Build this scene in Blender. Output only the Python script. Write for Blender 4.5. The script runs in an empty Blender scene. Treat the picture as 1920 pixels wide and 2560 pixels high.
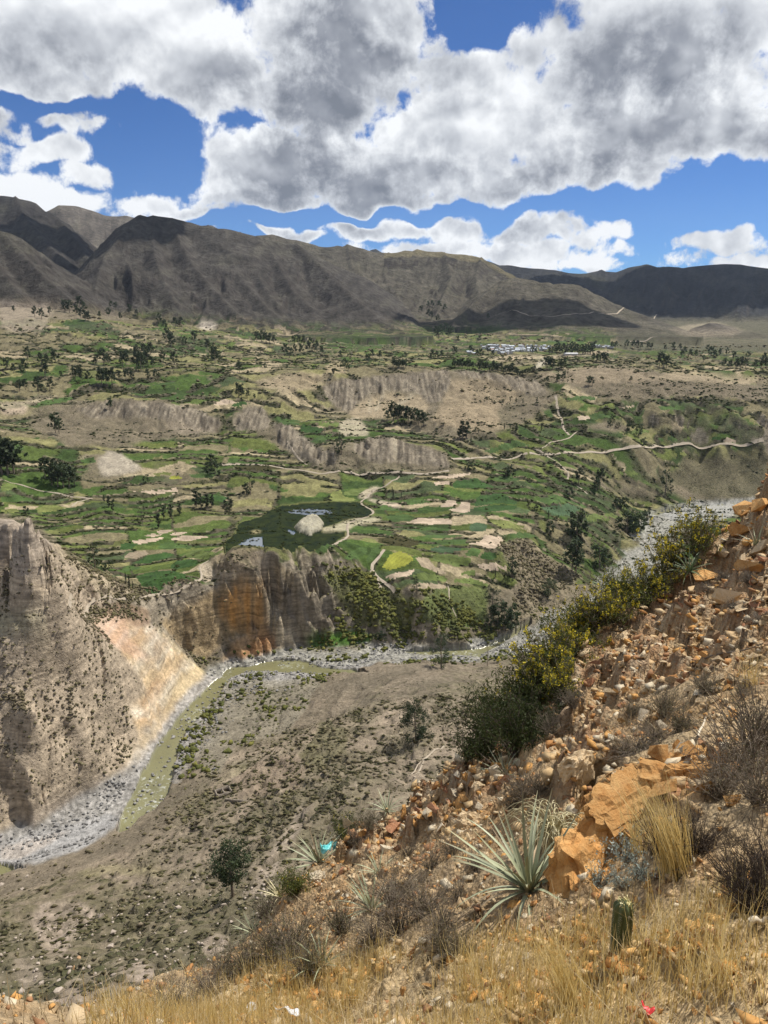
import bpy, bmesh, math, random
import numpy as np
from mathutils import Vector, Matrix, Euler

R_ = math.radians
SC = bpy.context.scene
COL = SC.collection

# ----------------------------------------------------------------- camera
H0 = 215.0                                  # eye height above the river, metres
FPX, PW, PH, VHOR = 1923.0, 1920.0, 2560.0, 770.0
PITCH = math.atan((PH/2 - VHOR)/FPX)
cam_d = bpy.data.cameras.new('camera')
cam_d.sensor_fit = 'VERTICAL'
cam_d.sensor_height = 24.0
cam_d.lens = 24.0*FPX/PH
cam_d.clip_start = 0.1
cam_d.clip_end = 60000
cam = bpy.data.objects.new('camera', cam_d)
COL.objects.link(cam)
cam.location = (0, 0, H0)
cam.rotation_euler = (math.pi/2 - PITCH, 0, 0)
SC.camera = cam

# ----------------------------------------------------------------- sun, sky, exposure
SUN_AZ, SUN_EL = R_(52), R_(57)             # azimuth clockwise from the view direction (+Y)
sun_dir = Vector((math.sin(SUN_AZ)*math.cos(SUN_EL), math.cos(SUN_AZ)*math.cos(SUN_EL), math.sin(SUN_EL)))
sl = bpy.data.lights.new('sun', 'SUN')
sl.energy = 5.0
sl.angle = R_(0.53)
sl.color = (1.0, 0.955, 0.88)
sun = bpy.data.objects.new('sun', sl)
COL.objects.link(sun)
sun.rotation_euler = (-sun_dir).to_track_quat('-Z', 'Y').to_euler()
sun.location = (300, 200, 1500)

SC.view_settings.view_transform = 'Standard'
SC.view_settings.look = 'None'
SC.view_settings.exposure = 0.12
SC.view_settings.gamma = 1.0
SC.view_settings.use_curve_mapping = False
SC.render.engine = 'CYCLES'
SC.cycles.max_bounces = 4
SC.cycles.diffuse_bounces = 2
SC.cycles.glossy_bounces = 2
SC.cycles.transmission_bounces = 2
SC.cycles.transparent_max_bounces = 6
SC.cycles.volume_bounces = 0
SC.cycles.use_denoising = True
SC.cycles.use_adaptive_sampling = True
SC.cycles.adaptive_threshold = .02

def ray(u, v):
    a = (u - PW/2)/FPX
    b = (PH/2 - v)/FPX
    cp, sp = math.cos(PITCH), math.sin(PITCH)
    return np.array((a, cp + b*sp, -sp + b*cp))
def azel(u, v):
    d = ray(u, v)
    return math.atan2(d[0], d[1]), math.atan2(d[2], math.hypot(d[0], d[1]))

# cloud layout: (u, v, half width, half height, weight) turned into azimuth / elevation
CLOUDS = [
 (250,60,540,150,1.0),(900,90,420,190,1.0),(1620,150,430,210,1.0),(60,190,230,75,.95),(480,170,260,110,1.0),(150,215,160,45,.9),
 (760,240,330,110,1.0),(1180,330,300,140,1.0),(1560,330,420,135,1.0),(1200,170,200,95,.95),(1060,40,130,110,.9),(1330,120,120,90,.9),
 (720,420,290,115,1.0),(1000,450,340,100,1.0),(1350,430,310,95,1.0),(560,400,130,90,.95),(700,500,210,50,.95),(1850,360,210,90,1.0),(1000,510,260,40,.9),
 (0,315,80,55,.95),(150,282,105,48,.9),(245,318,115,42,.9),(135,372,125,50,.95),(225,435,125,40,.9),(40,460,140,55,.97),(20,400,80,40,.85),
 (180,505,130,34,.85),(380,508,120,36,.88),(495,535,90,26,.88),(310,478,60,28,.7),(90,535,150,34,.85),
 (620,580,90,20,.8),(740,592,120,20,.85),(940,572,150,34,.9),(1130,575,160,40,.92),(1390,575,190,38,.92),(1290,625,240,40,.92),(1530,590,90,32,.85),
 (1120,630,200,34,.9),(1590,630,60,20,.7),(1470,655,80,22,.85),(1480,508,60,18,.75),
 (1800,605,140,38,1.0),(1870,650,170,28,1.0),(1890,510,90,44,.8),(1840,480,60,22,.7),
 (1205,20,78,70,-1.5),
 (380,385,95,60,-.9),(430,340,100,36,-.7),(335,320,50,50,-.5),(1740,515,190,55,-.8),(640,553,160,12,-.8),(900,545,200,9,-.7),(1250,528,200,9,-.6),(1560,508,130,12,-.6),(75,330,50,16,-.35),(100,420,60,12,-.3),(300,415,40,40,-.4),(480,600,100,14,-.4),(60,250,130,14,-.6),
]
world = bpy.data.worlds.new('World')
SC.world = world
world.use_nodes = True
def build_sky(world):
    nt = world.node_tree
    nt.nodes.clear()
    N = nt.nodes.new
    L = nt.links.new
    def mth(op, a, b=None, c=None, clamp=False):
        n = N('ShaderNodeMath')
        n.operation = op
        n.use_clamp = clamp
        for k, q in enumerate((a, b, c)):
            if q is None: continue
            if isinstance(q, (int, float)): n.inputs[k].default_value = q
            else: L(q, n.inputs[k])
        return n.outputs[0]
    tc = N('ShaderNodeTexCoord')
    sep = N('ShaderNodeSeparateXYZ'); L(tc.outputs['Generated'], sep.inputs[0])
    # stereographic plane: conformal, no seam above the horizon
    k = mth('DIVIDE', 1.0, mth('ADD', mth('MAXIMUM', sep.outputs[2], -.6), 1.0))
    sx, sy = mth('MULTIPLY', sep.outputs[0], k), mth('MULTIPLY', sep.outputs[1], k)
    sv = N('ShaderNodeCombineXYZ'); L(sx, sv.inputs[0]); L(sy, sv.inputs[1])
    def noise(vec, scale, detail, rough, dist=0.0):
        n = N('ShaderNodeTexNoise'); n.noise_dimensions = '2D'
        n.inputs['Scale'].default_value = scale; n.inputs['Detail'].default_value = detail
        n.inputs['Roughness'].default_value = rough; n.inputs['Distortion'].default_value = dist
        L(vec, n.inputs['Vector'])
        return n
    w1 = noise(sv.outputs[0], 14.0, 2.0, .5)
    ws = N('ShaderNodeSeparateColor'); L(w1.outputs['Color'], ws.inputs[0])
    az = mth('ADD', mth('ARCTAN2', sep.outputs[0], sep.outputs[1]), mth('MULTIPLY_ADD', ws.outputs[0], .10, -.05))
    el = mth('ADD', mth('ARCSINE', sep.outputs[2]), mth('MULTIPLY_ADD', ws.outputs[1], .05, -.025))
    outer = mth('MAXIMUM', mth('MULTIPLY_ADD', mth('ABSOLUTE', az), 5.0, -2.7, clamp=True), mth('MULTIPLY_ADD', el, 6.0, -1.95, clamp=True))
    far = noise(sv.outputs[0], 3.4, 2.0, .5)                 # beyond the layout the same broken cover goes on
    fv = mth('MULTIPLY', mth('MULTIPLY_ADD', far.outputs['Fac'], 2.6, -.75, clamp=True), outer)
    def layout(az, el, big=False):
        acc = neg = None
        for (u, v, ru, rv, w) in CLOUDS:
            if big and ru*rv < 13000: continue
            a0, e0 = azel(u, v)
            da = ru/FPX*1.05; de = rv/FPX
            x = mth('MULTIPLY_ADD', az, 1/da, -a0/da)
            y = mth('MULTIPLY_ADD', el, 1/de, -e0/de)
            d2 = mth('MULTIPLY_ADD', x, x, mth('MULTIPLY', y, y))
            f = mth('MULTIPLY', mth('POWER', .42, d2), abs(w))
            if w > 0: acc = f if acc is None else mth('MAXIMUM', acc, f)
            else: neg = f if neg is None else mth('ADD', neg, f)
        return mth('MAXIMUM', acc if neg is None else mth('SUBTRACT', acc, neg), fv)
    m = layout(az, el)
    m_up = layout(mth('ADD', az, .012), mth('ADD', el, .034), True)   # cloud between here and the sun
    n_edge = noise(sv.outputs[0], 22.0, 7.0, .64, .1)
    n_far2 = noise(sv.outputs[0], 6.0, 2.0, .5)
    n_big = noise(sv.outputs[0], 11.0, 2.5, .5, .2)
    o = N('ShaderNodeVectorMath'); o.operation = 'ADD'; o.inputs[1].default_value = (.006, -.020, 0)
    L(sv.outputs[0], o.inputs[0])
    n_big2 = noise(o.outputs[0], 11.0, 2.5, .5, .2)
    o2 = N('ShaderNodeVectorMath'); o2.operation = 'ADD'; o2.inputs[1].default_value = (.0025, -.007, 0)
    L(sv.outputs[0], o2.inputs[0])
    n_md = noise(sv.outputs[0], 30.0, 3.5, .5)
    n_md2 = noise(o2.outputs[0], 30.0, 3.5, .5)
    edge = mth('MULTIPLY_ADD', n_edge.outputs['Fac'], 2.0, -1.0)
    big = mth('MULTIPLY_ADD', n_big.outputs['Fac'], 2.0, -1.0)
    d0 = mth('ADD', mth('MULTIPLY_ADD', m, 1.35, -.56), mth('ADD', mth('MULTIPLY', edge, .86), mth('MULTIPLY', big, .26)))
    rs = N('ShaderNodeMapRange'); rs.interpolation_type = 'SMOOTHSTEP'
    rs.inputs[1].default_value = -.02; rs.inputs[2].default_value = .32; L(d0, rs.inputs[0])
    alpha = rs.outputs[0]
    body = mth('MULTIPLY_ADD', d0, 1.5, -.25, clamp=True)
    shade = mth('MULTIPLY', mth('MULTIPLY_ADD', mth('ADD', m_up, mth('MULTIPLY', mth('MULTIPLY_ADD', n_far2.outputs['Fac'], 2.0, -1.0), .75)), 1.35, -.42, clamp=True), body)
    relief = mth('MULTIPLY', mth('SUBTRACT', n_big.outputs['Fac'], n_big2.outputs['Fac']), 1.15)
    relief2 = mth('MULTIPLY', mth('SUBTRACT', n_md.outputs['Fac'], n_md2.outputs['Fac']), .55)
    lum = mth('ADD', mth('MULTIPLY_ADD', shade, -.66, .95), mth('ADD', relief, relief2))
    lum = mth('MAXIMUM', mth('MINIMUM', lum, 1.0), .2)
    ramp = N('ShaderNodeValToRGB')
    e = ramp.color_ramp.elements
    e[0].position = .2; e[0].color = (.185, .205, .245, 1)
    e[1].position = 1.0; e[1].color = (.93, .95, .97, 1)
    q = e.new(.42); q.color = (.315, .335, .38, 1)
    q = e.new(.70); q.color = (.58, .605, .645, 1)
    L(lum, ramp.inputs[0])
    sky = N('ShaderNodeTexSky'); sky.sky_type = 'NISHITA'; sky.sun_disc = False
    sky.sun_elevation = SUN_EL; sky.sun_rotation = SUN_AZ
    sky.altitude = 3600; sky.air_density = 1.0; sky.dust_density = .3; sky.ozone_density = 2.0
    skm = N('ShaderNodeVectorMath'); skm.operation = 'MULTIPLY'; skm.inputs[1].default_value = (.036, .060, .092)
    L(sky.outputs[0], skm.inputs[0])
    mix = N('ShaderNodeMix'); mix.data_type = 'RGBA'
    L(alpha, mix.inputs[0]); L(skm.outputs[0], mix.inputs[6]); L(ramp.outputs[0], mix.inputs[7])
    bg = N('ShaderNodeBackground'); bg.inputs['Strength'].default_value = 1.0
    L(mix.outputs[2], bg.inputs[0])
    out = N('ShaderNodeOutputWorld'); L(bg.outputs[0], out.inputs[0])
    world.cycles.sampling_method = 'MANUAL'
    world.cycles.sample_map_resolution = 256
build_sky(world)

# ================================================================= helpers
rng = np.random.default_rng(7)
random.seed(7)

def _hash(ix, iy, seed):
    h = (ix.astype(np.int64)*374761393 + iy.astype(np.int64)*668265263 + seed*974634721) & 0x7fffffff
    h = ((h ^ (h >> 13))*1274126177) & 0x7fffffff
    return (h ^ (h >> 16)) & 0x7fffffff
def hash01(ix, iy, seed):
    return (_hash(ix, iy, seed) & 0xffff)/65535.0
_GA = np.linspace(0, 2*np.pi, 256, endpoint=False)
_GX, _GY = np.cos(_GA), np.sin(_GA)
def perlin(x, y, seed=0):
    x = np.asarray(x, float); y = np.asarray(y, float)
    xf = np.floor(x); yf = np.floor(y)
    fx = x - xf; fy = y - yf
    ix = xf.astype(np.int64); iy = yf.astype(np.int64)
    ux = fx*fx*fx*(fx*(fx*6 - 15) + 10); uy = fy*fy*fy*(fy*(fy*6 - 15) + 10)
    def g(dx, dy):
        h = _hash(ix + dx, iy + dy, seed) & 255
        return _GX[h]*(fx - dx) + _GY[h]*(fy - dy)
    a = g(0, 0); b = g(1, 0); c = g(0, 1); d = g(1, 1)
    r0 = a + (b - a)*ux
    r1 = c + (d - c)*ux
    return (r0 + (r1 - r0)*uy)*1.5
def fbm(x, y, octs=4, seed=0, gain=.5, lac=2.03):
    s = 0; a = 1; t = 0
    for o in range(octs):
        s = s + a*perlin(x, y, seed + o*17); t += a
        x = x*lac + 11.3; y = y*lac + 5.7; a *= gain
    return s/t
def ridged(x, y, octs=4, seed=0, gain=.55, lac=2.1):
    s = 0; a = 1; t = 0
    for o in range(octs):
        s = s + a*(1 - np.abs(perlin(x, y, seed + o*17))*1.6); t += a
        x = x*lac + 3.1; y = y*lac + 9.2; a *= gain
    return s/t
def plates(x, y, seed=0, tilt=1.0):
    """jittered cells, each a flat plate with a random height and tilt (broken rock)"""
    xf = np.floor(x); yf = np.floor(y)
    best = np.full(x.shape, 9e9); h = np.zeros(x.shape); edge = np.full(x.shape, 9e9)
    for dx in (-1, 0, 1):
        for dy in (-1, 0, 1):
            cx = (xf + dx).astype(np.int64); cy = (yf + dy).astype(np.int64)
            px = cx + .15 + .7*hash01(cx, cy, seed); py = cy + .15 + .7*hash01(cx, cy, seed + 1)
            ex = x - px; ey = y - py
            d = ex*ex + ey*ey
            v = (hash01(cx, cy, seed + 2) - .5) + tilt*((hash01(cx, cy, seed + 3) - .5)*ex + (hash01(cx, cy, seed + 4) - .5)*ey)*2
            nb = d < best
            edge = np.where(nb, best, np.minimum(edge, d))
            h = np.where(nb, v, h); best = np.where(nb, d, best)
    return h, np.sqrt(edge) - np.sqrt(best)
def cells(x, y, seed=0):
    """cell id (0..1 random) and distance to the cell border"""
    xf = np.floor(x); yf = np.floor(y)
    best = np.full(x.shape, 9e9); h = np.zeros(x.shape); edge = np.full(x.shape, 9e9)
    for dx in (-1, 0, 1):
        for dy in (-1, 0, 1):
            cx = (xf + dx).astype(np.int64); cy = (yf + dy).astype(np.int64)
            ex = x - (cx + .1 + .8*hash01(cx, cy, seed)); ey = y - (cy + .1 + .8*hash01(cx, cy, seed + 1))
            d = ex*ex + ey*ey
            nb = d < best
            edge = np.where(nb, best, np.minimum(edge, d))
            h = np.where(nb, hash01(cx, cy, seed + 2), h); best = np.where(nb, d, best)
    return h, np.sqrt(edge) - np.sqrt(best)
def sstep(a, b, x):
    t = np.clip((x - a)/(b - a), 0, 1)
    return t*t*(3 - 2*t)
def lerp(a, b, t): return a + (b - a)*t

# picture regions used to note where things stand (scale and offset to photograph pixels)
_ZK = 960/1659
_ZO = {'2': (0, 450), '3': (960, 550), '4': (0, 850), '5': (960, 850), '6': (0, 1250), '7': (700, 1250), '8': (0, 1700)}
def Z(tag, pts):
    ox, oy = _ZO[tag]
    return [(ox + x*_ZK, oy + y*_ZK) for x, y in pts]
def Q(pts, ox=300, oy=1150, k=700/1659):
    return [(ox + x*k, oy + y*k) for x, y in pts]

def world_z(u, v, z):
    d = ray(u, v)
    t = (z - H0)/d[2]
    return (d[0]*t, d[1]*t, z)
def world_r(u, v, r):
    d = ray(u, v)
    t = r/math.hypot(d[0], d[1])
    return (d[0]*t, d[1]*t, H0 + d[2]*t)

class RBF:
    """linear radial basis in (azimuth, ln r), so the control density may scale with distance"""
    def __init__(self, pts, smooth=1e-6):
        P = np.array(pts, float)
        self.X = np.stack([np.arctan2(P[:, 0], P[:, 1]), np.log(np.hypot(P[:, 0], P[:, 1]))], 1)
        D = np.linalg.norm(self.X[:, None] - self.X[None], axis=2)
        _, keep = np.unique(np.round(self.X, 4), axis=0, return_index=True)
        self.X = self.X[keep]; D = D[np.ix_(keep, keep)]; z = P[keep, 2]
        n = len(z)
        A = np.zeros((n + 3, n + 3))
        A[:n, :n] = D - smooth*np.eye(n)
        A[:n, n] = 1; A[:n, n+1:] = self.X
        A[n:, :n] = A[:n, n:].T
        self.w = np.linalg.solve(A, np.concatenate([z, np.zeros(3)]))
    def __call__(self, az, lr):
        sh = az.shape; q = np.stack([az.ravel(), lr.ravel()], 1)
        out = np.empty(len(q)); n = len(self.X)
        for i in range(0, len(q), 20000):
            c = q[i:i+20000]
            d = np.sqrt((c[:, None, 0] - self.X[None, :, 0])**2 + (c[:, None, 1] - self.X[None, :, 1])**2)
            out[i:i+20000] = d @ self.w[:n] + self.w[n] + c @ self.w[n+1:]
        return out.reshape(sh)

class GridField:
    def __init__(self, a0, a1, na, l0, l1, nl, vals):
        self.p = (a0, a1, na, l0, l1, nl); self.v = vals          # vals[nl, na]
    def __call__(self, az, lr):
        a0, a1, na, l0, l1, nl = self.p
        x = np.clip((az - a0)/(a1 - a0)*(na - 1), 0, na - 1.001); y = np.clip((lr - l0)/(l1 - l0)*(nl - 1), 0, nl - 1.001)
        i = x.astype(int); j = y.astype(int); fx = x - i; fy = y - j
        v = self.v
        return (v[j, i]*(1-fx) + v[j, i+1]*fx)*(1-fy) + (v[j+1, i]*(1-fx) + v[j+1, i+1]*fx)*fy

def densify(pts, step=12.0):
    out = []
    for a, b in zip(pts[:-1], pts[1:]):
        n = max(1, int(math.dist(a, b)/step))
        for k in range(n): out.append(tuple(a[i] + (b[i] - a[i])*k/n for i in range(3)))
    out.append(pts[-1])
    return out

# ----------------------------------------------------------------- mesh helpers
def np_mesh(name, verts, quads, colors=None, extra=None, smooth=True, tris=None):
    me = bpy.data.meshes.new(name)
    nv = len(verts)
    me.vertices.add(nv)
    me.vertices.foreach_set('co', np.ascontiguousarray(verts, np.float32).ravel())
    nq = len(quads) if quads is not None else 0
    ntr = len(tris) if tris is not None else 0
    idx = []
    if nq: idx.append(np.asarray(quads, np.int32).ravel())
    if ntr: idx.append(np.asarray(tris, np.int32).ravel())
    idx = np.concatenate(idx)
    me.loops.add(len(idx)); me.loops.foreach_set('vertex_index', idx)
    me.polygons.add(nq + ntr)
    st = np.concatenate([np.arange(nq)*4, nq*4 + np.arange(ntr)*3]).astype(np.int32)
    me.polygons.foreach_set('loop_start', st)
    if smooth: me.polygons.foreach_set('use_smooth', np.ones(nq + ntr, bool))
    me.update(calc_edges=True)
    if colors is not None:
        at = me.attributes.new('Col', 'FLOAT_COLOR', 'POINT')
        c = np.ones((nv, 4), np.float32); c[:, :colors.shape[1]] = colors
        at.data.foreach_set('color', c.ravel())
    for k, a in (extra or {}).items():
        at = me.attributes.new(k, 'FLOAT', 'POINT'); at.data.foreach_set('value', np.ascontiguousarray(a, np.float32))
    me.validate()
    return me
def link(name, me, mat=None, parent=None, loc=None, **props):
    o = bpy.data.objects.new(name, me)
    COL.objects.link(o)
    if mat is not None and me is not None and len(me.materials) == 0: me.materials.append(mat)
    if parent is not None: o.parent = parent
    if loc is not None: o.location = loc
    for k, v in props.items():
        if v is not None: o[k] = v
    return o
def empty(name, loc, rz=0, scale=1.0, **props):
    o = bpy.data.objects.new(name, None)
    COL.objects.link(o)
    o.empty_display_size = .3
    o.location = loc; o.rotation_euler = (0, 0, rz); o.scale = (scale,)*3
    for k, v in props.items():
        if v is not None: o[k] = v
    return o
def copy_tree(root, loc, rz=0, scale=1.0, tilt=(0, 0), **props):
    c = root.copy(); COL.objects.link(c)
    c.location = loc; c.rotation_euler = (tilt[0], tilt[1], rz); c.scale = (scale,)*3 if not hasattr(scale, '__len__') else scale
    for k, v in props.items():
        if v is not None: c[k] = v
    for ch in root.children:
        d = ch.copy(); COL.objects.link(d); d.parent = c
        for g in ch.children:
            e = g.copy(); COL.objects.link(e); e.parent = d
    return c

# ----------------------------------------------------------------- materials
MATS = {}
def nmat(name, rough=.95, spec=.15):
    m = bpy.data.materials.new(name); m.use_nodes = True
    nt = m.node_tree
    b = nt.nodes['Principled BSDF']
    b.inputs['Roughness'].default_value = rough
    b.inputs['Specular IOR Level'].default_value = spec
    MATS[name] = m
    return m, nt, b
def add_noise(nt, scale, detail=4, rough=.55, coord='Position', dist=0):
    if coord == 'Position':
        g = nt.nodes.new('ShaderNodeNewGeometry'); src = g.outputs['Position']
    else:
        g = nt.nodes.new('ShaderNodeTexCoord'); src = g.outputs['Object']
    n = nt.nodes.new('ShaderNodeTexNoise')
    n.inputs['Scale'].default_value = scale; n.inputs['Detail'].default_value = detail; n.inputs['Roughness'].default_value = rough
    n.inputs['Distortion'].default_value = dist
    nt.links.new(src, n.inputs['Vector'])
    return n.outputs['Fac']
def node_math(nt, op, a, b=None, c=None, clamp=False):
    n = nt.nodes.new('ShaderNodeMath'); n.operation = op; n.use_clamp = clamp
    for k, q in enumerate((a, b, c)):
        if q is None: continue
        if isinstance(q, (int, float)): n.inputs[k].default_value = q
        else: nt.links.new(q, n.inputs[k])
    return n.outputs[0]
def node_scale(nt, col, fac):
    n = nt.nodes.new('ShaderNodeVectorMath'); n.operation = 'SCALE'
    if isinstance(col, (tuple, list)): n.inputs[0].default_value = col[:3]
    else: nt.links.new(col, n.inputs[0])
    nt.links.new(fac, n.inputs['Scale'])
    return n.outputs[0]
def node_mix(nt, fac, a, b):
    n = nt.nodes.new('ShaderNodeMix'); n.data_type = 'RGBA'
    for s, q in ((n.inputs[0], fac), (n.inputs[6], a), (n.inputs[7], b)):
        if isinstance(q, (int, float)): s.default_value = q
        elif isinstance(q, (tuple, list)): s.default_value = tuple(q[:3]) + (1,)
        else: nt.links.new(q, s)
    return n.outputs[2]
def bump(nt, b, h, strength=.5, dist=.1):
    n = nt.nodes.new('ShaderNodeBump'); n.inputs['Strength'].default_value = strength; n.inputs['Distance'].default_value = dist
    nt.links.new(h, n.inputs['Height']); nt.links.new(n.outputs[0], b.inputs['Normal'])

def simple_mat(name, c1, c2, scale=3.0, rough=.9, spec=.2, coord='Object', bs=.0, per_object=.25, sub=None):
    """two-tone noise material with a per-object brightness shift"""
    m, nt, b = nmat(name, rough, spec)
    f = add_noise(nt, scale, 4, .6, coord)
    f = node_math(nt, 'MULTIPLY_ADD', f, 2.2, -.6, clamp=True)
    col = node_mix(nt, f, c1, c2)
    if per_object:
        oi = nt.nodes.new('ShaderNodeObjectInfo')
        col = node_scale(nt, col, node_math(nt, 'MULTIPLY_ADD', oi.outputs['Random'], per_object*2, 1 - per_object))
    nt.links.new(col, b.inputs['Base Color'])
    if bs: bump(nt, b, f, bs, .05)
    return m

def ground_material():
    m, nt, b = nmat('ground', .97, .08)
    at = nt.nodes.new('ShaderNodeAttribute'); at.attribute_name = 'Col'
    vg = nt.nodes.new('ShaderNodeAttribute'); vg.attribute_name = 'veg'
    n1 = add_noise(nt, .55, 6, .68)
    n2 = add_noise(nt, .07, 4, .6)
    f = node_math(nt, 'ADD', node_math(nt, 'MULTIPLY_ADD', n1, 1.5, .25), node_math(nt, 'MULTIPLY_ADD', n2, .9, -.45))
    col = node_scale(nt, at.outputs['Color'], f)
    # bedding shows on bare steep faces
    gn = nt.nodes.new('ShaderNodeNewGeometry')
    vm = nt.nodes.new('ShaderNodeVectorMath'); vm.operation = 'MULTIPLY'; vm.inputs[1].default_value = (.05, .05, .42)
    nt.links.new(gn.outputs['Position'], vm.inputs[0])
    sn = nt.nodes.new('ShaderNodeTexNoise'); sn.inputs['Scale'].default_value = 1.0; sn.inputs['Detail'].default_value = 4; sn.inputs['Roughness'].default_value = .6
    sn.inputs['Distortion'].default_value = .6
    nt.links.new(vm.outputs[0], sn.inputs['Vector'])
    sz = nt.nodes.new('ShaderNodeSeparateXYZ'); nt.links.new(gn.outputs['True Normal'], sz.inputs[0])
    stp_ = node_math(nt, 'MULTIPLY_ADD', sz.outputs[2], -3.2, 2.3, clamp=True)
    lay = node_math(nt, 'MULTIPLY_ADD', node_math(nt, 'MULTIPLY', node_math(nt, 'SUBTRACT', sn.outputs['Fac'], .5), stp_), 2.4, 1.0)
    col = node_scale(nt, col, lay)
    # low scrub: patchy dark olive tufts where the ground carries it
    g = nt.nodes.new('ShaderNodeNewGeometry')
    vo = nt.nodes.new('ShaderNodeTexVoronoi'); vo.inputs['Scale'].default_value = .42; vo.inputs['Randomness'].default_value = 1.0
    nt.links.new(g.outputs['Position'], vo.inputs['Vector'])
    patch = add_noise(nt, .045, 3, .6)
    thr = node_math(nt, 'MULTIPLY', vg.outputs['Fac'], node_math(nt, 'MULTIPLY_ADD', patch, 1.5, -.25, clamp=True))
    tuft = node_math(nt, 'MULTIPLY', node_math(nt, 'SUBTRACT', thr, vo.outputs['Distance']), 7.0, clamp=True)
    tcol = node_mix(nt, vo.outputs['Color'], (.060, .052, .032), (.085, .090, .040))
    col = node_mix(nt, node_math(nt, 'MULTIPLY', tuft, .85), col, tcol)
    nt.links.new(col, b.inputs['Base Color'])
    h = node_math(nt, 'MULTIPLY_ADD', tuft, .8, n1)
    bump(nt, b, h, .9, 1.2)
    return m

def mountain_material():
    m, nt, b = nmat('mountain_slope', .97, .05)
    at = nt.nodes.new('ShaderNodeAttribute'); at.attribute_name = 'Col'
    n1 = add_noise(nt, .035, 7, .68); n2 = add_noise(nt, .006, 4, .6)
    f = node_math(nt, 'ADD', node_math(nt, 'MULTIPLY_ADD', n1, 2.0, 0.0), node_math(nt, 'MULTIPLY_ADD', n2, 1.1, -.55))
    col = node_scale(nt, at.outputs['Color'], node_math(nt, 'MAXIMUM', f, .15))
    g = nt.nodes.new('ShaderNodeNewGeometry')
    vo = nt.nodes.new('ShaderNodeTexVoronoi'); vo.inputs['Scale'].default_value = .07
    nt.links.new(g.outputs['Position'], vo.inputs['Vector'])
    tuft = node_math(nt, 'MULTIPLY', node_math(nt, 'SUBTRACT', node_math(nt, 'MULTIPLY_ADD', n2, 1.3, -.4), vo.outputs['Distance']), 5.0, clamp=True)
    col = node_mix(nt, node_math(nt, 'MULTIPLY', tuft, .6), col, (.035, .034, .022))
    nt.links.new(col, b.inputs['Base Color'])
    bump(nt, b, n1, 1.0, 22.0)
    return m

# ================================================================= terrain: control points
CP = []                                            # far field (x, y, z)
def cz(*pts, line=False, step=10.0):
    w = [world_z(*p) for p in pts]
    CP.extend(densify(w, step) if line else w)
def cr(*pts, line=False, step=60.0):
    w = [world_r(*p) for p in pts]
    CP.extend(densify(w, step) if line else w)
# river course (upstream on the far right)
RIVER = [(-150,2210,0),(0,2150,0),(100,2125,0),(250,2070,.3),(330,1980,.6),(380,1900,1),(430,1800,1.5),(490,1730,2),(540,1695,2.3),(620,1668,2.6),
         (750,1668,3),(880,1678,3.3),(1000,1640,3.8),(1200,1625,4.5),(1340,1590,5),(1480,1500,5.5),(1590,1400,6.5),(1640,1310,8),(1680,1284,8.7),(1750,1268,9),(1920,1250,10),(2200,1230,11)]
cz(*RIVER, line=True, step=9)
# flood plain
cz((600,1740,3.5),(650,1800,5),(560,1850,4),(480,1880,3),(450,1960,3),(700,1720,4.5),(800,1695,4.5),(200,2110,1.5),(380,2010,2.5),(150,2050,3),
   (560,1780,3.2),(520,1820,2.6),(700,1630,5),(800,1600,6),(900,1590,7),(1000,1600,7),(780,1570,10),(640,1640,3.8),(850,1650,4.5),(950,1635,4.8),(1100,1620,5))
# left mass: foot, slope, rim path, rock peak
cz((-60,2110,3),(0,2082,3),(58,2047,3),(116,2030,3),(190,1990,3),(249,1960,3),(336,1937,3),(370,1897,3),(405,1833,3),(457,1775,3),(520,1712,3.4), line=True, step=7)
cz((312,1562,47),(324,1655,36),(324,1742,24),(405,1551,38),(463,1620,19),(360,1600,38),(420,1690,17),(380,1780,12),
   (0,1560,72),(120,1560,67),(0,1700,55),(150,1700,47),(250,1700,40),(0,1850,35),(150,1850,25),(250,1880,14),(80,1950,20),(0,1990,14),(120,1900,24),
   (300,1850,11),(200,1780,36),(80,1780,46),(-150,1600,75),(-150,1900,35))
cz((-100,1530,78),(0,1530,74),(140,1528,66),(220,1505,59),(290,1497,55),(340,1500,53.5),(355,1487,53),(430,1480,51),(480,1464,50.5),(510,1448,50.5),(545,1437,51), line=True, step=8)
cz((-120,1320,106),(-40,1300,112),(0,1305,114),(40,1310,118),(80,1300,122),(110,1330,108),(150,1380,94),(180,1415,81),(260,1460,66),(320,1482,56), line=True, step=7)
cz((0,1400,98),(80,1420,91),(150,1470,74),(40,1360,110),(90,1365,104),(220,1480,64))
cz((-100,1270,74),(0,1280,66),(60,1275,66),(150,1330,58),(200,1370,54),(250,1400,52.5),(320,1440,51.5),(345,1470,51.5))
# cliff crest above the river bend
cz((545,1403,60),(575,1385,64),(608,1371,67),(680,1377,64),(740,1383,60),(820,1395,55), line=True, step=8)
cz((405,1499,49),(463,1481,48),(500,1465,48.5),(544,1447,51),(590,1436,54),(625,1425,56),(650,1460,48),(672,1481,41), line=True, step=6)
cz((440,1600,22),(463,1632,12),(509,1649,8),(545,1625,12),(579,1597,16),(625,1580,20),(677,1562,21), line=True, step=6)
cz((579,1649,4.2),(640,1635,4.5),(689,1620,6),(747,1597,9),(700,1560,20),(690,1520,29),(675,1545,22),(620,1605,12))
cz((660,1400,62),(700,1420,56),(694,1441,50),(752,1488,36),(800,1515,29),(822,1530,25), line=True, step=7)
cz((723,1551,21),(781,1565,16),(828,1562,14), line=True, step=6)
cz((740,1430,51),(780,1450,45),(820,1470,38),(800,1420,50))
cz((870,1450,37),(900,1500,28),(950,1540,20),(850,1590,9),(930,1400,45),(1000,1450,38),(1050,1520,26),(1100,1580,13),(1150,1600,9),(870,1400,49),(920,1450,37))
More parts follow.
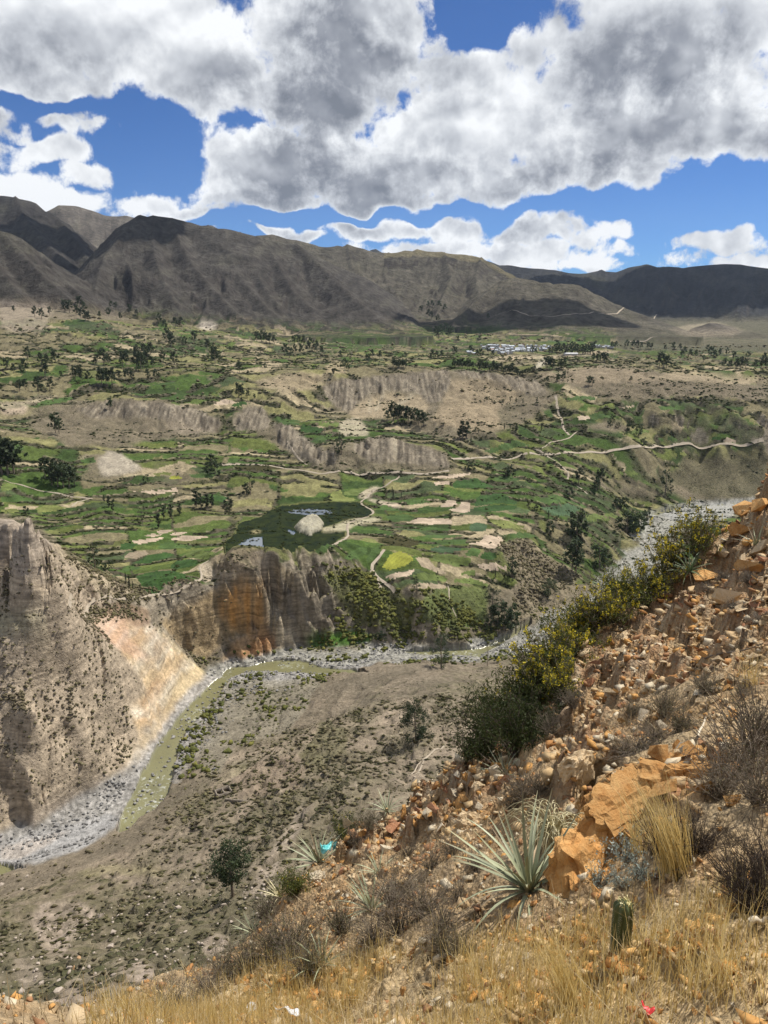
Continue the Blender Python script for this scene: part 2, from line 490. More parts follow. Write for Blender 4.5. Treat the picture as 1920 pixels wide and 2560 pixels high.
cz((1200,1350,44),(1300,1350,40),(1250,1450,28),(1300,1500,18),(1180,1480,28),(1150,1400,40),(1400,1400,22),(1350,1480,16),(1450,1340,30),(1540,1290,20),
   (1500,1380,17),(1420,1450,13),(1440,1500,9),(1240,1375,44),(1290,1400,33))
# lake plateau and fields
cz((620,1365,48),(560,1370,48),(590,1320,48),(700,1265,48),(850,1255,48),(940,1285,48),(800,1310,48),(720,1340,48),(880,1340,48),(660,1290,48))
cz((1000,1330,47),(1000,1250,49.5),(1200,1250,49),(1400,1250,42),(1300,1200,55),(900,1200,55),(1100,1180,61),(700,1220,55),(500,1270,52),(400,1350,50.5),
   (250,1330,56),(350,1420,50.5),(450,1400,50),(300,1250,62),(100,1230,70),(0,1180,82),(200,1150,78),(350,1200,66),(500,1180,66),(600,1130,72),(450,1140,76),
   (750,1185,61),(440,1440,50.3),(300,1380,53),(1100,1300,47),(1300,1280,46),(1100,1380,44),(1000,1390,45))
cz((1500,1220,38),(1560,1230,27),(1590,1265,14),(1700,1242,17),(1800,1232,20),(1920,1212,24),(1920,1150,44),(1750,1165,37),(1600,1175,44),(1550,1150,54),(1850,1190,30),(1680,1205,26),(1250,1130,66),
   (1800,1108,66),(1600,1112,67),(1400,1128,66),(1920,1090,72),(2100,1080,76),(1000,1178,62),(1150,1160,63))
cz((1900,1040,92),(1700,1040,90),(1500,1040,90),(1700,980,112),(1900,980,108),(1500,980,112),(1700,935,124),(1900,930,124),(1350,1050,86),(1400,1000,104))
cz((1380,945,124),(1440,920,132),(1510,914,135),(1580,922,132),(1650,935,127), line=True, step=15)
cz((1500,888,118),(1400,890,122),(1600,895,118),(1750,890,120))
# broken plateau with the big eroded cliff
cz((810,962,116),(868,946,123),(960,940,125),(1040,930,128),(1122,925,130),(1190,932,128),(1249,945,124),(1336,957,117), line=True, step=9)
cz((830,1010,97),(900,1010,96),(960,1003,97),(1010,985,104),(1040,975,108), line=True, step=9)
cz((1150,1000,103),(1130,960,116),(900,1062,83),(1080,1082,77),(820,1030,90),(1000,1090,76),(1230,1020,95),(1200,1085,80),(1300,1000,102),(1350,990,106),(1150,1050,88),(1060,1040,91))
cz((700,1062,88),(740,1085,83),(780,1108,79),(820,1130,76),(860,1105,80),(900,1097,82),(960,1099,81),(1060,1112,78),(1110,1145,69), line=True, step=7)
cz((690,1100,77),(740,1135,70),(790,1160,65),(840,1168,63.5),(960,1166,63.5),(1060,1170,62.5), line=True, step=7)
cz((780,1075,83),(850,1060,85),(880,1085,82))
cz((278,1003,112),(340,1006,111),(405,1009,110),(460,1015,107),(498,1024,103),(544,1047,94), line=True, step=8)
cz((250,1045,98),(330,1040,99),(420,1045,97),(500,1072,86),(550,1092,79), line=True, step=8)
cz((400,1110,80),(250,1110,85),(300,980,114),(500,982,113),(585,1045,92),(610,1022,99),(640,1018,100),(665,1040,93), line=False)
cz((600,1072,83),(640,1068,84),(0,1050,100),(100,1000,112),(0,980,122),(200,940,130),(400,930,132),(600,930,130),(700,985,112),(750,930,131),(0,900,145),(300,880,148),
   (600,880,140),(800,905,128),(-200,1000,125),(-200,1150,95))
cz((1300,875,128),(1100,870,130),(900,865,138),(1600,855,124),(1800,862,122),(1920,858,122),(2200,860,124),(700,855,140),(1450,870,125))
cr((0,830,1450),(300,830,1500),(600,838,1700),(150,775,1800),(0,770,1850),(200,800,1650),(400,815,1750),(700,842,1900),(900,838,2100),(1100,835,2200),(1400,835,2500),(1700,838,2900),(1920,838,2900),
   (-300,780,1800),(2300,840,2900))
for azd in range(-60, 61, 12):
    a = R_(azd)
    for r, z in ((3600, 150), (5200, 150), (9000, 150)): CP.append((math.sin(a)*r, math.cos(a)*r, z))
# this side of the river
cz((-100,2250,8),(0,2190,6),(200,2120,5),(330,2035,4),(420,1960,5),(560,1905,8),(640,1870,10),(720,1800,10),(800,1720,10),(930,1660,13),(1060,1655,15),(1180,1668,12),(1300,1640,8), line=True, step=8)
cz((700,1950,30),(600,1970,23),(850,1850,34),(960,1750,26),(1100,1720,28),(1150,1800,46),(1000,1850,46),(900,1950,62),(760,2050,58),(600,2100,48),(500,2050,32),
   (300,2150,20),(150,2200,18),(0,2280,36),(200,2290,48),(400,2230,56),(580,2240,75),(800,2100,74),(1000,1980,75),(700,2230,92),(500,2330,90),(300,2350,73),
   (100,2400,82),(0,2450,92),(250,2450,102),(400,2430,108),(0,2560,124),(200,2540,125),(450,2480,121),(-200,2400,80),(-200,2560,112))
# hidden ground behind the edge of the near slope
for azd, zz in ((-60, (184,152,112,60)), (-45, (184,150,108,40)), (-33, (184,150,None,None)), (-20, (181,150,None,None)), (-10, (178,147,None,None)), (0, (180,148,None,None)),
                (8, (183,153,104,None)), (16, (188,160,118,62)), (24, (194,170,130,72)), (32, (198,178,140,85)), (45, (206,190,160,120)), (60, (210,200,180,150))):
    a = R_(azd)
    for r, z in zip((28, 58, 115, 215), zz):
        if z is not None: CP.append((math.sin(a)*r, math.cos(a)*r, z))
CP.append((math.sin(R_(28))*350, math.cos(R_(28))*350, 30)); CP.append((math.sin(R_(45))*380, math.cos(R_(45))*380, 50))

rbf = RBF(CP)
LA = (R_(-62), R_(62), 420); LL = (math.log(20), math.log(9500), 900)
_A, _Lr = np.meshgrid(np.linspace(*LA), np.linspace(*LL))
BASE = GridField(*LA[:2], LA[2], *LL[:2], LL[2], rbf(_A, _Lr))

# ----------------------------------------------------------------- mountains: crest (u, v), distance of crest, distance of foot
MOUNTS = [
 dict(crest=[(-400,470),(-150,500),(0,488),(35,483),(75,500),(115,521),(160,560),(260,650),(420,760)], rc=4300, rb=3000, zb=330, seed=3, tone=0, gul=.5),
 dict(crest=[(60,560),(115,524),(145,508),(190,515),(260,534),(335,541),(420,560),(520,600)], rc=5200, rb=3600, zb=300, seed=5, tone=1, gul=.4),
 dict(crest=[(-400,520),(-150,560),(0,575),(55,592),(100,628),(150,664),(200,694),(250,735),(330,800),(420,860)], rc=2350, rb=1750, zb=190, seed=7, tone=2, gul=.55),
 dict(crest=[(80,790),(150,720),(205,660),(250,612),(290,566),(350,537),(430,543),(470,556),(520,560),(600,578),(650,591),(690,600),(740,607),(764,622),(840,664),(914,694),(960,722),(1007,752),(1050,795),(1085,845)], rc=2950, rb=1880, zb=150, seed=11, tone=2, gul=1.0),
 dict(crest=[(560,640),(640,588),(680,582),(740,598),(798,614),(840,613),(868,609),(900,618),(940,628),(972,630),(1041,623),(1111,630),(1203,642),(1250,668),(1307,700),(1400,760),(1500,830)], rc=3700, rb=2450, zb=160, seed=13, tone=3, gul=.8),
 dict(crest=[(900,640),(925,618),(940,613),(955,621),(990,660)], rc=6400, rb=5600, zb=300, seed=15, tone=4, gul=.2),
 dict(crest=[(1000,850),(1100,800),(1180,745),(1250,702),(1290,694),(1330,700),(1390,708),(1446,711),(1504,741),(1560,768),(1620,790),(1712,824),(1760,850)], rc=2950, rb=2250, zb=140, seed=17, tone=3, gul=.6),
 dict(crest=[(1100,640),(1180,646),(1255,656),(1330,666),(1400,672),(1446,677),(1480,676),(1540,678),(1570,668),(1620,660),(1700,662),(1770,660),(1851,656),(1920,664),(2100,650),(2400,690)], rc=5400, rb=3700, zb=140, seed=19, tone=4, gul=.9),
 dict(crest=[(1440,690),(1470,678),(1504,662),(1530,674),(1560,690)], rc=7200, rb=6600, zb=300, seed=21, tone=4, gul=.2),
 dict(crest=[(1690,845),(1730,820),(1770,806),(1805,808),(1850,824),(1930,840)], rc=2900, rb=2600, zb=124, seed=23, tone=1, gul=.2),
]
SPURS = [[(350,537,2950),(300,592,2760),(262,640,2600),(245,690,2420),(238,725,2280)], [(430,543,2950),(450,600,2750),(480,660,2550),(540,730,2300),(600,790,2100),(640,822,1960)],
 [(520,560,2950),(560,620,2750),(600,690,2500),(660,760,2250),(730,826,2000)], [(650,591,2950),(690,650,2700),(730,720,2450),(800,790,2200),(850,835,2050)], [(740,607,2950),(800,660,2720),(860,720,2480),(930,780,2270),(980,830,2120)],
 [(390,540,2950),(380,610,2700),(400,680,2450),(430,740,2250),(470,790,2100)], [(600,578,2950),(630,640,2720),(655,710,2450),(710,780,2200)],
 [(0,575,2350),(60,640,2150),(120,700,2000),(180,750,1900)], [(-100,560,2350),(-20,650,2100),(40,720,1950)], [(100,628,2350),(150,690,2150),(210,745,1960)],
 [(972,630,3700),(960,680,3400),(985,740,3000),(1040,800,2600)], [(1111,630,3700),(1130,690,3300),(1100,760,2900),(1080,820,2550)], [(1203,642,3700),(1190,690,3350),(1200,740,3000)], [(868,609,3700),(880,660,3400),(930,710,3100)],
 [(1250,702,2950),(1180,760,2700),(1120,820,2450)], [(1330,700,2950),(1300,760,2650),(1280,820,2400)], [(1446,711,2950),(1420,770,2650),(1400,830,2400)], [(1560,768,2950),(1530,812,2650)],
 [(1330,666,5400),(1350,720,4800),(1380,780,4200)], [(1620,660,5400),(1590,720,4800),(1610,780,4200)], [(1770,660,5400),(1790,720,4800),(1740,780,4200)], [(1900,662,5400),(1880,730,4700),(1900,790,4100)], [(1450,680,5400),(1480,740,4600),(1500,790,4100)],
 [(35,483,4300),(60,540,3900),(110,600,3500),(150,640,3200)], [(115,521,4300),(170,570,3900),(215,640,3400)], [(-60,500,4300),(-20,560,3900),(20,600,3500)]]
def spur_heights(x, y):
    best = np.full(x.shape, -1e3)
    jit = fbm(x/120, y/120, 4, 811)*38 + fbm(x/38, y/38, 3, 821)*13
    for sp in SPURS:
        W = [np.array(world_r(*p)) for p in sp]
        for a, b in zip(W[:-1], W[1:]):
            e = b - a; t = np.clip(((x - a[0])*e[0] + (y - a[1])*e[1])/(e[0]**2 + e[1]**2), 0, 1)
            d = np.hypot(x - a[0] - t*e[0], y - a[1] - t*e[1])
            z = a[2] + t*e[2] - np.maximum(d + jit*np.minimum(d/50, 1), 0)*.78
            best = np.maximum(best, z)
    return best
def mountain_heights(AZ, RR):
    best = np.full(AZ.shape, -1e3); which = np.full(AZ.shape, -1); S = np.zeros(AZ.shape)
    for k, m in enumerate(MOUNTS):
        ca = []; ce = []
        for (u, v) in m['crest']:
            a, e = azel(u, v); ca.append(a); ce.append(e)
        ca = np.array(ca); ce = np.array(ce)
        el = np.interp(AZ, ca, ce)
        side = np.clip(np.minimum(AZ - ca[0], ca[-1] - AZ)/.012 + 1, 0, 1)
        wob = fbm(AZ*7, RR*0 + m['seed'], 3, m['seed'])*.05
        rc = m['rc']*(1 + wob); rb = m['rb']*(1 + wob*.8)
        zc = H0 + rc*np.tan(el)
        s = (RR - rb)/(rc - rb)
        lat = AZ*m['rc']
        g = np.where(s < 1, np.sign(s)*np.abs(np.clip(s, -2, 1))**1.5, 1.0)
        z = m['zb'] + (zc - m['zb'])*g
        back = np.clip(s - 1, 0, None)*(rc - rb)
        z = z - back*.45
        # gullies run down the slope
        wx = fbm(lat/260, s*2.2, 3, m['seed'] + 40)*.55
        px = np.sin(AZ)*RR; py = np.cos(AZ)*RR
        g1 = ridged(lat/380 + wx, s*.8 + wx*.6, 4, m['seed'] + 50, .55) - .62
        g2 = ridged(px/560 + wx*.7, py/560 + wx, 6, m['seed'] + 60, .52) - .62
        g3 = ridged(px/150 + wx*1.5 + py/420, py/230 - wx, 4, m['seed'] + 90, .55) - .6
        gl = g1*.5 + g2*.75 + g3*.22
        env = np.clip(s*2.4, 0, 1)*np.clip((1.02 - s)*2.6, 0, 1)
        amp = m['gul']*(zc - m['zb'])*.40
        z = z + gl*amp*env + fbm(px/45, py/45, 3, m['seed'] + 70)*9*m['gul']*np.clip(env, 0, 1)
        z = np.where(s < -.06, -1e3, z)
        z = z - (1 - side)*4000
        win = z > best
        best = np.where(win, z, best); which = np.where(win, k, which); S = np.where(win, s, S)
    return best, which, S

# ================================================================= terrain mesh
def make_rows():
    r = 24.0; out = [r]
    for r1, k in ((80, .018), (300, .0066), (420, .0030), (478, .0013), (520, .0030), (1150, .0036), (2200, .0072), (4100, .0095), (7800, .022)):
        n = int(math.log(r1/r)/k)
        out += [r*math.exp(k*(i+1)) for i in range(n)]
        r = out[-1]
    return np.array(out)
ROWS = make_rows()
_in = np.linspace(R_(-34.5), R_(34.5), 770)
_o1 = -R_(34.5) - (np.linspace(0, 1, 32)[1:]**1.8)*(math.pi - R_(34.5))
AZS = np.concatenate([_o1[::-1], _in, -_o1])
NA, NR = len(AZS), len(ROWS)
AZ, RR = np.meshgrid(AZS, ROWS)
X = np.sin(AZ)*RR; Y = np.cos(AZ)*RR
LRR = np.log(RR)
AZC = np.clip(AZ, R_(-60), R_(60))

def project(x, y, z):
    cp, sp = math.cos(PITCH), math.sin(PITCH)
    dz = z - H0
    fwd = y*cp - dz*sp; up = y*sp + dz*cp
    fwd = np.where(fwd < 1e-3, 1e-3, fwd)
    return PW/2 + x/fwd*FPX, PH/2 - up/fwd*FPX

U0, V0 = project(X, Y, BASE(AZC, LRR))
ZE = BASE(AZC, LRR)                                   # shear the noise with height so that steep faces break into ledges, not curtains
SX = X + ZE*.55; SY = Y - ZE*.9
wa = fbm(SX/28, SY/28, 3, 101); wb = fbm(SX/28, SY/28, 3, 131)
wc = fbm(SX/8, SY/8, 2, 151); wd = fbm(SX/8, SY/8, 2, 171)
wamp = np.where(RR < 90, 0, 1)*sstep(90, 250, RR)
farbank0 = ((U0 > 1400) & (V0 > 1060) & (V0 < 1290) & (RR > 600)).astype(float)
wsize = np.clip(RR/420, .6, 2.2)*(1 - .8*farbank0)*np.where((U0 < 560) & (V0 > 1380) & (RR < 470), .45, 1)
Z0 = BASE(AZC + (wa*9 + wc*3.4)*wsize/RR*wamp, LRR + (wb*9 + wd*3.4)*wsize/RR*wamp)
U, V = project(X, Y, BASE(AZC, LRR))

def pmask(poly, soft=None, u=None, v=None, wob=0.0):
    """1 inside a polygon given in photograph pixels"""
    u = U if u is None else u; v = V if v is None else v
    P = np.array(poly, float)
    pad = 3 + wob*2
    sel = (u > P[:, 0].min() - pad) & (u < P[:, 0].max() + pad) & (v > P[:, 1].min() - pad) & (v < P[:, 1].max() + pad) & (np.abs(AZ) < R_(36) if u.shape == AZ.shape else True)
    out = np.zeros(u.shape, bool)
    if not sel.any(): return out
    uu = u[sel]; vv = v[sel]
    if wob:
        uu = uu + WOBU[sel]*wob; vv = vv + WOBV[sel]*wob*.6
    ins = np.zeros(uu.shape, bool)
    n = len(P)
    for i in range(n):
        x1, y1 = P[i]; x2, y2 = P[(i+1) % n]
        if y1 == y2: continue
        c = ((y1 > vv) != (y2 > vv)) & (uu < (x2 - x1)*(vv - y1)/(y2 - y1) + x1)
        ins ^= c
    out[sel] = ins
    return out
WOBU = fbm(X/14, Y/14, 2, 201); WOBV = fbm(X/14, Y/14, 2, 221)

def blur(a, n=1):
    for _ in range(n):
        b = a.copy(); b[1:-1] = (a[:-2] + 2*a[1:-1] + a[2:])/4; a = b
        b = a.copy(); b[:, 1:-1] = (a[:, :-2] + 2*a[:, 1:-1] + a[:, 2:])/4; a = b
    return a
def slope_of(Zz):
    dzr = np.gradient(Zz, axis=0)/np.gradient(RR, axis=0)
    dza = np.gradient(Zz, axis=1)/(np.gradient(AZ, axis=1)*RR)
    return np.hypot(dzr, dza), dza, dzr

def Yq(pts): return Q(pts, 500, 825, 1000/1659)
CLIFF = [Yq([(505,235),(580,205),(760,190),(900,180),(1030,165),(1042,215),(1005,290),(950,305),(900,262),(800,252),(700,265),(612,340),(540,300)]), Yq([(1040,162),(1200,178),(1400,208),(1440,262),(1380,275),(1250,222),(1100,195)]),
         Yq([(130,375),(200,318),(260,318),(292,370),(282,405),(150,418)]), Yq([(305,385),(360,388),(480,478),(560,498),(565,545),(450,552),(330,475)]), Yq([(640,475),(700,443),(800,448),(900,478),(1020,518),(1032,570),(850,552),(700,548),(640,505)]),
         Z('4', [(330,300),(480,262),(700,270),(860,300),(950,350),(930,395),(850,385),(740,340),(560,330),(400,340)])]
slope0, _, _ = slope_of(Z0)
cliffm = np.zeros(AZ.shape)
for p in CLIFF: cliffm = np.maximum(cliffm, pmask(p, wob=6) & (RR > 600))
cliffm = blur(cliffm, 2)
farbank = blur((pmask(Z('5', [(1150,470),(1659,455),(1659,720),(1300,720),(1150,640)]), wob=8) & (RR > 600)).astype(float), 4)
steep = np.maximum(blur(sstep(.75, 1.5, slope0), 2)*(1 - .85*farbank), cliffm*.9)
# weathered relief
Zt = Z0 + fbm(X/70, Y/70, 4, 301)*np.clip((RR - 150)/200, 0, 1)*np.where(RR > 480, np.where(RR > 800, 6.5, 3.6), 1.6)
SX = X + Z0*.75; SY = Y - Z0*1.1
rill = ridged(SX/17 + wa*.7, SY/17 + wb*.7, 4, 321) - .6
rill2 = ridged(AZ*RR/16 + wa*.6, SY/50 + wb*.5, 4, 325) - .6
left_mass = (U < np.interp(V, [1380,1500,1640,1712,1775,1833,1897,1940,2030,2090], [600,600,560,505,440,390,355,320,110,0])) & (V > 1380) & (V < 2080) & (RR < 470)
Zt = Zt + rill*steep*np.where(left_mass, 1.8, 2.8)*wamp + rill2*cliffm*8
RDq = np.min([np.hypot(X - p[0], Y - p[1]) for p in densify([world_z(*q_) for q_ in RIVER], 25)], axis=0)
hill = (RR < 345) & (RR > 60) & (V > 1640)
Zt = Zt + np.where(left_mass, (ridged(SX/26 + SY/60, SY/30, 5, 341, .6) - .6)*2.6 + fbm(SX/60, SY/60, 2, 343)*5, 0)*sstep(3, 18, Z0)
Zt = Zt + np.where(hill, fbm(X/12, Y/12, 4, 361)*.9 + (ridged(X/34 + wa, Y/60 + wb, 3, 365) - .6)*4.0*sstep(40, 70, RDq), 0)

# agricultural zone: terraces follow the contour
RW = np.array([world_z(*p) for p in RIVER])
def river_level(x, y):
    lv = np.zeros(x.shape); bd = np.full(x.shape, 1e9)
    for a, b in zip(RW[:-1], RW[1:]):
        e = b - a; t = np.clip(((x - a[0])*e[0] + (y - a[1])*e[1])/(e[0]**2 + e[1]**2), 0, 1)
        d = np.hypot(x - a[0] - t*e[0], y - a[1] - t*e[1])
        w = d < bd; bd = np.where(w, d, bd); lv = np.where(w, a[2] + t*e[2], lv)
    return lv, bd
RL, RD = river_level(X, Y)
RD0 = RD
no_ter = np.zeros(AZ.shape)
NOTER = [Z('4', [(140,300),(330,265),(700,265),(960,345),(950,400),(800,420),(500,460),(300,455),(130,380)]),
         Z('4', [(420,500),(480,470),(560,520),(620,560),(500,600),(340,600)]),
         Z('4', [(1000,340),(1100,280),(1200,370),(1330,440),(1440,540),(1340,545),(1200,440),(1080,400)]),
         Z('4', [(1380,190),(1500,160),(1659,155),(1659,350),(1480,300)]), Z('5', [(0,140),(280,125),(700,185),(760,250),(640,330),(520,400),(330,440),(180,400),(0,260)]),
         Z('5', [(0,425),(100,440),(270,490),(300,560),(200,575),(0,565)]), Z('4', [(1440,440),(1659,430),(1659,565),(1340,560)]),
         Z('5', [(620,160),(960,105),(1300,150),(1659,200),(1659,250),(1300,240),(1000,260),(800,200)]),
         Z('5', [(1290,520),(1659,505),(1659,700),(1300,690),(1200,640)]), Z('5', [(870,380),(960,345),(1060,380),(1040,400),(900,400)]),
         Z('6', [(0,60),(140,85),(330,260),(600,400),(440,430),(200,490),(0,600)]), Z('7', [(950,190),(1050,170),(1200,290),(1300,330),(1000,520),(1030,350)]),
         Z('5', [(880,590),(1000,620),(1200,640),(1150,690),(950,640)])]
for p in NOTER: no_ter = np.maximum(no_ter, pmask(p, wob=14))
valley = ((V > 800) & (V < 1470) & (RR > 430) & (RR < 2600))*(1 - steep)
agri = valley*(1 - blur(no_ter.astype(float), 3))
bter = valley*(1 - agri)*sstep(-.35, .05, fbm(X/130, Y/130, 2, 405))*.85*(1 - cliffm)
hill_ter = (RR > 110) & (RR < 430) & (V > 1640) & (RD0 > 45)
L_ = 12.5
qv = -(600**1.55/L_)/.55*RR**-.55                      # terrace spacing grows with the size of the slopes farther up the valley
qv = qv + fbm(X/190, Y/190, 3, 411)*3.6 + fbm(X/48, Y/48, 2, 413)*.75 + fbm(X/16, Y/16, 2, 415)*.16
qh = (Zt + fbm(X/40, Y/40, 2, 401)*3.5 + fbm(X/9, Y/9, 2, 403)*.6)/3.0
q = np.where(hill_ter, qh, qv)
kq = np.floor(q); fq = q - kq
seg, _ = cells(X/52 + kq*3.7, Y/300 + kq*1.3, 417)      # a terrace wall runs on for some way, then stops
plain = blur((pmask([(330,1330),(480,1240),(700,1215),(950,1190),(1250,1230),(1420,1290),(1250,1420),(1000,1470),(880,1390),(700,1380),(420,1480),(280,1440)], wob=20) & (RR > 430)).astype(float), 4)
ter_amt = np.clip(agri + bter + hill_ter*.5, 0, 1)
keep = (seg > .10 + .40*plain).astype(float)
stepH = np.where(hill_ter, 2.3, 1.25*np.clip(RR/620, .85, 3.0)**1.1)
Zt = Zt + stepH*(sstep(.74, .98, fq) - fq)*ter_amt*np.where(keep > 0, 1, .25)
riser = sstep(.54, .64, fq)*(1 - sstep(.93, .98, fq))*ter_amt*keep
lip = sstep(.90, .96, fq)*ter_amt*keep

# mountains
MZ, MW, MS = mountain_heights(AZC, RR)
far_rows = RR[:, 0] > 1700
SPZ = np.full(AZ.shape, -1e3); SPZ[far_rows] = spur_heights(X[far_rows], Y[far_rows])
MW = np.where((MW < 0) & (SPZ > Zt), 3, MW)
MZ = np.where(MW >= 0, np.maximum(MZ, SPZ), MZ)
MZ = np.where(RR > 1500, MZ, -1e3)
mnt = MZ > Zt
kb = sstep(0, 40, MZ - Zt)
Zt = np.where(mnt, MZ, Zt)

# flat water
LAKE = Q([(610,540),(640,480),(690,440),(690,390),(740,360),(830,335),(880,300),(960,275),(1090,262),(1250,250),(1410,248),(1500,290),(1500,325),(1440,345),(1340,355),(1230,392),(1200,410),(1190,428),(1300,420),(1335,432),(1330,460),(1260,490),(1130,515),(1000,530),(900,530),(760,540),(700,530)])
ISLAND = Q([(1035,400),(1080,365),(1130,337),(1185,350),(1205,385),(1190,415),(1130,440),(1060,432)])
WATERS = [Q([(990,303),(1050,290),(1150,290),(1250,305),(1265,322),(1200,328),(1090,330),(1000,318)]),
          Q([(700,508),(740,478),(800,458),(845,460),(855,488),(810,512),(740,520)]), Q([(985,418),(1005,412),(1040,432),(1035,445),(1000,432)])]
PONDS = [Q([(1520,475),(1560,450),(1620,445),(1659,450),(1659,520),(1600,515),(1540,500)]) + [], Z('7', [(420,165),(500,150),(600,165),(605,185),(560,200),(480,195),(425,185)]),
         Z('4', [(980,550),(1100,540),(1240,555),(1170,565),(1040,560)])]
PONDS = PONDS[1:]
RIVW = [Z('6', [(940,800),(962,745),(985,718),(1060,712),(1130,697),(1200,693),(1300,708),(1400,722),(1560,733),(1600,745),(1480,752),(1370,753),(1280,747),(1150,742),(1060,747),(1000,772),(985,800)])
        , Z('8', [(940,-10),(885,30),(830,85),(780,140),(700,250),(660,300),(640,360),(605,400),(585,450),(555,520),(515,590),(505,650),(545,640),(600,592),(670,555),(720,490),(742,440),(752,400),(762,340),(772,290),(802,240),(842,190),(892,120),(962,50),(990,-10)])
        , Z('8', [(-200,790),(0,788),(60,795),(115,800),(60,815),(0,832),(-200,860)])
        , [(1000,1625),(1060,1635),(1200,1640),(1330,1560),(1330,1545),(1200,1615),(1080,1612)]
        , Z('5', [(1150,750),(1190,728),(1250,712),(1380,700),(1560,695),(1659,690),(1659,700),(1500,706),(1380,712),(1260,728),(1230,745),(1180,758)])]
lake = pmask(LAKE, wob=6) & (RR > 480) & (RR < 760)
isl = pmask(ISLAND, wob=3) & (RR > 480) & (RR < 760)
lake &= ~isl
pond = np.zeros(AZ.shape, bool)
for p in PONDS: pond |= pmask(p, wob=4) & (RR > 480)
openw = np.zeros(AZ.shape, bool)
for p in WATERS: openw |= pmask(p, wob=3) & (RR > 480)
river = np.zeros(AZ.shape, bool)
for p in RIVW: river |= pmask(p, wob=5) & (Z0 < 16)
river &= RR > 200
Zt = np.where(lake | openw, 48.0 + np.where(openw, -.35, fbm(X/2.2, Y/2.2, 2, 431)*.35), Zt)
Zt = np.where(isl, 48.4 + 4.2*np.clip(blur(blur(isl.astype(float), 6), 4)*1.6 - .55, 0, 1)*(1 + .5*(ridged(X/5, Y/5, 3, 433) - .5)), Zt)
flood = (RD < 60) & (Z0 < RL + 6)
Zt = np.where(flood & ~river, np.maximum(Zt, RL - .2 + sstep(0, 14, RD)*.8) + fbm(X/3, Y/3, 3, 441)*.35, Zt)
Zt = np.where(river, RL - .8 + fbm(X/3.0, Y/1.6, 2, 443)*.10, Zt)

# final projection and visibility along each column
U, V = project(X, Y, Zt)
ELEV = (Zt - H0)/RR
VIS = ELEV >= np.maximum.accumulate(ELEV, axis=0) - 1e-3
slope1, _, _ = slope_of(Zt)

def place(u, v, rmin=25.0):
    """first ground point met by the sight line through a photograph pixel"""
    a, e = azel(u, v)
    x = np.interp(a, AZS, np.arange(NA)); i = int(x); f = x - i
    el = ELEV[:, i]*(1-f) + ELEV[:, min(i+1, NA-1)]*f
    t = math.tan(e)
    ok = np.where((el >= t) & (ROWS >= rmin))[0]
    j = ok[0] if len(ok) else NR - 1
    if j > 0 and el[j] != el[j-1]: k = np.clip((t - el[j-1])/(el[j] - el[j-1]), 0, 1)
    else: k = 1
    r = ROWS[j-1] + (ROWS[j] - ROWS[j-1])*k if j > 0 else ROWS[0]
    return ground(math.sin(a)*r, math.cos(a)*r)
def ground(x, y):
    a = math.atan2(x, y); r = math.hypot(x, y)
    fx = np.interp(a, AZS, np.arange(NA)); fy = np.interp(math.log(r), np.log(ROWS), np.arange(NR))
    i = min(int(fx), NA-2); j = min(int(fy), NR-2); p = fx - i; q2 = fy - j
    z = (Zt[j, i]*(1-p) + Zt[j, i+1]*p)*(1-q2) + (Zt[j+1, i]*(1-p) + Zt[j+1, i+1]*p)*q2
    return Vector((x, y, float(z)))

# ================================================================= ground colours (albedo) and scrub cover
def C3(*c): return np.array(c)
n_lo = fbm(X/90, Y/90, 3, 501); n_md = fbm(X/22, Y/22, 3, 511); n_hi = fbm(X/6, Y/6, 3, 521); n_vh = fbm(X/2.2, Y/2.2, 2, 531)
def mixc(c, col, t):
    t = np.asarray(t, float)
    return c + (np.asarray(col, float) - c)*t[..., None]
SCRUB = C3(.165, .138, .098); SOIL = C3(.235, .190, .135); DARK = C3(.095, .078, .05); OLIVE = C3(.105, .105, .045)
TAN = C3(.40, .32, .225); PALE = C3(.50, .44, .35); ROCK = C3(.27, .235, .195)
GREENS = np.array([(.066,.110,.026),(.046,.080,.022),(.090,.125,.032),(.125,.150,.042),(.155,.165,.060),(.070,.095,.042),(.19,.175,.080),(.32,.26,.17),(.36,.29,.20),(.17,.145,.085)])
col = np.broadcast_to(SCRUB, AZ.shape + (3,)).copy()
col = mixc(col, SOIL, np.clip(.45 + n_md*1.1, 0, 1)*.8)
col = mixc(col, OLIVE, np.clip(n_lo*1.3 + n_hi*.6 + .05, 0, 1)*.6)
veg = np.clip(.42 + n_lo*.35 + n_md*.2, 0, 1)

# how green the farmed ground is, by place
GK = np.array([(0,1000,.5),(0,1150,.6),(100,1250,.75),(0,1330,.75),(250,1100,.5),(400,1080,.35),(300,950,.42),(0,900,.45),(150,820,.42),(400,860,.48),(300,760,.4),(600,950,.5),(800,900,.45),
    (500,1120,.7),(650,1130,.8),(600,1220,.6),(450,1200,.3),(300,1210,.35),(750,1230,.75),(400,1330,.75),(300,1400,.8),(600,850,.5),(900,870,.75),(1100,860,.7),(1400,870,.7),(1650,855,.55),(1900,860,.4),
    (1000,900,.4),(1300,920,.35),(1600,930,.2),(1850,960,.35),(1450,1000,.75),(1300,1020,.6),(1700,1000,.55),(1500,1060,.8),(1800,1060,.8),(1200,1080,.8),(1100,1130,.7),(1400,1140,.85),(1700,1130,.7),
    (900,1200,.75),(1000,1280,.85),(1150,1250,.8),(1100,1180,.6),(1300,1250,.85),(1400,1300,.7),(1050,1350,.85),(1150,1390,.75),(1000,1400,.8),(1250,1350,.35),(1050,1480,.75),(1150,1560,.35),(900,1460,.5),(1500,1230,.5),
    (1650,1200,.25),(1800,1180,.2),(1300,1180,.6),(850,1010,.2),(1550,1300,.4),(700,960,.25)], float)
du = (U[..., None]*0 + 0)[..., 0]
num = np.zeros(AZ.shape); den = np.zeros(AZ.shape)
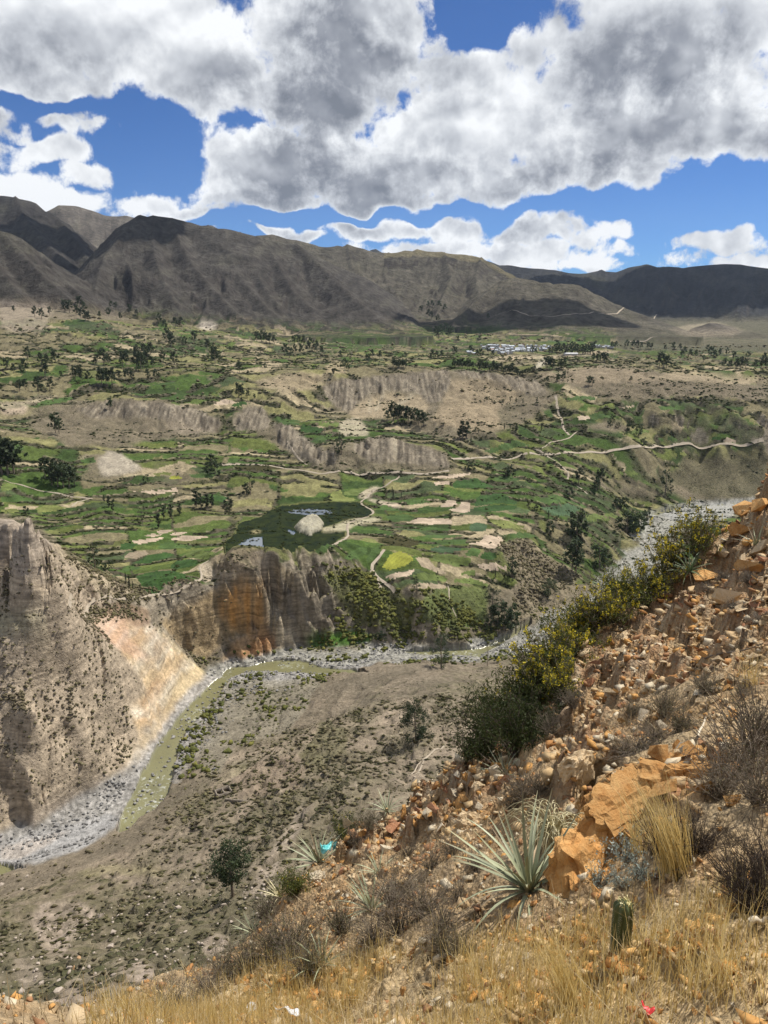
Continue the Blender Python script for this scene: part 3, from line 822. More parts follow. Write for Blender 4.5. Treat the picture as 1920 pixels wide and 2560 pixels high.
zone = agri > .02
uz, vz = U[zone], V[zone]
nz = np.zeros(uz.shape); dz_ = np.zeros(uz.shape)
for gu, gv, gg in GK:
    w = 1/(((uz - gu)/1.6)**2 + (vz - gv)**2 + 400)**1.5
    nz += w*gg; dz_ += w
green = np.zeros(AZ.shape); green[zone] = nz/dz_
green = np.clip(green + n_lo*.35 + n_md*.12, 0, 1)
# fields: cells stretched along the contour, cut by the terrace steps
csz = 26*np.clip(RR/620, .8, 3)
cid, cedge = cells(X/csz*.62 + n_lo*.5, Y/csz*.95 + n_md*.2, 61)
lev = kq.astype(np.int64)
fid = hash01((cid*65535).astype(np.int64), lev, 91)
fid2 = hash01((cid*65535).astype(np.int64), lev, 97)
gi = np.where(fid2 < green*1.05, np.select([fid < .30, fid < .48, fid < .68, fid < .82, fid < .92], [0, 1, 2, 3, 5], 4),
     np.select([fid < .25, fid < .45, fid < .62], [6, 9, 7], 8 if False else 9))
fcol = GREENS[gi]*(1 + (fid2 - .5)*.5)[..., None]*(1 + n_hi*.22)[..., None]
famt = np.clip(agri*sstep(.02, .35, green + n_hi*.12), 0, 1)
col = mixc(col, fcol, famt*.95)
veg = veg*(1 - famt*.85)
cline = (1 - sstep(.02, .075, cedge))*agri*(.35 + .65*plain)
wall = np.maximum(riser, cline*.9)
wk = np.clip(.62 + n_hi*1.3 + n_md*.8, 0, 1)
wallc = lerp(C3(.125,.105,.075), C3(.022,.026,.012), wk[..., None])  # dark end puts wall shade into the colour, together with shrubs
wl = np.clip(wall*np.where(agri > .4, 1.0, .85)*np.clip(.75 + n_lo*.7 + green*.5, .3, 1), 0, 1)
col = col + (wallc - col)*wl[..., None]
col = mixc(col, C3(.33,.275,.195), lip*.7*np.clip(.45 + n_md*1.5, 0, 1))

# steep rock
rockc = lerp(C3(.36,.30,.235), C3(.20,.165,.125), np.clip(.5 + 1.3*fbm(AZ*RR/5, Zt/9, 4, 551), 0, 1)[..., None])
stp = sstep(.75, 1.3, slope1)*(RR < 1500)*np.where(ter_amt > .5, .1, 1)*(1 - .9*farbank)
col = mixc(col, rockc, np.maximum(stp*.8, 0))
veg = veg*(1 - stp*.9)

def paint(poly, c, amt=1.0, wob=8, vg=None, rmin=0, rmax=1e9, feather=2, noise=.0):
    m = pmask(poly, wob=wob) & (RR > rmin) & (RR < rmax)
    m = blur(m.astype(float), feather)*amt
    if noise: m = np.clip(m*(1 + noise*n_hi*2), 0, 1)
    global col, veg
    col = mixc(col, c, m)
    if vg is not None: veg = veg + (vg - veg)*m
    return m
# broken brown plateau rims, mounds and dry slopes
BROWN = C3(.27,.215,.155)
for p in NOTER[:8]: paint(p, C3(.185,.152,.108), .32, 14, .7)
paint(Z('4', [(440,590),(420,520),(470,478),(520,490),(580,530),(620,560),(540,580)]), C3(.43,.37,.30), .8, 8, .1)
paint(Z('4', [(560,300),(700,275),(860,320),(940,345),(940,400),(760,410),(700,330)]), C3(.30,.245,.19), .5, 10, .3)
paint(Z('5', [(250,300),(420,260),(480,300),(520,390),(380,400),(280,360),(240,330)]), C3(.33,.26,.175), .7, 10, .25)
paint(Z('5', [(640,150),(900,110),(1100,130),(1250,175),(1000,190),(800,190)]), C3(.30,.235,.165), .6, 10, .4)
paint(Z('5', [(1180,160),(1280,120),(1430,140),(1659,160),(1659,190),(1400,190)]), C3(.36,.285,.195), .7, 10, .2)
paint(Z('4', [(1100,180),(1250,140),(1400,150),(1470,170),(1400,200),(1250,225),(1150,205)]), C3(.33,.265,.18), .7, 10, .3)
paint(Z('2', [(0,490),(160,520),(230,560),(190,650),(60,660),(0,640)]), C3(.30,.245,.19), .75, 10, .2)
paint(Z('2', [(0,455),(90,455),(150,480),(90,488),(0,480)]), C3(.10,.15,.05), .9, 5, 0)
paint(Z('3', [(1150,520),(1330,450),(1400,440),(1480,440),(1600,490),(1659,500),(1659,540),(1300,550)]), C3(.33,.275,.20), .5, 8, .3)
paint(Z('3', [(420,598),(560,585),(700,588),(850,575),(960,560),(1020,568),(940,580),(700,600),(500,610)]), TAN, .9, 3, 0)
paint(Z('3', [(640,640),(690,595),(705,600),(700,625),(660,645)]), PALE, .8, 3, 0)
paint(Z('2', [(855,640),(870,605),(910,605),(945,625),(930,645),(890,650)]), C3(.52,.45,.36), .9, 4, 0)
paint(Z('4', [(0,300),(100,283),(125,283),(105,320),(0,318)]), C3(.42,.33,.25), .95, 3, 0)
paint(Z('4', [(0,275),(130,262),(250,240),(200,265),(0,295)]), C3(.40,.33,.24), .9, 3, 0)
for k_, p in enumerate(CLIFF):
    fl = np.clip(.5 + 1.7*fbm(AZ*RR/3.6, Zt/24, 4, 575 + k_), 0, 1)[..., None]
    m_ = blur((pmask(p, wob=5) & (RR > 600)).astype(float), 1)*.9
    cc = lerp(C3(.125,.103,.082), C3(.30,.252,.195), fl)
    col = col + (cc - col)*m_[..., None]; veg = veg*(1 - m_)
paint(Yq([(615,345),(700,272),(800,258),(900,268),(960,312),(925,352),(800,362),(650,368)]), C3(.34,.27,.185), .85, 6, .1)
paint(Yq([(1045,205),(1200,200),(1345,262),(1235,330),(1235,402),(1000,402),(962,372),(1005,300)]), C3(.30,.235,.160), .8, 8, .3)
for q_ in ([(700,270),(712,270),(706,345),(698,345)], [(755,262),(770,262),(735,335),(725,335)], [(885,262),(896,268),(820,318),(812,312)], [(797,450),(815,452),(818,540),(806,540)], [(585,378),(650,362),(690,400),(700,440),(600,440),(575,420)]):
    paint(Yq(q_), C3(.46,.39,.29), .75, 3, 0)
paint(Yq([(500,190),(420,170),(300,210),(240,235),(480,250)]), C3(.31,.245,.165), .7, 6, .2)
paint(Yq([(520,150),(560,125),(600,135),(600,180),(520,180)]), C3(.40,.315,.21), .7, 5, .1)
# dry slope above the far river and the slope right of the fields
paint(Z('5', [(1290,520),(1659,505),(1659,690),(1400,690),(1290,640),(1200,620)]), C3(.135,.12,.075), .8, 14, .7)
paint(Z('7', [(950,190),(1050,170),(1230,290),(1300,330),(1180,520),(1000,540),(1030,350)]), C3(.24,.195,.135), .85, 14, .8, rmax=700)
# green bank and flats by the river
paint(Z('7', [(170,330),(300,290),(480,400),(600,430),(560,560),(330,540),(240,420)]), C3(.13,.14,.045), .7, 16, .9, rmin=430)
paint(Z('7', [(620,400),(760,370),(900,380),(890,520),(760,560),(620,520)]), C3(.11,.145,.04), .75, 16, .6, rmin=430)
paint(Z('7', [(90,600),(160,575),(330,560),(410,590),(390,615),(250,635),(130,640)]), C3(.075,.155,.025), .95, 10, .1, rmin=430)
paint(Z('7', [(600,600),(900,560),(980,600),(960,640),(700,620)]), C3(.10,.085,.055), .6, 14, .8, rmin=430)
# left mass
LM = Z('6', [(-50,60),(140,85),(330,260),(600,400),(440,430),(560,500),(640,560),(760,700),(900,800),(780,900),(560,1160),(400,1200),(-50,1450)])
paint(LM, C3(.39,.315,.225), .88, 10, .42, rmax=470)
paint(Z('6', [(-50,60),(60,70),(150,85),(230,180),(180,300),(80,330),(-50,320)]), C3(.33,.275,.22), .65, 14, .2, rmax=470)
paint(Z('6', [(-30,485),(90,480),(200,490),(205,520),(160,550),(90,580),(-30,590)]), C3(.34,.30,.20), .9, 4, 0, rmax=470)
CRM = lerp(C3(.56,.44,.265), C3(.48,.31,.175), np.clip(.5 + 1.5*fbm((X + Zt*.5)/14, Zt/16, 4, 561), 0, 1)[..., None])
CRM = lerp(CRM, C3(.60,.54,.43), np.clip(fbm((AZ*RR + Zt*.7)/8, Zt/9, 4, 565)*1.6, 0, 1)[..., None])
CRM = lerp(CRM, C3(.33,.30,.25), np.clip(fbm((AZ*RR + Zt)/10 + 9, Zt/12, 4, 567)*1.5 - .15, 0, 1)[..., None])
def paint_arr(poly, arr, amt, wob, vg, rmax=1e9, feather=3):
    m = blur((pmask(poly, wob=wob) & (RR < rmax)).astype(float), feather)*amt
    global col, veg
    col = col + (arr - col)*m[..., None]; veg = veg + (vg - veg)*m
paint_arr(Z('6', [(400,540),(470,490),(560,510),(660,540),(740,600),(830,700),(920,780),(900,820),(780,900),(740,960),(600,1160),(570,1160),(600,1010),(560,900),(640,830),(560,700),(480,620)]), CRM, .92, 12, .05, 480)
paint(Z('6', [(390,540),(450,480),(540,520),(570,600),(650,690),(590,690),(470,620)]), C3(.46,.27,.20), .4, 12, None, rmax=480)
paint(Z('6', [(420,470),(520,445),(640,470),(640,540),(560,550),(500,510)]), C3(.26,.175,.115), .75, 10, None, rmax=480)
BR = lerp(C3(.40,.295,.175), C3(.235,.17,.10), np.clip(.5 + 1.5*fbm(AZ*RR/7, Zt/11, 4, 571), 0, 1)[..., None])
paint_arr(Z('6', [(690,530),(760,470),(900,400),(1060,330),(1130,380),(1180,520),(1080,575),(990,600),(890,690),(800,650),(740,590)]), BR, .9, 6, 0, 560)
paint(Z('6', [(940,430),(1050,360),(1130,380),(1185,510),(1150,545),(1080,572),(1000,550),(940,500)]), C3(.44,.235,.085), .72, 10, None, rmax=560, noise=.8)
paint(Z('6', [(700,430),(840,380),(1000,320),(1060,310),(1000,350),(860,410),(720,510),(680,470)]), C3(.33,.28,.22), .75, 6, .1, rmax=560)
paint(Z('6', [(960,700),(1000,620),(1080,575),(1150,560),(1190,640),(1100,680),(1000,700)]), C3(.46,.30,.17), .9, 8, .0, rmax=560)
paint(Z('6', [(1120,600),(1180,560),(1195,640),(1080,690),(960,712),(1000,690)]), C3(.45,.22,.10), .6, 8, .0, rmax=560)
paint(Z('6', [(1140,410),(1170,420),(1230,510),(1300,570),(1280,610),(1210,640),(1170,560)]), C3(.42,.345,.255), .95, 6, 0, rmax=600)
paint(Z('6', [(850,290),(905,262),(925,300),(1005,318),(940,338),(885,358),(870,320)]), C3(.46,.38,.29), .98, 2, 0, rmax=600)
paint(Z('6', [(910,270),(960,225),(1050,205),(1130,240),(1050,330),(1000,315),(930,300)]), C3(.24,.19,.135), .7, 8, .7, rmax=600)
paint(Z('6', [(1200,300),(1300,380),(1420,470),(1440,530),(1300,540),(1210,490),(1200,400)]), C3(.20,.165,.13), .75, 8, .1, rmax=600)
paint(Z('6', [(1150,250),(1230,290),(1330,370),(1290,370),(1200,320)]), C3(.34,.265,.165), .7, 6, .1, rmax=600)
# river bed
gr = sstep(4.5, 1.5, Zt - RL)*sstep(60, 20, RD)*(RR > 200)
GRV = lerp(C3(.23,.22,.20), C3(.38,.36,.33), np.clip(.5 + 1.4*n_vh, 0, 1)[..., None])
gamt = np.clip(gr*sstep(34, 13, RD + n_md*12), 0, 1)
col = col + (GRV - col)*(gamt*.92)[..., None]; veg = veg*(1 - gamt)
paint(Z('8', [(890,130),(1000,0),(1380,0),(1330,120),(1150,320),(1000,420),(890,430),(860,330),(880,250)]), C3(.24,.215,.16), .65, 14, .9, rmax=480, rmin=300)
paint(Z('8', [(950,420),(1000,380),(1080,365),(1060,400),(960,440),(920,460)]), C3(.16,.19,.05), .9, 6, .2, rmax=480)
paint(Z('8', [(0,700),(250,645),(480,575),(505,600),(500,640),(420,690),(330,740),(150,790),(0,785)]), C3(.36,.35,.335), .85, 6, 0)
paint(Z('8', [(0,720),(120,690),(300,650),(200,720),(90,775),(0,775)]), C3(.44,.38,.32), .7, 6, 0)
paint(Z('5', [(1190,740),(1300,710),(1530,695),(1510,760),(1400,790),(1250,780)]), C3(.36,.35,.335), .8, 8, 0, rmin=500)
# this side of the river: dry hillside with slips and scratches
hl = (RR < 345) & (RD > 40)
hl = blur((hl & (V > 1640)).astype(float), 3)
HC = lerp(C3(.285,.228,.165), C3(.15,.13,.082), np.clip(.45 + 1.5*n_md + .9*n_lo + .5*n_hi, 0, 1)[..., None])
col = col + (HC - col)*(hl*.85)[..., None]; veg = np.where(hl > .5, np.clip(.55 + n_lo*.6, 0, 1), veg)
paint(Z('8', [(1380,525),(1290,545),(1265,620),(1200,690),(1150,780),(1090,880),(1030,935),(1110,940),(1180,850),(1240,740),(1300,640),(1330,560)]), C3(.33,.27,.205), .8, 8, .05, rmax=330)
paint(Z('8', [(1010,430),(1130,350),(1280,310),(1330,380),(1290,470),(1150,500),(1020,490)]), C3(.25,.195,.140), .85, 6, .25, rmax=400)
paint(Z('8', [(0,840),(300,790),(560,890),(900,960),(1000,1060),(700,1190),(420,1210),(180,1130),(0,1120)]), C3(.125,.112,.062), .55, 26, .8, rmax=260, noise=.9)
paint(Z('8', [(0,1120),(180,1130),(240,1300),(120,1480),(0,1486)]), C3(.115,.105,.06), .6, 26, .8, rmax=220, noise=.9)
paint(Z('8', [(420,640),(700,560),(980,620),(1120,700),(900,800),(560,760)]), C3(.20,.165,.115), .5, 26, .5, rmax=300, noise=.9)
for p in ([(130,1030),(200,970),(330,960),(420,990),(380,1070),(300,1130),(280,1190),(180,1160)], [(60,1210),(90,1200),(170,1260),(180,1290),(110,1330),(60,1290)],
          [(220,1420),(320,1310),(400,1380),(420,1450),(340,1486),(230,1486)], [(510,1240),(600,1210),(680,1250),(660,1300),(560,1300)], [(850,1150),(900,1100),(980,1110),(960,1180),(890,1190)]):
    paint(Z('8', p), C3(.36,.29,.225), .8, 14, .1, rmax=260, noise=.8)
paint(Z('8', [(330,830),(480,800),(700,815),(690,850),(480,840),(360,850)]), C3(.29,.25,.14), .6, 10, .2, rmax=300)
paint(Z('8', [(1300,330),(1390,180),(1500,210),(1500,310),(1380,380)]), C3(.135,.125,.065), .7, 10, .6, rmax=420)
hw = hl*hill_ter
col = mixc(col, C3(.085,.075,.045), np.clip(riser*hw*1.3*np.clip(.65 + n_lo*1.6, 0, 1), 0, 1))
col = mixc(col, C3(.30,.25,.18), np.clip(lip*hw*1.2*np.clip(.6 + n_md*1.4, 0, 1), 0, 1))
scr = sstep(.88, .97, ridged(X/17 + n_md*.6, Y/17 + n_md*.6, 2, 655))
col = mixc(col, C3(.33,.27,.20), scr*np.maximum(hl, left_mass*.9)*.55*np.clip(.5 + n_lo*1.5, 0, 1))
# lake weed, ponds, island
LK = lerp(C3(.011,.020,.006), C3(.026,.034,.009), np.clip(.5 + 1.2*n_hi + .6*n_md, 0, 1)[..., None])
col = np.where(lake[..., None], LK, col)
col = np.where(pond[..., None], C3(.055,.050,.022), col)
col = np.where(isl[..., None], lerp(C3(.46,.42,.34), C3(.30,.27,.20), np.clip(.5 + n_vh, 0, 1)[..., None]), col)
shore = blur(lake.astype(float), 5)
col = mixc(col, C3(.15,.15,.06), np.where(lake | isl, 0, np.clip(shore*2, 0, 1)))
for p in (Q([(765,425),(800,415),(835,418),(830,432),(780,438)]),): paint(p, C3(.30,.25,.14), .9, 2, 0)
paint(Q([(1190,405),(1250,395),(1340,360),(1400,345),(1500,340),(1550,345),(1540,360),(1400,385),(1340,420),(1200,425)]), C3(.42,.37,.26), .9, 4, 0, rmin=480)
paint(Q([(1410,225),(1420,190),(1500,158),(1540,158),(1500,195),(1470,228)]), C3(.44,.37,.27), .95, 3, 0, rmin=480)
paint(Q([(1475,225),(1530,235),(1659,265),(1659,282),(1560,270),(1480,240)]), C3(.44,.37,.28), .95, 3, 0, rmin=480)
veg = np.where(lake | pond | openw | river | isl, 0, veg)

paint([(1540,778),(1930,770),(1930,880),(1540,880)], C3(.105,.098,.066), .85, 8, .6, rmin=1900)
paint(Z('3', [(1230,470),(1330,450),(1440,442),(1560,480),(1500,500),(1300,505)]), C3(.30,.25,.18), .7, 6, .2, rmin=2000)
paint(Z('5', [(800,190),(1250,180),(1659,200),(1659,260),(1300,245),(1000,262)]), C3(.185,.150,.108), .7, 14, .7, rmin=800, noise=.8)
# mountains
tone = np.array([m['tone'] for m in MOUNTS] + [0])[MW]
MB = np.array([(.056,.051,.046), (.135,.118,.098), (.086,.077,.066), (.115,.102,.078), (.040,.041,.044)])[tone]  # last tone darkened: cloud shade of the far range put into its colour
lat = AZC*RR
mn = fbm(lat/40, Zt/24, 5, 601, .6); mn2 = fbm(lat/240, Zt/110, 3, 611)
MC = MB*(1 + mn*.75 + mn2*.55)[..., None]
MC = lerp(MC, C3(.085,.082,.046), np.clip(mn2*1.3 + mn*.7 - .05, 0, 1)[..., None]*.55)
msteep = sstep(.75, 1.15, slope1)
MC = lerp(MC, C3(.062,.053,.046), (msteep*.75)[..., None])
band = fbm(lat/500, lat*0, 2, 621)*14
lines = sstep(.55, .9, np.sin((Zt + band)/3.2*2.2)*.5 + .5)*(.5 + mn2)
MC = MC*(1 - .16*np.clip(lines, 0, 1))[..., None]
# flat cap and dark scarp of the mesa
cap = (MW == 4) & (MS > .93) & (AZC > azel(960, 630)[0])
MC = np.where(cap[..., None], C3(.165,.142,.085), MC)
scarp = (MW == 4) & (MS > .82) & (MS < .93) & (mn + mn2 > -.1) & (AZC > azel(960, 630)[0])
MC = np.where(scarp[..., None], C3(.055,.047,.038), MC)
foot = (MS < .22) & (tone >= 2) & (tone < 4)
MC = lerp(MC, C3(.06,.07,.032), (np.clip(mn*1.6 + mn2 + .15, 0, 1)*foot*.8)[..., None])
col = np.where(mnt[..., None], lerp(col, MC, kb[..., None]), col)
veg = np.where(mnt, .3*np.clip(.5 + mn2, 0, 1), veg)
col = np.where(((RR > 430) & ~mnt)[..., None], col*np.array([.92, .93, .88]), col)
mic = np.where(mnt, 0., 1.)
col = col*(1 + mic*(.34*n_vh + .26*n_hi))[..., None]
col = np.clip(col, .008, .75)

# ----------------------------------------------------------------- fields traced one by one
CROP = dict(d=(.036,.074,.018), g=(.058,.096,.026), l=(.105,.135,.038), t=(.40,.315,.225), y=(.21,.215,.035), b=(.055,.092,.042), s=(.28,.225,.15), o=(.15,.165,.05))
FIELDS = [(c, Q(p)) for c, p in [
 ('d', [(90,690),(180,660),(290,650),(370,670),(445,715),(420,740),(330,770),(190,795),(140,770)]), ('d', [(300,625),(340,595),(430,585),(480,600),(440,630),(350,650),(295,640)]),
 ('d', [(80,610),(170,560),(270,545),(330,560),(260,590),(160,618)]), ('s', [(20,580),(60,545),(150,535),(170,555),(90,595)]), ('g', [(230,500),(300,480),(430,505),(420,530),(300,530),(220,525)]),
 ('g', [(0,640),(60,620),(140,640),(60,660),(0,665)]), ('l', [(370,560),(450,525),(560,545),(580,565),(500,590),(400,580)]), ('d', [(0,500),(40,485),(110,500),(60,530),(0,535)]),
 ('t', [(210,420),(260,408),(325,412),(280,435),(230,438)]), ('t', [(60,480),(150,465),(250,455),(265,465),(200,490),(100,502)]), ('t', [(290,470),(370,445),(500,450),(530,460),(400,482),(320,478)]),
 ('t', [(135,450),(190,432),(260,440),(200,458)]), ('t', [(290,440),(340,425),(410,425),(380,440),(320,452)]), ('y', [(265,100),(340,90),(395,98),(360,112),(300,115)]), ('o', [(190,80),(260,68),(330,80),(290,95),(220,98)]),
 ('g', [(390,90),(470,75),(560,85),(540,105),(440,108)]), ('l', [(1320,190),(1400,165),(1480,158),(1440,185),(1400,215),(1330,210)]), ('o', [(1240,225),(1260,185),(1310,175),(1330,215),(1400,225),(1380,245),(1250,245)]),
 ('g', [(1320,585),(1370,535),(1440,510),(1475,515),(1470,545),(1420,580),(1350,597)]), ('g', [(1490,520),(1550,505),(1545,545),(1480,600),(1450,600),(1480,550)]), ('y', [(1550,640),(1600,560),(1659,540),(1720,560),(1740,590),(1690,630),(1600,655)]),
 ('g', [(1000,535),(1120,515),(1260,490),(1330,490),(1240,520),(1230,555),(1100,550)]), ('g', [(1510,275),(1570,265),(1640,280),(1659,300),(1560,300)]), ('t', [(60,195),(130,180),(330,165),(350,190),(230,205),(120,200)])]]
FIELDS += [(c, Z('7', p)) for c, p in [
 ('b', [(645,208),(700,197),(790,206),(778,230),(700,231),(652,223)]), ('g', [(640,181),(690,171),(810,166),(800,190),(700,194)]), ('l', [(652,236),(740,231),(828,252),(828,284),(760,289),(662,264)]),
 ('s', [(582,246),(638,246),(662,284),(730,314),(700,324),(612,289)]), ('t', [(850,276),(930,266),(984,285),(978,309),(900,309),(862,294)]), ('t', [(446,329),(500,311),(588,296),(570,320),(520,344),(460,339)]),
 ('l', [(572,321),(620,311),(730,331),(720,354),(630,349),(572,339)]), ('g', [(960,151),(1040,136),(1108,151),(1098,165),(1000,167)]), ('t', [(542,100),(600,76),(740,81),(748,104),(640,109)]),
 ('t', [(692,29),(720,0),(760,0),(768,20),(720,34)]), ('t', [(780,6),(820,11),(823,49),(790,59),(722,44),(770,30)]), ('d', [(832,31),(940,16),(1028,21),(1018,40),(900,54),(836,49)]),
 ('b', [(1122,31),(1240,11),(1308,31),(1260,69),(1180,69)]), ('l', [(1312,66),(1360,56),(1438,81),(1418,94),(1330,94)]), ('l', [(1372,61),(1440,56),(1488,75),(1440,84)]), ('o', [(902,91),(980,86),(1058,111),(1048,124),(960,124)]),
 ('g', [(452,71),(550,56),(588,75),(560,94),(480,94)]), ('g', [(562,126),(650,116),(748,126),(720,134),(620,134)]), ('g', [(790,235),(830,205),(870,215),(860,245),(830,248)]), ('d', [(880,225),(930,222),(942,250),(900,262),(850,262)]),
 ('b', [(820,110),(850,95),(900,105),(890,135),(840,140),(815,130)]), ('t', [(885,150),(960,155),(970,185),(920,215),(810,190),(870,175)]), ('l', [(780,310),(840,300),(850,330),(780,325)]), ('l', [(745,340),(830,335),(905,365),(890,375),(760,358)]),
 ('g', [(610,160),(640,150),(800,150),(770,163),(680,168)]), ('l', [(790,530),(840,512),(890,512),(880,545),(800,552)]), ('s', [(545,375),(600,355),(720,365),(720,385),(560,388)])]]
FIELDS += [(c, Z('5', p)) for c, p in [
 ('g', [(882,320),(930,313),(984,321),(978,345),(900,347)]), ('t', [(832,330),(880,321),(892,345),(842,347)]), ('g', [(1182,421),(1250,413),(1288,416),(1260,440),(1190,439)]), ('l', [(1292,416),(1360,411),(1330,435),(1282,438)]),
 ('d', [(1392,440),(1430,411),(1488,409),(1440,440)]), ('t', [(1442,445),(1480,421),(1548,416),(1520,447)]), ('o', [(1232,490),(1340,479),(1310,500),(1250,504)]), ('g', [(1352,490),(1480,481),(1498,492),(1370,499)]),
 ('t', [(1322,505),(1500,498),(1498,506),(1340,511)]), ('l', [(982,575),(1060,561),(1128,575),(1060,591)]), ('d', [(382,744),(400,676),(500,656),(578,700),(560,724),(470,724)]), ('g', [(2,770),(70,741),(138,760),(110,784),(30,784)]),
 ('d', [(292,630),(310,606),(400,596),(478,635),(468,644),(300,639)]), ('t', [(192,595),(260,581),(380,571),(370,584),(300,599),(210,601)]), ('t', [(212,615),(260,606),(288,609),(288,625),(220,629)]), ('g', [(82,691),(170,691),(228,700),(110,714)]),
 ('g', [(662,691),(740,666),(858,710),(888,720),(850,729),(720,719)]), ('o', [(180,655),(260,648),(290,660),(200,668)]), ('t', [(0,700),(60,705),(80,720),(0,722)]), ('g', [(470,590),(540,585),(600,600),(560,615),(480,612)]),
 ('l', [(1030,400),(1110,380),(1160,395),(1090,412)]), ('g', [(770,250),(860,240),(940,250),(900,262),(790,262)]), ('g', [(1180,285),(1290,280),(1300,300),(1200,305)]), ('s', [(1010,285),(1080,280),(1090,293),(1015,296)]),
 ('d', [(1580,470),(1659,455),(1659,490),(1590,492)]), ('g', [(430,480),(560,430),(640,455),(560,470),(460,490)])]]
FIELDS += [(c, Z('4', p)) for c, p in [
 ('g', [(152,275),(200,256),(308,246),(318,255),(260,274),(170,284)]), ('g', [(642,195),(730,179),(768,185),(700,199)]), ('t', [(922,275),(970,254),(1028,262),(1000,279),(940,284)]), ('d', [(982,290),(1040,263),(1093,270),(1040,289)]),
 ('g', [(1162,322),(1240,340),(1300,348),(1290,370),(1230,368)]), ('d', [(1290,390),(1310,360),(1400,380),(1380,405),(1310,400)]), ('l', [(1310,350),(1470,356),(1462,380),(1400,375)]), ('g', [(1340,438),(1380,412),(1450,400),(1400,440),(1370,450)]),
 ('g', [(342,516),(408,502),(418,530),(360,534)]), ('t', [(562,655),(640,641),(768,650),(758,667),(640,667)]), ('l', [(2,622),(60,612),(78,640),(2,658)]), ('o', [(2,731),(70,726),(88,745),(2,754)]), ('o', [(152,725),(210,712),(298,720),(240,742),(160,748)]),
 ('g', [(0,675),(80,665),(160,690),(80,705),(0,700)]), ('g', [(0,455),(60,440),(110,470),(60,500)]), ('d', [(890,690),(930,670),(1000,680),(960,700)])]]
ft = fbm(X/9, Y/9, 2, 641)
field_id = np.full(AZ.shape, -1)
fcols = {}
for k, (c, p) in enumerate(FIELDS):
    m = pmask(p, wob=2.0) & (RR > 430) & (RR < 1500) & VIS & ~lake & ~river & (slope1 < 1.2)
    field_id[m & (field_id < 0)] = k

# ----------------------------------------------------------------- cut the sheet into the pieces of the setting
ground_mat = ground_material()
mountain_mat = mountain_material()
def crop_material():
    m, nt, b = nmat('crop', .9, .15)
    at = nt.nodes.new('ShaderNodeAttribute'); at.attribute_name = 'Col'
    n1 = add_noise(nt, .9, 5, .65); n2 = add_noise(nt, .12, 3, .55)
    oi = nt.nodes.new('ShaderNodeObjectInfo')
    g = nt.nodes.new('ShaderNodeNewGeometry')
    rot = nt.nodes.new('ShaderNodeVectorRotate'); rot.rotation_type = 'Z_AXIS'
    nt.links.new(g.outputs['Position'], rot.inputs['Vector']); nt.links.new(node_math(nt, 'MULTIPLY', oi.outputs['Random'], 3.1), rot.inputs['Angle'])
    sx = nt.nodes.new('ShaderNodeSeparateXYZ'); nt.links.new(rot.outputs[0], sx.inputs[0])
    row = node_math(nt, 'SINE', node_math(nt, 'MULTIPLY', sx.outputs[0], 2.4))
    f = node_math(nt, 'ADD', node_math(nt, 'MULTIPLY_ADD', n1, 1.1, .2), node_math(nt, 'MULTIPLY_ADD', n2, 1.2, -.35))
    f = node_math(nt, 'MULTIPLY_ADD', row, .07, f)
    nt.links.new(node_scale(nt, at.outputs['Color'], f), b.inputs['Base Color'])
    bump(nt, b, n1, .7, .5)
    return m
crop_mat = crop_material()
def weed_material():
    m, nt, b = nmat('lake_weed', .9, .08)
    at = nt.nodes.new('ShaderNodeAttribute'); at.attribute_name = 'Col'
    n1 = add_noise(nt, .8, 5, .7)
    nt.links.new(node_scale(nt, at.outputs['Color'], node_math(nt, 'MULTIPLY_ADD', n1, 1.6, .2)), b.inputs['Base Color'])
    bump(nt, b, n1, .8, .5)
    return m
def water_material(name, base, rough):
    m, nt, b = nmat(name, rough, .5)
    n1 = add_noise(nt, .8, 4, .6); n2 = add_noise(nt, .06, 3, .5)
    if name == 'river_water':
        at = nt.nodes.new('ShaderNodeAttribute'); at.attribute_name = 'veg'
        n3 = add_noise(nt, .45, 5, .7, dist=.8)
        foam = node_math(nt, 'MULTIPLY', node_math(nt, 'SUBTRACT', node_math(nt, 'MULTIPLY_ADD', at.outputs['Fac'], .17, n3), .71), 6.0, clamp=True)
        c = node_scale(nt, base, node_math(nt, 'MULTIPLY_ADD', n2, .8, .6))
        nt.links.new(node_mix(nt, foam, c, (.58, .60, .56)), b.inputs['Base Color'])
        nt.links.new(node_math(nt, 'MULTIPLY_ADD', foam, .5, rough), b.inputs['Roughness'])
        bump(nt, b, node_math(nt, 'ADD', n1, foam), .25, .25)
    else:
        b.inputs['Base Color'].default_value = base + (1,)
        bump(nt, b, n1, .05, .05)
    return m
river_mat = water_material('river_water', (.185, .175, .085), .28)
still_mat = water_material('still_water', (.10, .12, .14), .05)
weed_mat = weed_material()

vidx = np.arange(NR*NA).reshape(NR, NA)
quads = np.stack([vidx[:-1, :-1], vidx[:-1, 1:], vidx[1:, 1:], vidx[1:, :-1]], -1).reshape(-1, 4)
VERT = np.stack([X, Y, Zt], -1).reshape(-1, 3)
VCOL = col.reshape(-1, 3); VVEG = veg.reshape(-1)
def vote(mask):                                    # a face joins when three of its corners do
    m = mask.reshape(-1)[quads].sum(1)
    return m >= 3
cls = np.zeros(len(quads), int)                    # 0 valley ground
cls[vote(mnt & (MW >= 0))] = 1
ff = field_id.reshape(-1)[quads]
fmax = ff.max(1)
same = ((ff == fmax[:, None]).sum(1) >= 3) & (fmax >= 0)
cls[same] = 100 + fmax[same]
cls[vote(lake | isl & False)] = 2
cls[vote(pond)] = 3
cls[vote(openw)] = 4
cls[vote(river)] = 5
mtn_of = MW.reshape(-1)[quads].max(1)
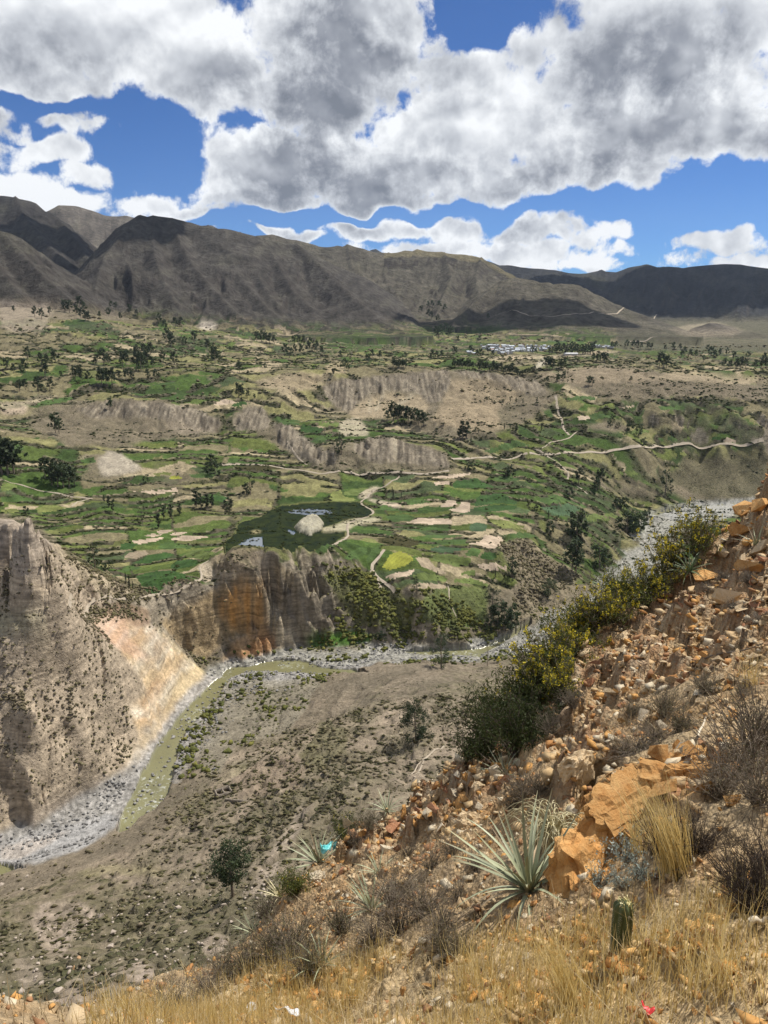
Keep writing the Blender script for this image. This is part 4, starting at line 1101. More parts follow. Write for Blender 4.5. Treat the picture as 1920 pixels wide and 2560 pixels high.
def piece(name, sel, mat, colors=None, vegv=None, **props):
    qs = quads[sel]
    if len(qs) < 2: return None
    uq, inv = np.unique(qs, return_inverse=True)
    me = np_mesh(name, VERT[uq], inv.reshape(-1, 4), (VCOL[uq] if colors is None else colors(uq)), {'veg': (VVEG[uq] if vegv is None else vegv(uq))})
    return link(name, me, mat, **props)
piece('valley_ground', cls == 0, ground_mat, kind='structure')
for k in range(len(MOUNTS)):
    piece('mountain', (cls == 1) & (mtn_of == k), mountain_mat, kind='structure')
piece('lake_weed', cls == 2, weed_mat, kind='structure')
piece('pond', cls == 3, weed_mat, kind='structure')
piece('lake_water', cls == 4, still_mat, kind='structure')
# rapids where the photograph shows broken water
rap = np.zeros(AZ.shape)
for p in (Z('8', [(505,640),(600,420),(700,400),(760,400),(740,450),(680,560),(580,610)]), Z('8', [(780,170),(830,100),(890,100),(900,140),(830,200)]), Z('6', [(940,760),(980,720),(1010,720),(1000,790)]),
          Z('6', [(1180,690),(1320,705),(1330,730),(1200,730)]), [(1000,1600),(1200,1600),(1200,1660),(1000,1660)]):
    rap = np.maximum(rap, pmask(p, wob=5))
rap = blur(rap.astype(float), 2).reshape(-1)
piece('river', cls == 5, river_mat, vegv=lambda uq: rap[uq], kind='structure')
for k, (c, p) in enumerate(FIELDS):
    sel = cls == 100 + k
    base = np.array(CROP[c])*(.85 + .3*random.random())
    if sel.any():
        tint = ft.reshape(-1)
        piece('field', sel, crop_mat, colors=lambda uq: np.clip(base*(1 + .35*tint[uq])[:, None], .01, .7), kind='structure')

# ================================================================= the near slope
NP_ = []
def nr(*pts):
    NP_.extend(world_r(*p) for p in pts)
EDGE = [(2300,1000,17),(2100,1080,16),(1920,1180,15),(1880,1240,14.6),(1820,1330,14),(1740,1400,13.6),(1650,1480,13),(1560,1545,12.4),(1480,1610,11.8),(1400,1690,11),(1330,1760,10.5),(1260,1840,10),(1180,1900,9.5),
        (1110,1960,9.2),(1000,2040,9.1),(900,2105,9),(820,2150,8.9),(760,2210,8.6),(700,2280,8.1),(620,2350,7.5),(540,2405,7),(440,2455,6.6),(330,2505,6.2),(200,2548,5.8),(60,2600,5.5),(-200,2690,5)]
_e = [world_r(*p) for p in EDGE]
NP_ += densify(_e, .7)
for x, y, z in densify(_e, .9):                     # beyond the edge the ground drops away
    r = math.hypot(x, y)
    for k, d in ((1.07, 1.1), (1.22, 2.2), (1.6, 3.0)):
        NP_.append((x*k, y*k, z - d*(k - 1)*r*.8))
nr((1920,1400,12),(1920,1600,9),(1920,1800,7),(1920,2000,5.2),(1920,2200,4.2),(1920,2400,3.4),(1920,2560,2.9),(1700,1610,10.3),(1600,1700,9.2),(1500,1800,8),(1400,1860,7.7),(1700,1800,7.2),(1600,1950,6),
   (1400,2000,6.4),(1300,2100,6.05),(1500,2200,4.9),(1700,2100,4.75),(1200,2200,5.6),(1000,2200,6.7),(1100,2350,4.75),(1300,2400,4.05),(1500,2400,3.75),(1700,2350,3.6),(900,2350,5.4),(700,2450,5.3),(500,2520,5.4),
   (960,2560,3.95),(700,2580,4.5),(1300,2560,3.35),(1600,2560,3.05),(1200,2050,7.0),(1000,2120,7.8),(900,2200,7.5),(1800,1480,12.6),(1850,1560,9.9),(1700,1500,12.4),(1780,1600,9.9),(1560,1620,11.2),(1480,1700,9.6),
   (1420,1780,8.9),(1330,1850,8.7),(1250,1950,7.8),(1130,2060,7.5),(800,2300,6.9),(600,2440,6.4),(2300,1500,9.5),(2300,2000,5),(2300,2500,3))
for azd in range(-80, 111, 15):
    a = R_(azd)
    NP_.append((math.sin(a)*.9, math.cos(a)*.9, H0 - 1.75 + .25*math.sin(a)))
for azd, z2, z3 in ((-80,-5,-11), (-60,-5.2,-12), (-45,-5,-12), (60,-1.2,-2), (80,-.6,-1), (110,0,0)):
    a = R_(azd)
    NP_.append((math.sin(a)*4, math.cos(a)*4, H0 + z2*.62)); NP_.append((math.sin(a)*10, math.cos(a)*10, H0 + z3))
for azd, zz in ((-80,186),(-45,184),(-33,184),(-20,181),(-10,178),(0,180),(8,183),(16,188),(24,194),(32,198),(45,206),(60,210),(110,214)):
    a = R_(azd)
    NP_.append((math.sin(a)*28, math.cos(a)*28, zz))
nrbf = RBF(NP_)
NLA = (R_(-82), R_(112), 330); NLL = (math.log(.7), math.log(40), 380)
_A, _Lr = np.meshgrid(np.linspace(*NLA), np.linspace(*NLL))
NB = GridField(*NLA[:2], NLA[2], *NLL[:2], NLL[2], nrbf(_A, _Lr))
_r = [.8]
while _r[-1] < 34: _r.append(_r[-1]*(1.012 if _r[-1] < 2.4 or _r[-1] > 17 else 1.0055))
NROWS = np.array(_r)
NAZS = np.concatenate([np.linspace(R_(-80), R_(-36), 30)[:-1], np.linspace(R_(-36), R_(37), 480), np.linspace(R_(37), R_(110), 44)[1:]])
NNA, NNR = len(NAZS), len(NROWS)
nAZ, nRR = np.meshgrid(NAZS, NROWS)
nX = np.sin(nAZ)*nRR; nY = np.cos(nAZ)*nRR
nZ = NB(nAZ + fbm(nX/1.3, nY/1.3, 3, 701)*.35/nRR*sstep(2.5, 6, nRR), np.log(nRR) + fbm(nX/1.3, nY/1.3, 3, 711)*.35/nRR*sstep(2.5, 6, nRR))
nU, nV = project(nX, nY, nZ)
# rockiness by place: the dark bank on the upper right and the ledges along the edge
def npoly(poly, feather=.0):
    P = np.array(poly, float); ins = np.zeros(nU.shape, bool)
    for i in range(len(P)):
        x1, y1 = P[i]; x2, y2 = P[(i+1) % len(P)]
        if y1 == y2: continue
        ins ^= ((y1 > nV) != (y2 > nV)) & (nU < (x2 - x1)*(nV - y1)/(y2 - y1) + x1)
    return blur(ins.astype(float), 6)
BANK = npoly([(1920,1150),(2200,1000),(2200,1560),(1920,1650),(1800,1690),(1700,1700),(1560,1760),(1440,1880),(1330,1900),(1340,1780),(1500,1560),(1700,1380)])
LEDGE = npoly([(1400,1870),(1500,1840),(1560,1900),(1440,1990),(1380,1990)]) + npoly([(1180,1890),(1260,1850),(1330,1910),(1180,2030),(1000,2110),(880,2160),(820,2130),(1000,2020)])*.9
BIGR = npoly([(1400,2230),(1400,2070),(1480,1980),(1560,1920),(1680,1880),(1800,1900),(1830,1960),(1760,2010),(1640,2030),(1520,2090),(1470,2230)])
rocky = np.clip(BANK + LEDGE + BIGR*.4, 0, 1)
# ledges: steep faces towards the drop, lit treads on top
lz = nZ + fbm(nX/.9, nY/.9, 3, 715)*.35
lk = .55; lq = lz/lk; lf = lq - np.floor(lq)
nZ = nZ + (np.floor(lq) + sstep(.62, .95, lf) - lq + .15)*lk*.6*rocky*sstep(4, 7, nRR)
p1, e1 = plates(nX/1.05 + nZ*.3, nY/1.05, 721, 1.2); p2, e2 = plates(nX/.36, nY/.36 + nZ*.5, 731, 1.3); p3, e3 = plates(nX/.13, nY/.13, 741, 1.3)
edge_fade = sstep(1.2, 3, nRR)
nZ = nZ + (p1*.20 + p2*.16 + p3*.085)*rocky*edge_fade
nZ = nZ + (p3*.035 + p2*.05 + fbm(nX/.5, nY/.5, 3, 751)*.06)*(1 - rocky)*edge_fade
nZ = nZ + BIGR*.06*edge_fade
nU, nV = project(nX, nY, nZ)
NELEV = (nZ - H0)/nRR
def nground(x, y):
    a = math.atan2(x, y); r = math.hypot(x, y)
    fx = np.interp(a, NAZS, np.arange(NNA)); fy = np.interp(math.log(r), np.log(NROWS), np.arange(NNR))
    i = min(int(fx), NNA-2); j = min(int(fy), NNR-2); p = fx - i; q2 = fy - j
    z = (nZ[j, i]*(1-p) + nZ[j, i+1]*p)*(1-q2) + (nZ[j+1, i]*(1-p) + nZ[j+1, i+1]*p)*q2
    return Vector((x, y, float(z)))
def nplace(u, v, back=True):
    a, e = azel(u, v); t = math.tan(e)
    x = np.interp(a, NAZS, np.arange(NNA)); i = min(int(x), NNA-2); f = x - i
    el = NELEV[:, i]*(1-f) + NELEV[:, i+1]*f
    ok = np.where((el >= t) & (NROWS > 1.5) & (NROWS < 18))[0]
    if len(ok): j = ok[0]; r = NROWS[j]
    else:
        j = np.argmax(np.where((NROWS > 1.5) & (NROWS < 18), el, -9)); r = NROWS[j]
    return nground(math.sin(a)*r, math.cos(a)*r)

# colours of the near ground
m1 = fbm(nX/1.6, nY/1.6, 3, 761); m2 = fbm(nX/.35, nY/.35, 3, 771); m3 = fbm(nX/.1, nY/.1, 2, 781)
nc = lerp(C3(.43,.32,.185), C3(.34,.225,.115), np.clip(.5 + m1*1.2, 0, 1)[..., None])
nc = lerp(nc, C3(.46,.24,.085), np.clip(m2*1.3 + m1*.7, 0, 1)[..., None]*.7)
pal = np.array([(.50,.33,.16),(.44,.24,.09),(.56,.42,.25),(.36,.19,.085),(.60,.48,.32),(.27,.14,.07)])
pid = np.clip((p2*.9 + p3*.5 + .5)*6, 0, 5.99).astype(int)
pal = pal*.86
rc_ = lerp(pal[pid], pal[np.clip((p1 + .5)*6, 0, 5.99).astype(int)], .35)
nc = lerp(nc, rc_, (np.clip(rocky*1.1, 0, 1)*.85)[..., None])
nc = lerp(nc, C3(.53,.27,.075), (BIGR*.8)[..., None])
straw = npoly([(200,2560),(500,2450),(900,2380),(1250,2350),(1500,2300),(1920,2200),(2200,2200),(2200,2700),(200,2700)])
nc = lerp(nc, C3(.58,.43,.20), (straw*.65*np.clip(.6 + m1, 0, 1))[..., None])
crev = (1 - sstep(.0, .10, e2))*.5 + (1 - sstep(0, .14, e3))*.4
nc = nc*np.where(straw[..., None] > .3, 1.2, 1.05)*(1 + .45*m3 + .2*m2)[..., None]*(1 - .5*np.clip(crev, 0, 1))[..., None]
ninv = np.arange(NNR*NNA).reshape(NNR, NNA)
nq = np.stack([ninv[:-1, :-1], ninv[:-1, 1:], ninv[1:, 1:], ninv[1:, :-1]], -1).reshape(-1, 4)
def near_material():
    m, nt, b = nmat('near_rock_soil', .9, .15)
    at = nt.nodes.new('ShaderNodeAttribute'); at.attribute_name = 'Col'
    n1 = add_noise(nt, 9, 6, .7); n2 = add_noise(nt, 45, 4, .65)
    vo = nt.nodes.new('ShaderNodeTexVoronoi'); vo.inputs['Scale'].default_value = 26
    g = nt.nodes.new('ShaderNodeNewGeometry'); nt.links.new(g.outputs['Position'], vo.inputs['Vector'])
    f = node_math(nt, 'ADD', node_math(nt, 'MULTIPLY_ADD', n1, 1.3, .1), node_math(nt, 'MULTIPLY_ADD', n2, .9, -.25))
    c = node_scale(nt, at.outputs['Color'], f)
    tint = node_mix(nt, node_math(nt, 'MULTIPLY', vo.outputs['Color'], .3), c, (.5, .4, .27))
    nt.links.new(tint, b.inputs['Base Color'])
    h = node_math(nt, 'ADD', node_math(nt, 'MULTIPLY', n1, 1.0), node_math(nt, 'MULTIPLY_ADD', vo.outputs['Distance'], -.6, node_math(nt, 'MULTIPLY', n2, .4)))
    bump(nt, b, h, .9, .05)
    return m
near_mat = near_material()
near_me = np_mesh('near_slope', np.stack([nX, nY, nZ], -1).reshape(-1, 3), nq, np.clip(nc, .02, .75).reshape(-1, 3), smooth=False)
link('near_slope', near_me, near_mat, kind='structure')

# ================================================================= trees
bark_mat = simple_mat('bark', (.16,.125,.09), (.27,.22,.17), 2.0, .9, .1, per_object=.1)
def leaf_material(name, c1, c2, scale=.35, trans=.25, per_object=.3):
    m, nt, b = nmat(name, .65, .25)
    f = add_noise(nt, scale, 3, .6, 'Object')
    f = node_math(nt, 'MULTIPLY_ADD', f, 2.4, -.7, clamp=True)
    c = node_mix(nt, f, c1, c2)
    oi = nt.nodes.new('ShaderNodeObjectInfo')
    c = node_scale(nt, c, node_math(nt, 'MULTIPLY_ADD', oi.outputs['Random'], per_object*2, 1 - per_object))
    nt.links.new(c, b.inputs['Base Color'])
    t = nt.nodes.new('ShaderNodeBsdfTranslucent'); nt.links.new(c, t.inputs['Color'])
    mx = nt.nodes.new('ShaderNodeMixShader'); mx.inputs[0].default_value = trans
    nt.links.new(b.outputs[0], mx.inputs[1]); nt.links.new(t.outputs[0], mx.inputs[2])
    nt.links.new(mx.outputs[0], nt.nodes['Material Output'].inputs['Surface'])
    return m
euc_mat = leaf_material('eucalyptus_leaves', (.032,.050,.022), (.075,.098,.042))
cyp_mat = leaf_material('cypress_leaves', (.022,.036,.016), (.042,.058,.024))
bush_leaf = leaf_material('bush_leaves', (.030,.042,.016), (.075,.085,.030), .8)

def tube(P, Rr, n=6):
    """verts and quads of a tapered tube through points P"""
    P = [np.array(p, float) for p in P]; vs = []; qs = []
    for i, p in enumerate(P):
        t = P[min(i+1, len(P)-1)] - P[max(i-1, 0)]; t /= np.linalg.norm(t) + 1e-9
        a = np.cross(t, (0.13, .31, .94) if abs(t[2]) < .9 else (1, 0, 0)); a /= np.linalg.norm(a); b = np.cross(t, a)
        for k in range(n):
            th = 2*math.pi*k/n
            vs.append(p + Rr[i]*(math.cos(th)*a + math.sin(th)*b))
        if i:
            o = (i-1)*n
            qs += [(o+k, o+(k+1) % n, o+n+(k+1) % n, o+n+k) for k in range(n)]
    return vs, qs
def join(parts):
    vs = []; qs = []
    for v, q in parts:
        o = len(vs); vs += list(v); qs += [tuple(i + o for i in f) for f in q]
    return np.array(vs), np.array(qs)
def leaf_quads(centres, sizes, R, droop=.3, aspect=.55):
    """one randomly turned quad per centre"""
    c = np.array(centres); n = len(c); s = np.array(sizes)
    a = R.normal(size=(n, 3)); a[:, 2] -= droop; a /= np.linalg.norm(a, axis=1)[:, None]
    b = np.cross(a, R.normal(size=(n, 3))); b /= np.linalg.norm(b, axis=1)[:, None]
    a *= s[:, None]; b *= (s*aspect)[:, None]
    vs = np.stack([c - a*.5, c + b*.5 - a*.1, c + a*.5, c - b*.5 + a*.05], 1).reshape(-1, 3)
    qs = np.arange(n*4).reshape(-1, 4)
    return vs, qs
def tree_proto(seed, kind='e', nleaf=420, leaf=.95):
    """height 1 unit = 1 m at h = 16 m; returns trunk mesh and crown mesh"""
    R = np.random.default_rng(seed); H = 16.0
    parts = []; tips = []
    if kind == 'c':
        parts.append(tube([(0,0,-.6),(0,0,H*.5),(0,0,H*.9)], [.35,.22,.05]))
        n = nleaf
        t = R.random(n)**.8; z = 1.0 + t*(H-1.2); rad = (1 - t)**.7*1.5*(R.random(n)**.5) + .1; th = R.random(n)*6.283
        cs = np.stack([rad*np.cos(th), rad*np.sin(th), z], 1)
        sz = leaf*(.6 + .6*R.random(n))
    else:
        lean = R.normal(size=2)*.5
        th0 = .28 if kind == 'e' else .10
        trunk = [(0,0,-.8),(lean[0]*.3,lean[1]*.3,H*.25),(lean[0]*.7,lean[1]*.7,H*.55),(lean[0],lean[1],H*.88)]
        parts.append(tube(trunk, [.42,.32,.22,.06], 7))
        cs = []; sz = []
        nl = {'e': 9, 'b': 8, 's': 8, 'p': 9}[kind]*(2 if nleaf > 1000 else 1)
        for k in range(nl):
            f = th0 + (1 - th0)*(k + .5*R.random())/nl
            th = k*2.4 + R.random()*1.2
            spread = {'e': 3.0, 'b': 5.2, 's': 3.2, 'p': 1.5}[kind]*(1.15 - .65*abs(f - .45)/.55)*(.65 + .6*R.random())
            z0 = H*min(f*.88, .85); p0 = np.array([lean[0]*f, lean[1]*f, z0])
            tip = p0 + np.array([math.cos(th)*spread, math.sin(th)*spread, (.8 + R.random()*1.6)*(1 if kind != 'b' else .3)])
            mid = (p0 + tip)/2 + np.array([0, 0, -.25])
            parts.append(tube([p0, mid, tip], [.16*(1.1 - f*.6), .10*(1.1 - f*.6), .03], 5))
            m = int(nleaf/nl*(.6 + .8*R.random()))
            for sub in range(3):
                cc = tip + R.normal(size=3)*np.array([.9, .9, .7])*(.6 if kind == 'p' else 1) if sub else (mid + tip)/2
                q = R.normal(size=(m//3, 3)); q /= np.linalg.norm(q, axis=1)[:, None]
                rr = (R.random(m//3)**.45)[:, None]
                cl = 1.35*(.7 + .7*R.random())*(.95 if nleaf < 1000 else 1.0)*{'e': 1, 'b': 1.15, 's': .8, 'p': .75}[kind]
                cs.append(cc + q*rr*cl*np.array([1, 1, 1.15])); sz.append(leaf*(.5 + .7*R.random(m//3)))
        cs = np.concatenate(cs); sz = np.concatenate(sz)
    tv, tq = join(parts)
    lv, lq = leaf_quads(cs, sz, R)
    return np_mesh('trunk', tv, tq), np_mesh('crown', lv, lq, smooth=False)
TP = {}
def proto(kind, seed, n, leaf): 
    t, c = tree_proto(seed, kind, n, leaf)
    t.materials.append(bark_mat); c.materials.append(cyp_mat if kind == 'c' else euc_mat)
    return t, c
for kind, cnt, n, leaf in (('e', 5, 560, 1.7), ('b', 3, 600, 1.8), ('s', 3, 330, 1.3), ('p', 3, 460, 1.5), ('c', 2, 300, 1.1)):
    TP[kind] = [proto(kind, 900 + i*7 + ord(kind), n, leaf) for i in range(cnt)]
BIGT = {k: [proto(k, 1200 + i*5 + ord(k), n, leaf) for i in range(2)] for k, n, leaf in (('e', 4200, .6), ('b', 4600, .6), ('s', 2400, .55))}
tree_count = [0]
def tree(u, v, hpx, kind='e', label=None, group=None, name='eucalyptus_tree', big=False, rmin=60, wide=1.0):
    p = place(u, v, rmin)
    d = math.dist(p, (0, 0, H0))
    h = hpx*d/FPX/ max(.75, math.cos(math.atan2(H0 - p.z, math.hypot(p.x, p.y))))
    s = h/16.0
    lib = BIGT if big else TP
    t, c = random.choice(lib[kind])
    o = empty(name, p, random.random()*6.28, category='tree', label=label, group=group)
    w = s*wide*(.9 + .25*random.random())
    o.scale = (w, w, s)
    link('trunk', t, parent=o); link('crown', c, parent=o)
    tree_count[0] += 1
    return o
def trees(tag, items, label, group, kind='e', name='eucalyptus_tree', **kw):
    for it in items:
        x, y, h = it[:3]; k = it[3] if len(it) > 3 else kind
        (u, v), = Z(tag, [(x, y)]) if isinstance(tag, str) else [(x, y)]
        hh = h*_ZK if isinstance(tag, str) else h
        tree(u, v, hh, k, label, group, name, **kw)
trees('4', [(8,580,150),(34,584,140),(60,576,125)], 'big dark eucalyptus tree in the dense clump at the left end of the terraces'.replace('left end', 'outer end'), 'dense tree clump at the outer terraces', 'e', wide=1.25)
trees('4', [(198,600,85),(226,628,88),(250,636,85),(275,638,98),(300,636,88),(322,628,70),(240,602,80),(285,610,80)], 'dark tree in the square clump beside the pale rock mound', 'clump beside the pale rock mound', 'e', wide=1.15)
trees('4', [(240,402,82),(256,406,62)], 'dark tree pair beneath the brown terraced cliff', 'tree pair beneath the brown cliff')
trees('4', [(475,302,52)], 'lone tree on the rim of the brown terraced cliff', None)
trees('4', [(912,548,62),(930,578,66),(902,572,42)], 'dark tree in the trio next to the pale road bend', 'trio next to the road bend', 'b')
trees('4', [(1082,668,96)], 'tall lone eucalyptus among terraces above the lake', None, 's')
trees('4', [(1064,668,50)], 'small tree at the foot of the tall lone eucalyptus', None, 'b')
trees('4', [(630,622,42)], 'small lone tree beside the yellow flowering strip', None, 'b')
trees('4', [(848,722,72),(870,727,64),(895,727,62),(916,722,52)], 'dark tree in the row of four on green plots above the lake', 'row of four above the lake', 'p', wide=1.4)
trees('4', [(990,722,46),(988,742,32)], 'small tree of the pair between tree row and lake', 'pair between tree row and lake', 'b')
trees('4', [(708,772,56),(740,772,62),(776,757,48),(685,812,62)], 'slim tree in the loose group above the pale ploughed plots', 'loose group above the ploughed plots', 'p', wide=1.2)
trees('4', [(615,792,66)], 'lone slim tree left of the ploughed plots'.replace('left of', 'near'), None, 's')
trees('4', [(450,702,32),(470,722,46),(488,742,52)], 'small dark tree on the dry bank between fields', 'trees on the dry bank between fields', 'p')
trees('4', [(115,757,40)], 'round bushy tree at the edge of a pale green meadow', None, 'b')
trees('6', [(412,298,104)], 'tall tree beside the green fields behind the rocky peak', None, 's')
trees('6', [(470,302,38),(450,304,30)], 'low round tree by the green fields behind the rocky peak', 'low round trees behind the peak', 'b')
trees('6', [(545,368,52),(560,382,52),(575,388,36),(607,394,30)], 'dark pointed tree at the corner of the clifftop field', 'pointed trees at the clifftop field', 'c')
trees('4', [(1475,494,92),(1462,492,64)], 'thin tall tree on the ledge above the grey cliff', 'thin trees above the grey cliff', 's')
UP = [(30,130,50),(110,140,55),(120,82,50),(180,110,50),(195,160,60),(240,100,55),(265,165,30),(325,172,55),(350,177,45),(380,182,45),(410,110,35),(450,110,70),(440,192,70),(460,197,70),(485,192,70),(515,172,40),(545,172,45),(570,172,40),
      (530,112,60),(545,107,60),(590,122,65),(610,132,80),(640,112,70),(660,117,40),(590,62,40),(620,62,45),(650,62,50),(705,92,40),(755,107,55),(930,102,75),(895,42,45),(85,222,45),(110,217,45),(165,222,55),(215,217,45),(640,167,40),(670,167,40),
      (60,145,40),(95,150,40),(205,105,40),(470,100,40),(620,125,60),(345,160,50),(590,85,50),(630,75,50)]
trees('4', UP, 'dark tree standing among the pale upper terraces', 'trees of the upper terraces', 'e')
trees('4', [(1035,142,46),(1145,127,26),(1030,247,62),(1045,252,52),(1070,252,36),(1100,257,26),(1440,152,30),(1490,122,42),(1505,132,32)], 'tree near the brown mound behind the eroded cliff', 'trees near the brown mound', 'e')
MID = [(1470,82,36),(1590,102,42),(1610,77,36),(1640,82,36),(1230,62,46),(1250,77,46),(1275,60,42),(1300,62,46),(1330,52,42),(1360,52,36),(1390,62,36),(1270,22,42),(1290,20,40),(1310,22,40),(1130,12,50),(1150,14,46),(1165,17,46),(1185,17,40),(1110,10,46),(800,22,36),(840,12,50),(720,12,60),(740,32,60),(1340,30,40),(1370,40,38)]
trees('4', MID, 'dark tree in the broad grove at the mountain foot', 'grove at the mountain foot', 'e')
trees('5', [(15,347,42),(40,352,84),(60,357,78),(85,352,68),(105,357,72),(130,362,68),(150,367,64),(170,372,62)], 'tall dark eucalyptus in the clump at the foot of the eroded cliff', 'clump at the foot of the eroded cliff', 'e', wide=1.1)
trees('5', [(340,427,78),(355,424,72),(326,427,52)], 'dark tree in the tight clump below the tan scree', 'clump below the tan scree', 'p', wide=1.3)
trees('5', [(545,387,26),(520,387,26),(572,397,36),(680,392,32),(610,387,20),(395,402,26),(408,402,22),(375,447,26),(660,270,24),(545,268,22),(570,272,22),(600,275,22)], 'small tree on the terraces below the scree', 'small trees below the scree', 'p')
trees('5', [(380,562,46),(360,562,42),(450,562,36),(545,588,52),(530,592,42)], 'tree beside the pale road junction', 'trees by the road junction', 'b')
trees('5', [(1060,397,56),(1100,412,50),(985,352,32),(1120,457,36),(975,375,28),(1010,380,26)], 'tree around the small dark knoll in the green plain', 'trees round the dark knoll', 'b')
trees('5', [(840,622,68)], 'dark leaning tree on the bank of the stony gully', None, 'e')
trees('5', [(930,642,84),(918,652,60)], 'tall twin tree on the bank of the stony gully', 'twin tree at the gully', 'e')
trees('5', [(1215,662,98),(1240,667,42)], 'tall thin tree above the far river bend', 'thin trees above the far bend', 's')
trees('5', [(1335,737,56),(1390,712,26),(1450,705,18),(1480,702,16)], 'tree on the grey shingle of the far river bend', 'trees on the far shingle', 's')
trees('5', [(800,682,52),(1035,732,58),(1000,722,42),(1015,728,45)], 'bushy tree along the gully above the river', 'bushy trees along the gully', 'b')
trees('5', [(832,852,122),(852,852,95),(805,842,74)], 'big dark tree in the clump beside green terraces near the river', 'clump beside the green terraces', 'b', wide=.85)
trees('5', [(715,837,58)], 'round grey-green tree beside the dark terrace clump', None, 'b')
trees('5', [(750,782,26)], 'small round bush tree in the green terraces', None, 'b')
trees('5', [(710,772,36),(40,692,46),(75,682,32),(35,662,30)], 'slim dark cypress by the green plots', 'slim cypresses by the plots', 'c', name='cypress_tree')
trees('5', [(1048,832,100),(1078,837,96),(1108,824,84),(1135,782,52),(1060,815,80)], 'big dark tree in the clump above the yellow flowering shrubs', 'clump above the yellow shrubs', 'b', wide=.9)
trees('5', [(665,737,36),(645,742,24)], 'low dark bush tree on a terrace wall', 'low trees on a terrace wall', 'b')
trees('7', [(1278,314,142),(1262,308,104)], 'tall eucalyptus with trailing crown on the dry slope', 'tall pair on the dry slope', 'e')
trees('7', [(1380,284,92),(1400,292,80)], 'broad dark tree behind the yellow flowering edge', 'broad trees behind the flowering edge', 'b')
trees('7', [(1158,415,78)], 'lone round tree on the bare brown slope', None, 'b', big=True)
trees('7', [(1006,334,94),(998,336,70)], 'slender tree at the edge of the ploughed steps', 'slender trees by the ploughed steps', 's')
trees('7', [(930,337,42)], 'small brown cypress in the ploughed steps', None, 'c', name='cypress_tree')
trees('7', [(592,398,68)], 'thin tree with bare trunk above the scrub field', None, 's', big=True)
trees('7', [(918,490,118)], 'tall open eucalyptus in the dark riverside clump', None, 's', big=True)
trees('7', [(968,562,124),(1000,552,106),(940,545,92),(900,564,52)], 'dense dark tree in the riverside clump', 'riverside clump', 'b', wide=.85)
trees('7', [(697,728,136)], 'eucalyptus with open crown on the river spur', None, 's', big=True)
trees('7', [(935,702,32)], 'small round tree on the river spur', None, 'b')
trees('7', [(440,608,42),(425,600,30)], 'round dark bush tree beside the green river meadow', 'round bushes by the meadow', 'b')
trees(0, [(1040,1848,88)], 'bushy tree on the lower hillside terraces', None, 'b', big=True)
trees(0, [(582,2243,104)], 'lone green tree casting a shadow on the bare hillside', None, 'e', big=True)
# bare tree beside the river spur
def bare_tree(u, v, hpx):
    p = place(u, v, 100); d = math.dist(p, (0, 0, H0)); h = hpx*d/FPX
    R = np.random.default_rng(55); parts = [tube([(0,0,-.3),(.1,0,h*.4),(0,.1,h*.75),(.1,.1,h)], [.22,.16,.09,.02], 6)]
    for k in range(16):
        f = .3 + .65*k/16; th = k*2.4; l = h*.28*(1.1 - f)
        a = np.array([0, 0, h*f]); b = a + np.array([math.cos(th)*l, math.sin(th)*l, l*.9])
        parts.append(tube([a, (a+b)/2 + R.normal(size=3)*.1, b], [.07, .045, .015], 4))
        parts.append(tube([(a+b)/2, (a+b)/2 + np.array([math.cos(th+1)*l*.4, math.sin(th+1)*l*.4, l*.5])], [.035, .01], 4))
    vs, qs = join(parts)
    o = empty('bare_tree', p, 0, category='tree', label='leafless grey tree beside the river shingle')
    link('trunk', np_mesh('trunk', vs, qs), bark_mat, o)
(bu, bv), = Z('7', [(895, 718)])
bare_tree(bu, bv, 62)
# the far village plain
VG = [(715+i*11, 576+random.randint(-4, 4), 40+random.randint(-8, 10)) for i in range(18)]
trees('3', VG, 'tall tree in the long grove beside the white village', 'grove beside the village', 'p', wide=1.3)
VR = [(300,577,32),(312,577,28),(375,577,36),(205,602,42),(230,602,36),(250,592,32),(280,507,46),(235,512,46),(265,482,36),(225,500,40),(245,490,38),(290,500,38),(400,592,32),(420,592,36),(450,577,32),(470,590,28),(640,577,32),(655,577,26),(190,380,30),(210,378,30),(240,380,30),(260,395,30),(190,420,34),(205,430,34),(230,440,30),(320,530,30),(410,530,30),(450,430,26),(160,400,30)]
trees('3', VR, 'dark tree scattered on the plain around the village', 'trees around the village plain', 'e')
VB = [(40+i*9, 640+random.randint(-6, 6), 34) for i in range(7)] + [(300+i*10, 640+random.randint(-8, 4), 36+random.randint(-6, 8)) for i in range(9)] + [(410+i*12, 648+i*1.6+random.randint(-8, 6), 34+random.randint(-6, 10)) for i in range(15)] + \
     [(580+i*9, 678-i*3, 24) for i in range(9)] + [(700,642,52),(716,642,48),(728,642,44),(760,640,36),(775,642,40),(905,610,34),(920,612,34),(935,612,38),(950,612,40),(960,612,36),(1190,632,56),(1208,640,58),(1220,640,50),(885,715,40),(900,715,36),(775,690,36),(750,700,34),(1065,700,24),(705,705,28)]
trees('3', VB, 'dark tree on the broken ground between village and eroded cliff', 'trees between village and cliff', 'e')
VF = [(1000,557,32),(985,557,30),(1050,552,32),(1075,552,32),(1095,552,30),(1110,557,26),(1140,557,28),(1155,557,24),(1215,565,24),(1250,562,32),(1280,562,26),(1300,582,32),(1325,597,36),(1345,597,30),(1380,612,26),(1410,592,42),(1430,602,36),(1470,632,32),(1495,642,36),(1520,642,42),(1540,642,46),(1560,642,42),(1600,642,36),(1630,642,42),(1650,642,42),(1510,605,34),(1570,600,30),(1640,610,34),(1400,570,30),(1450,585,28),(1480,585,30),(1285,590,30)]
trees('3', VF, 'dark tree on the far plain past the village', 'trees of the far plain', 'e')
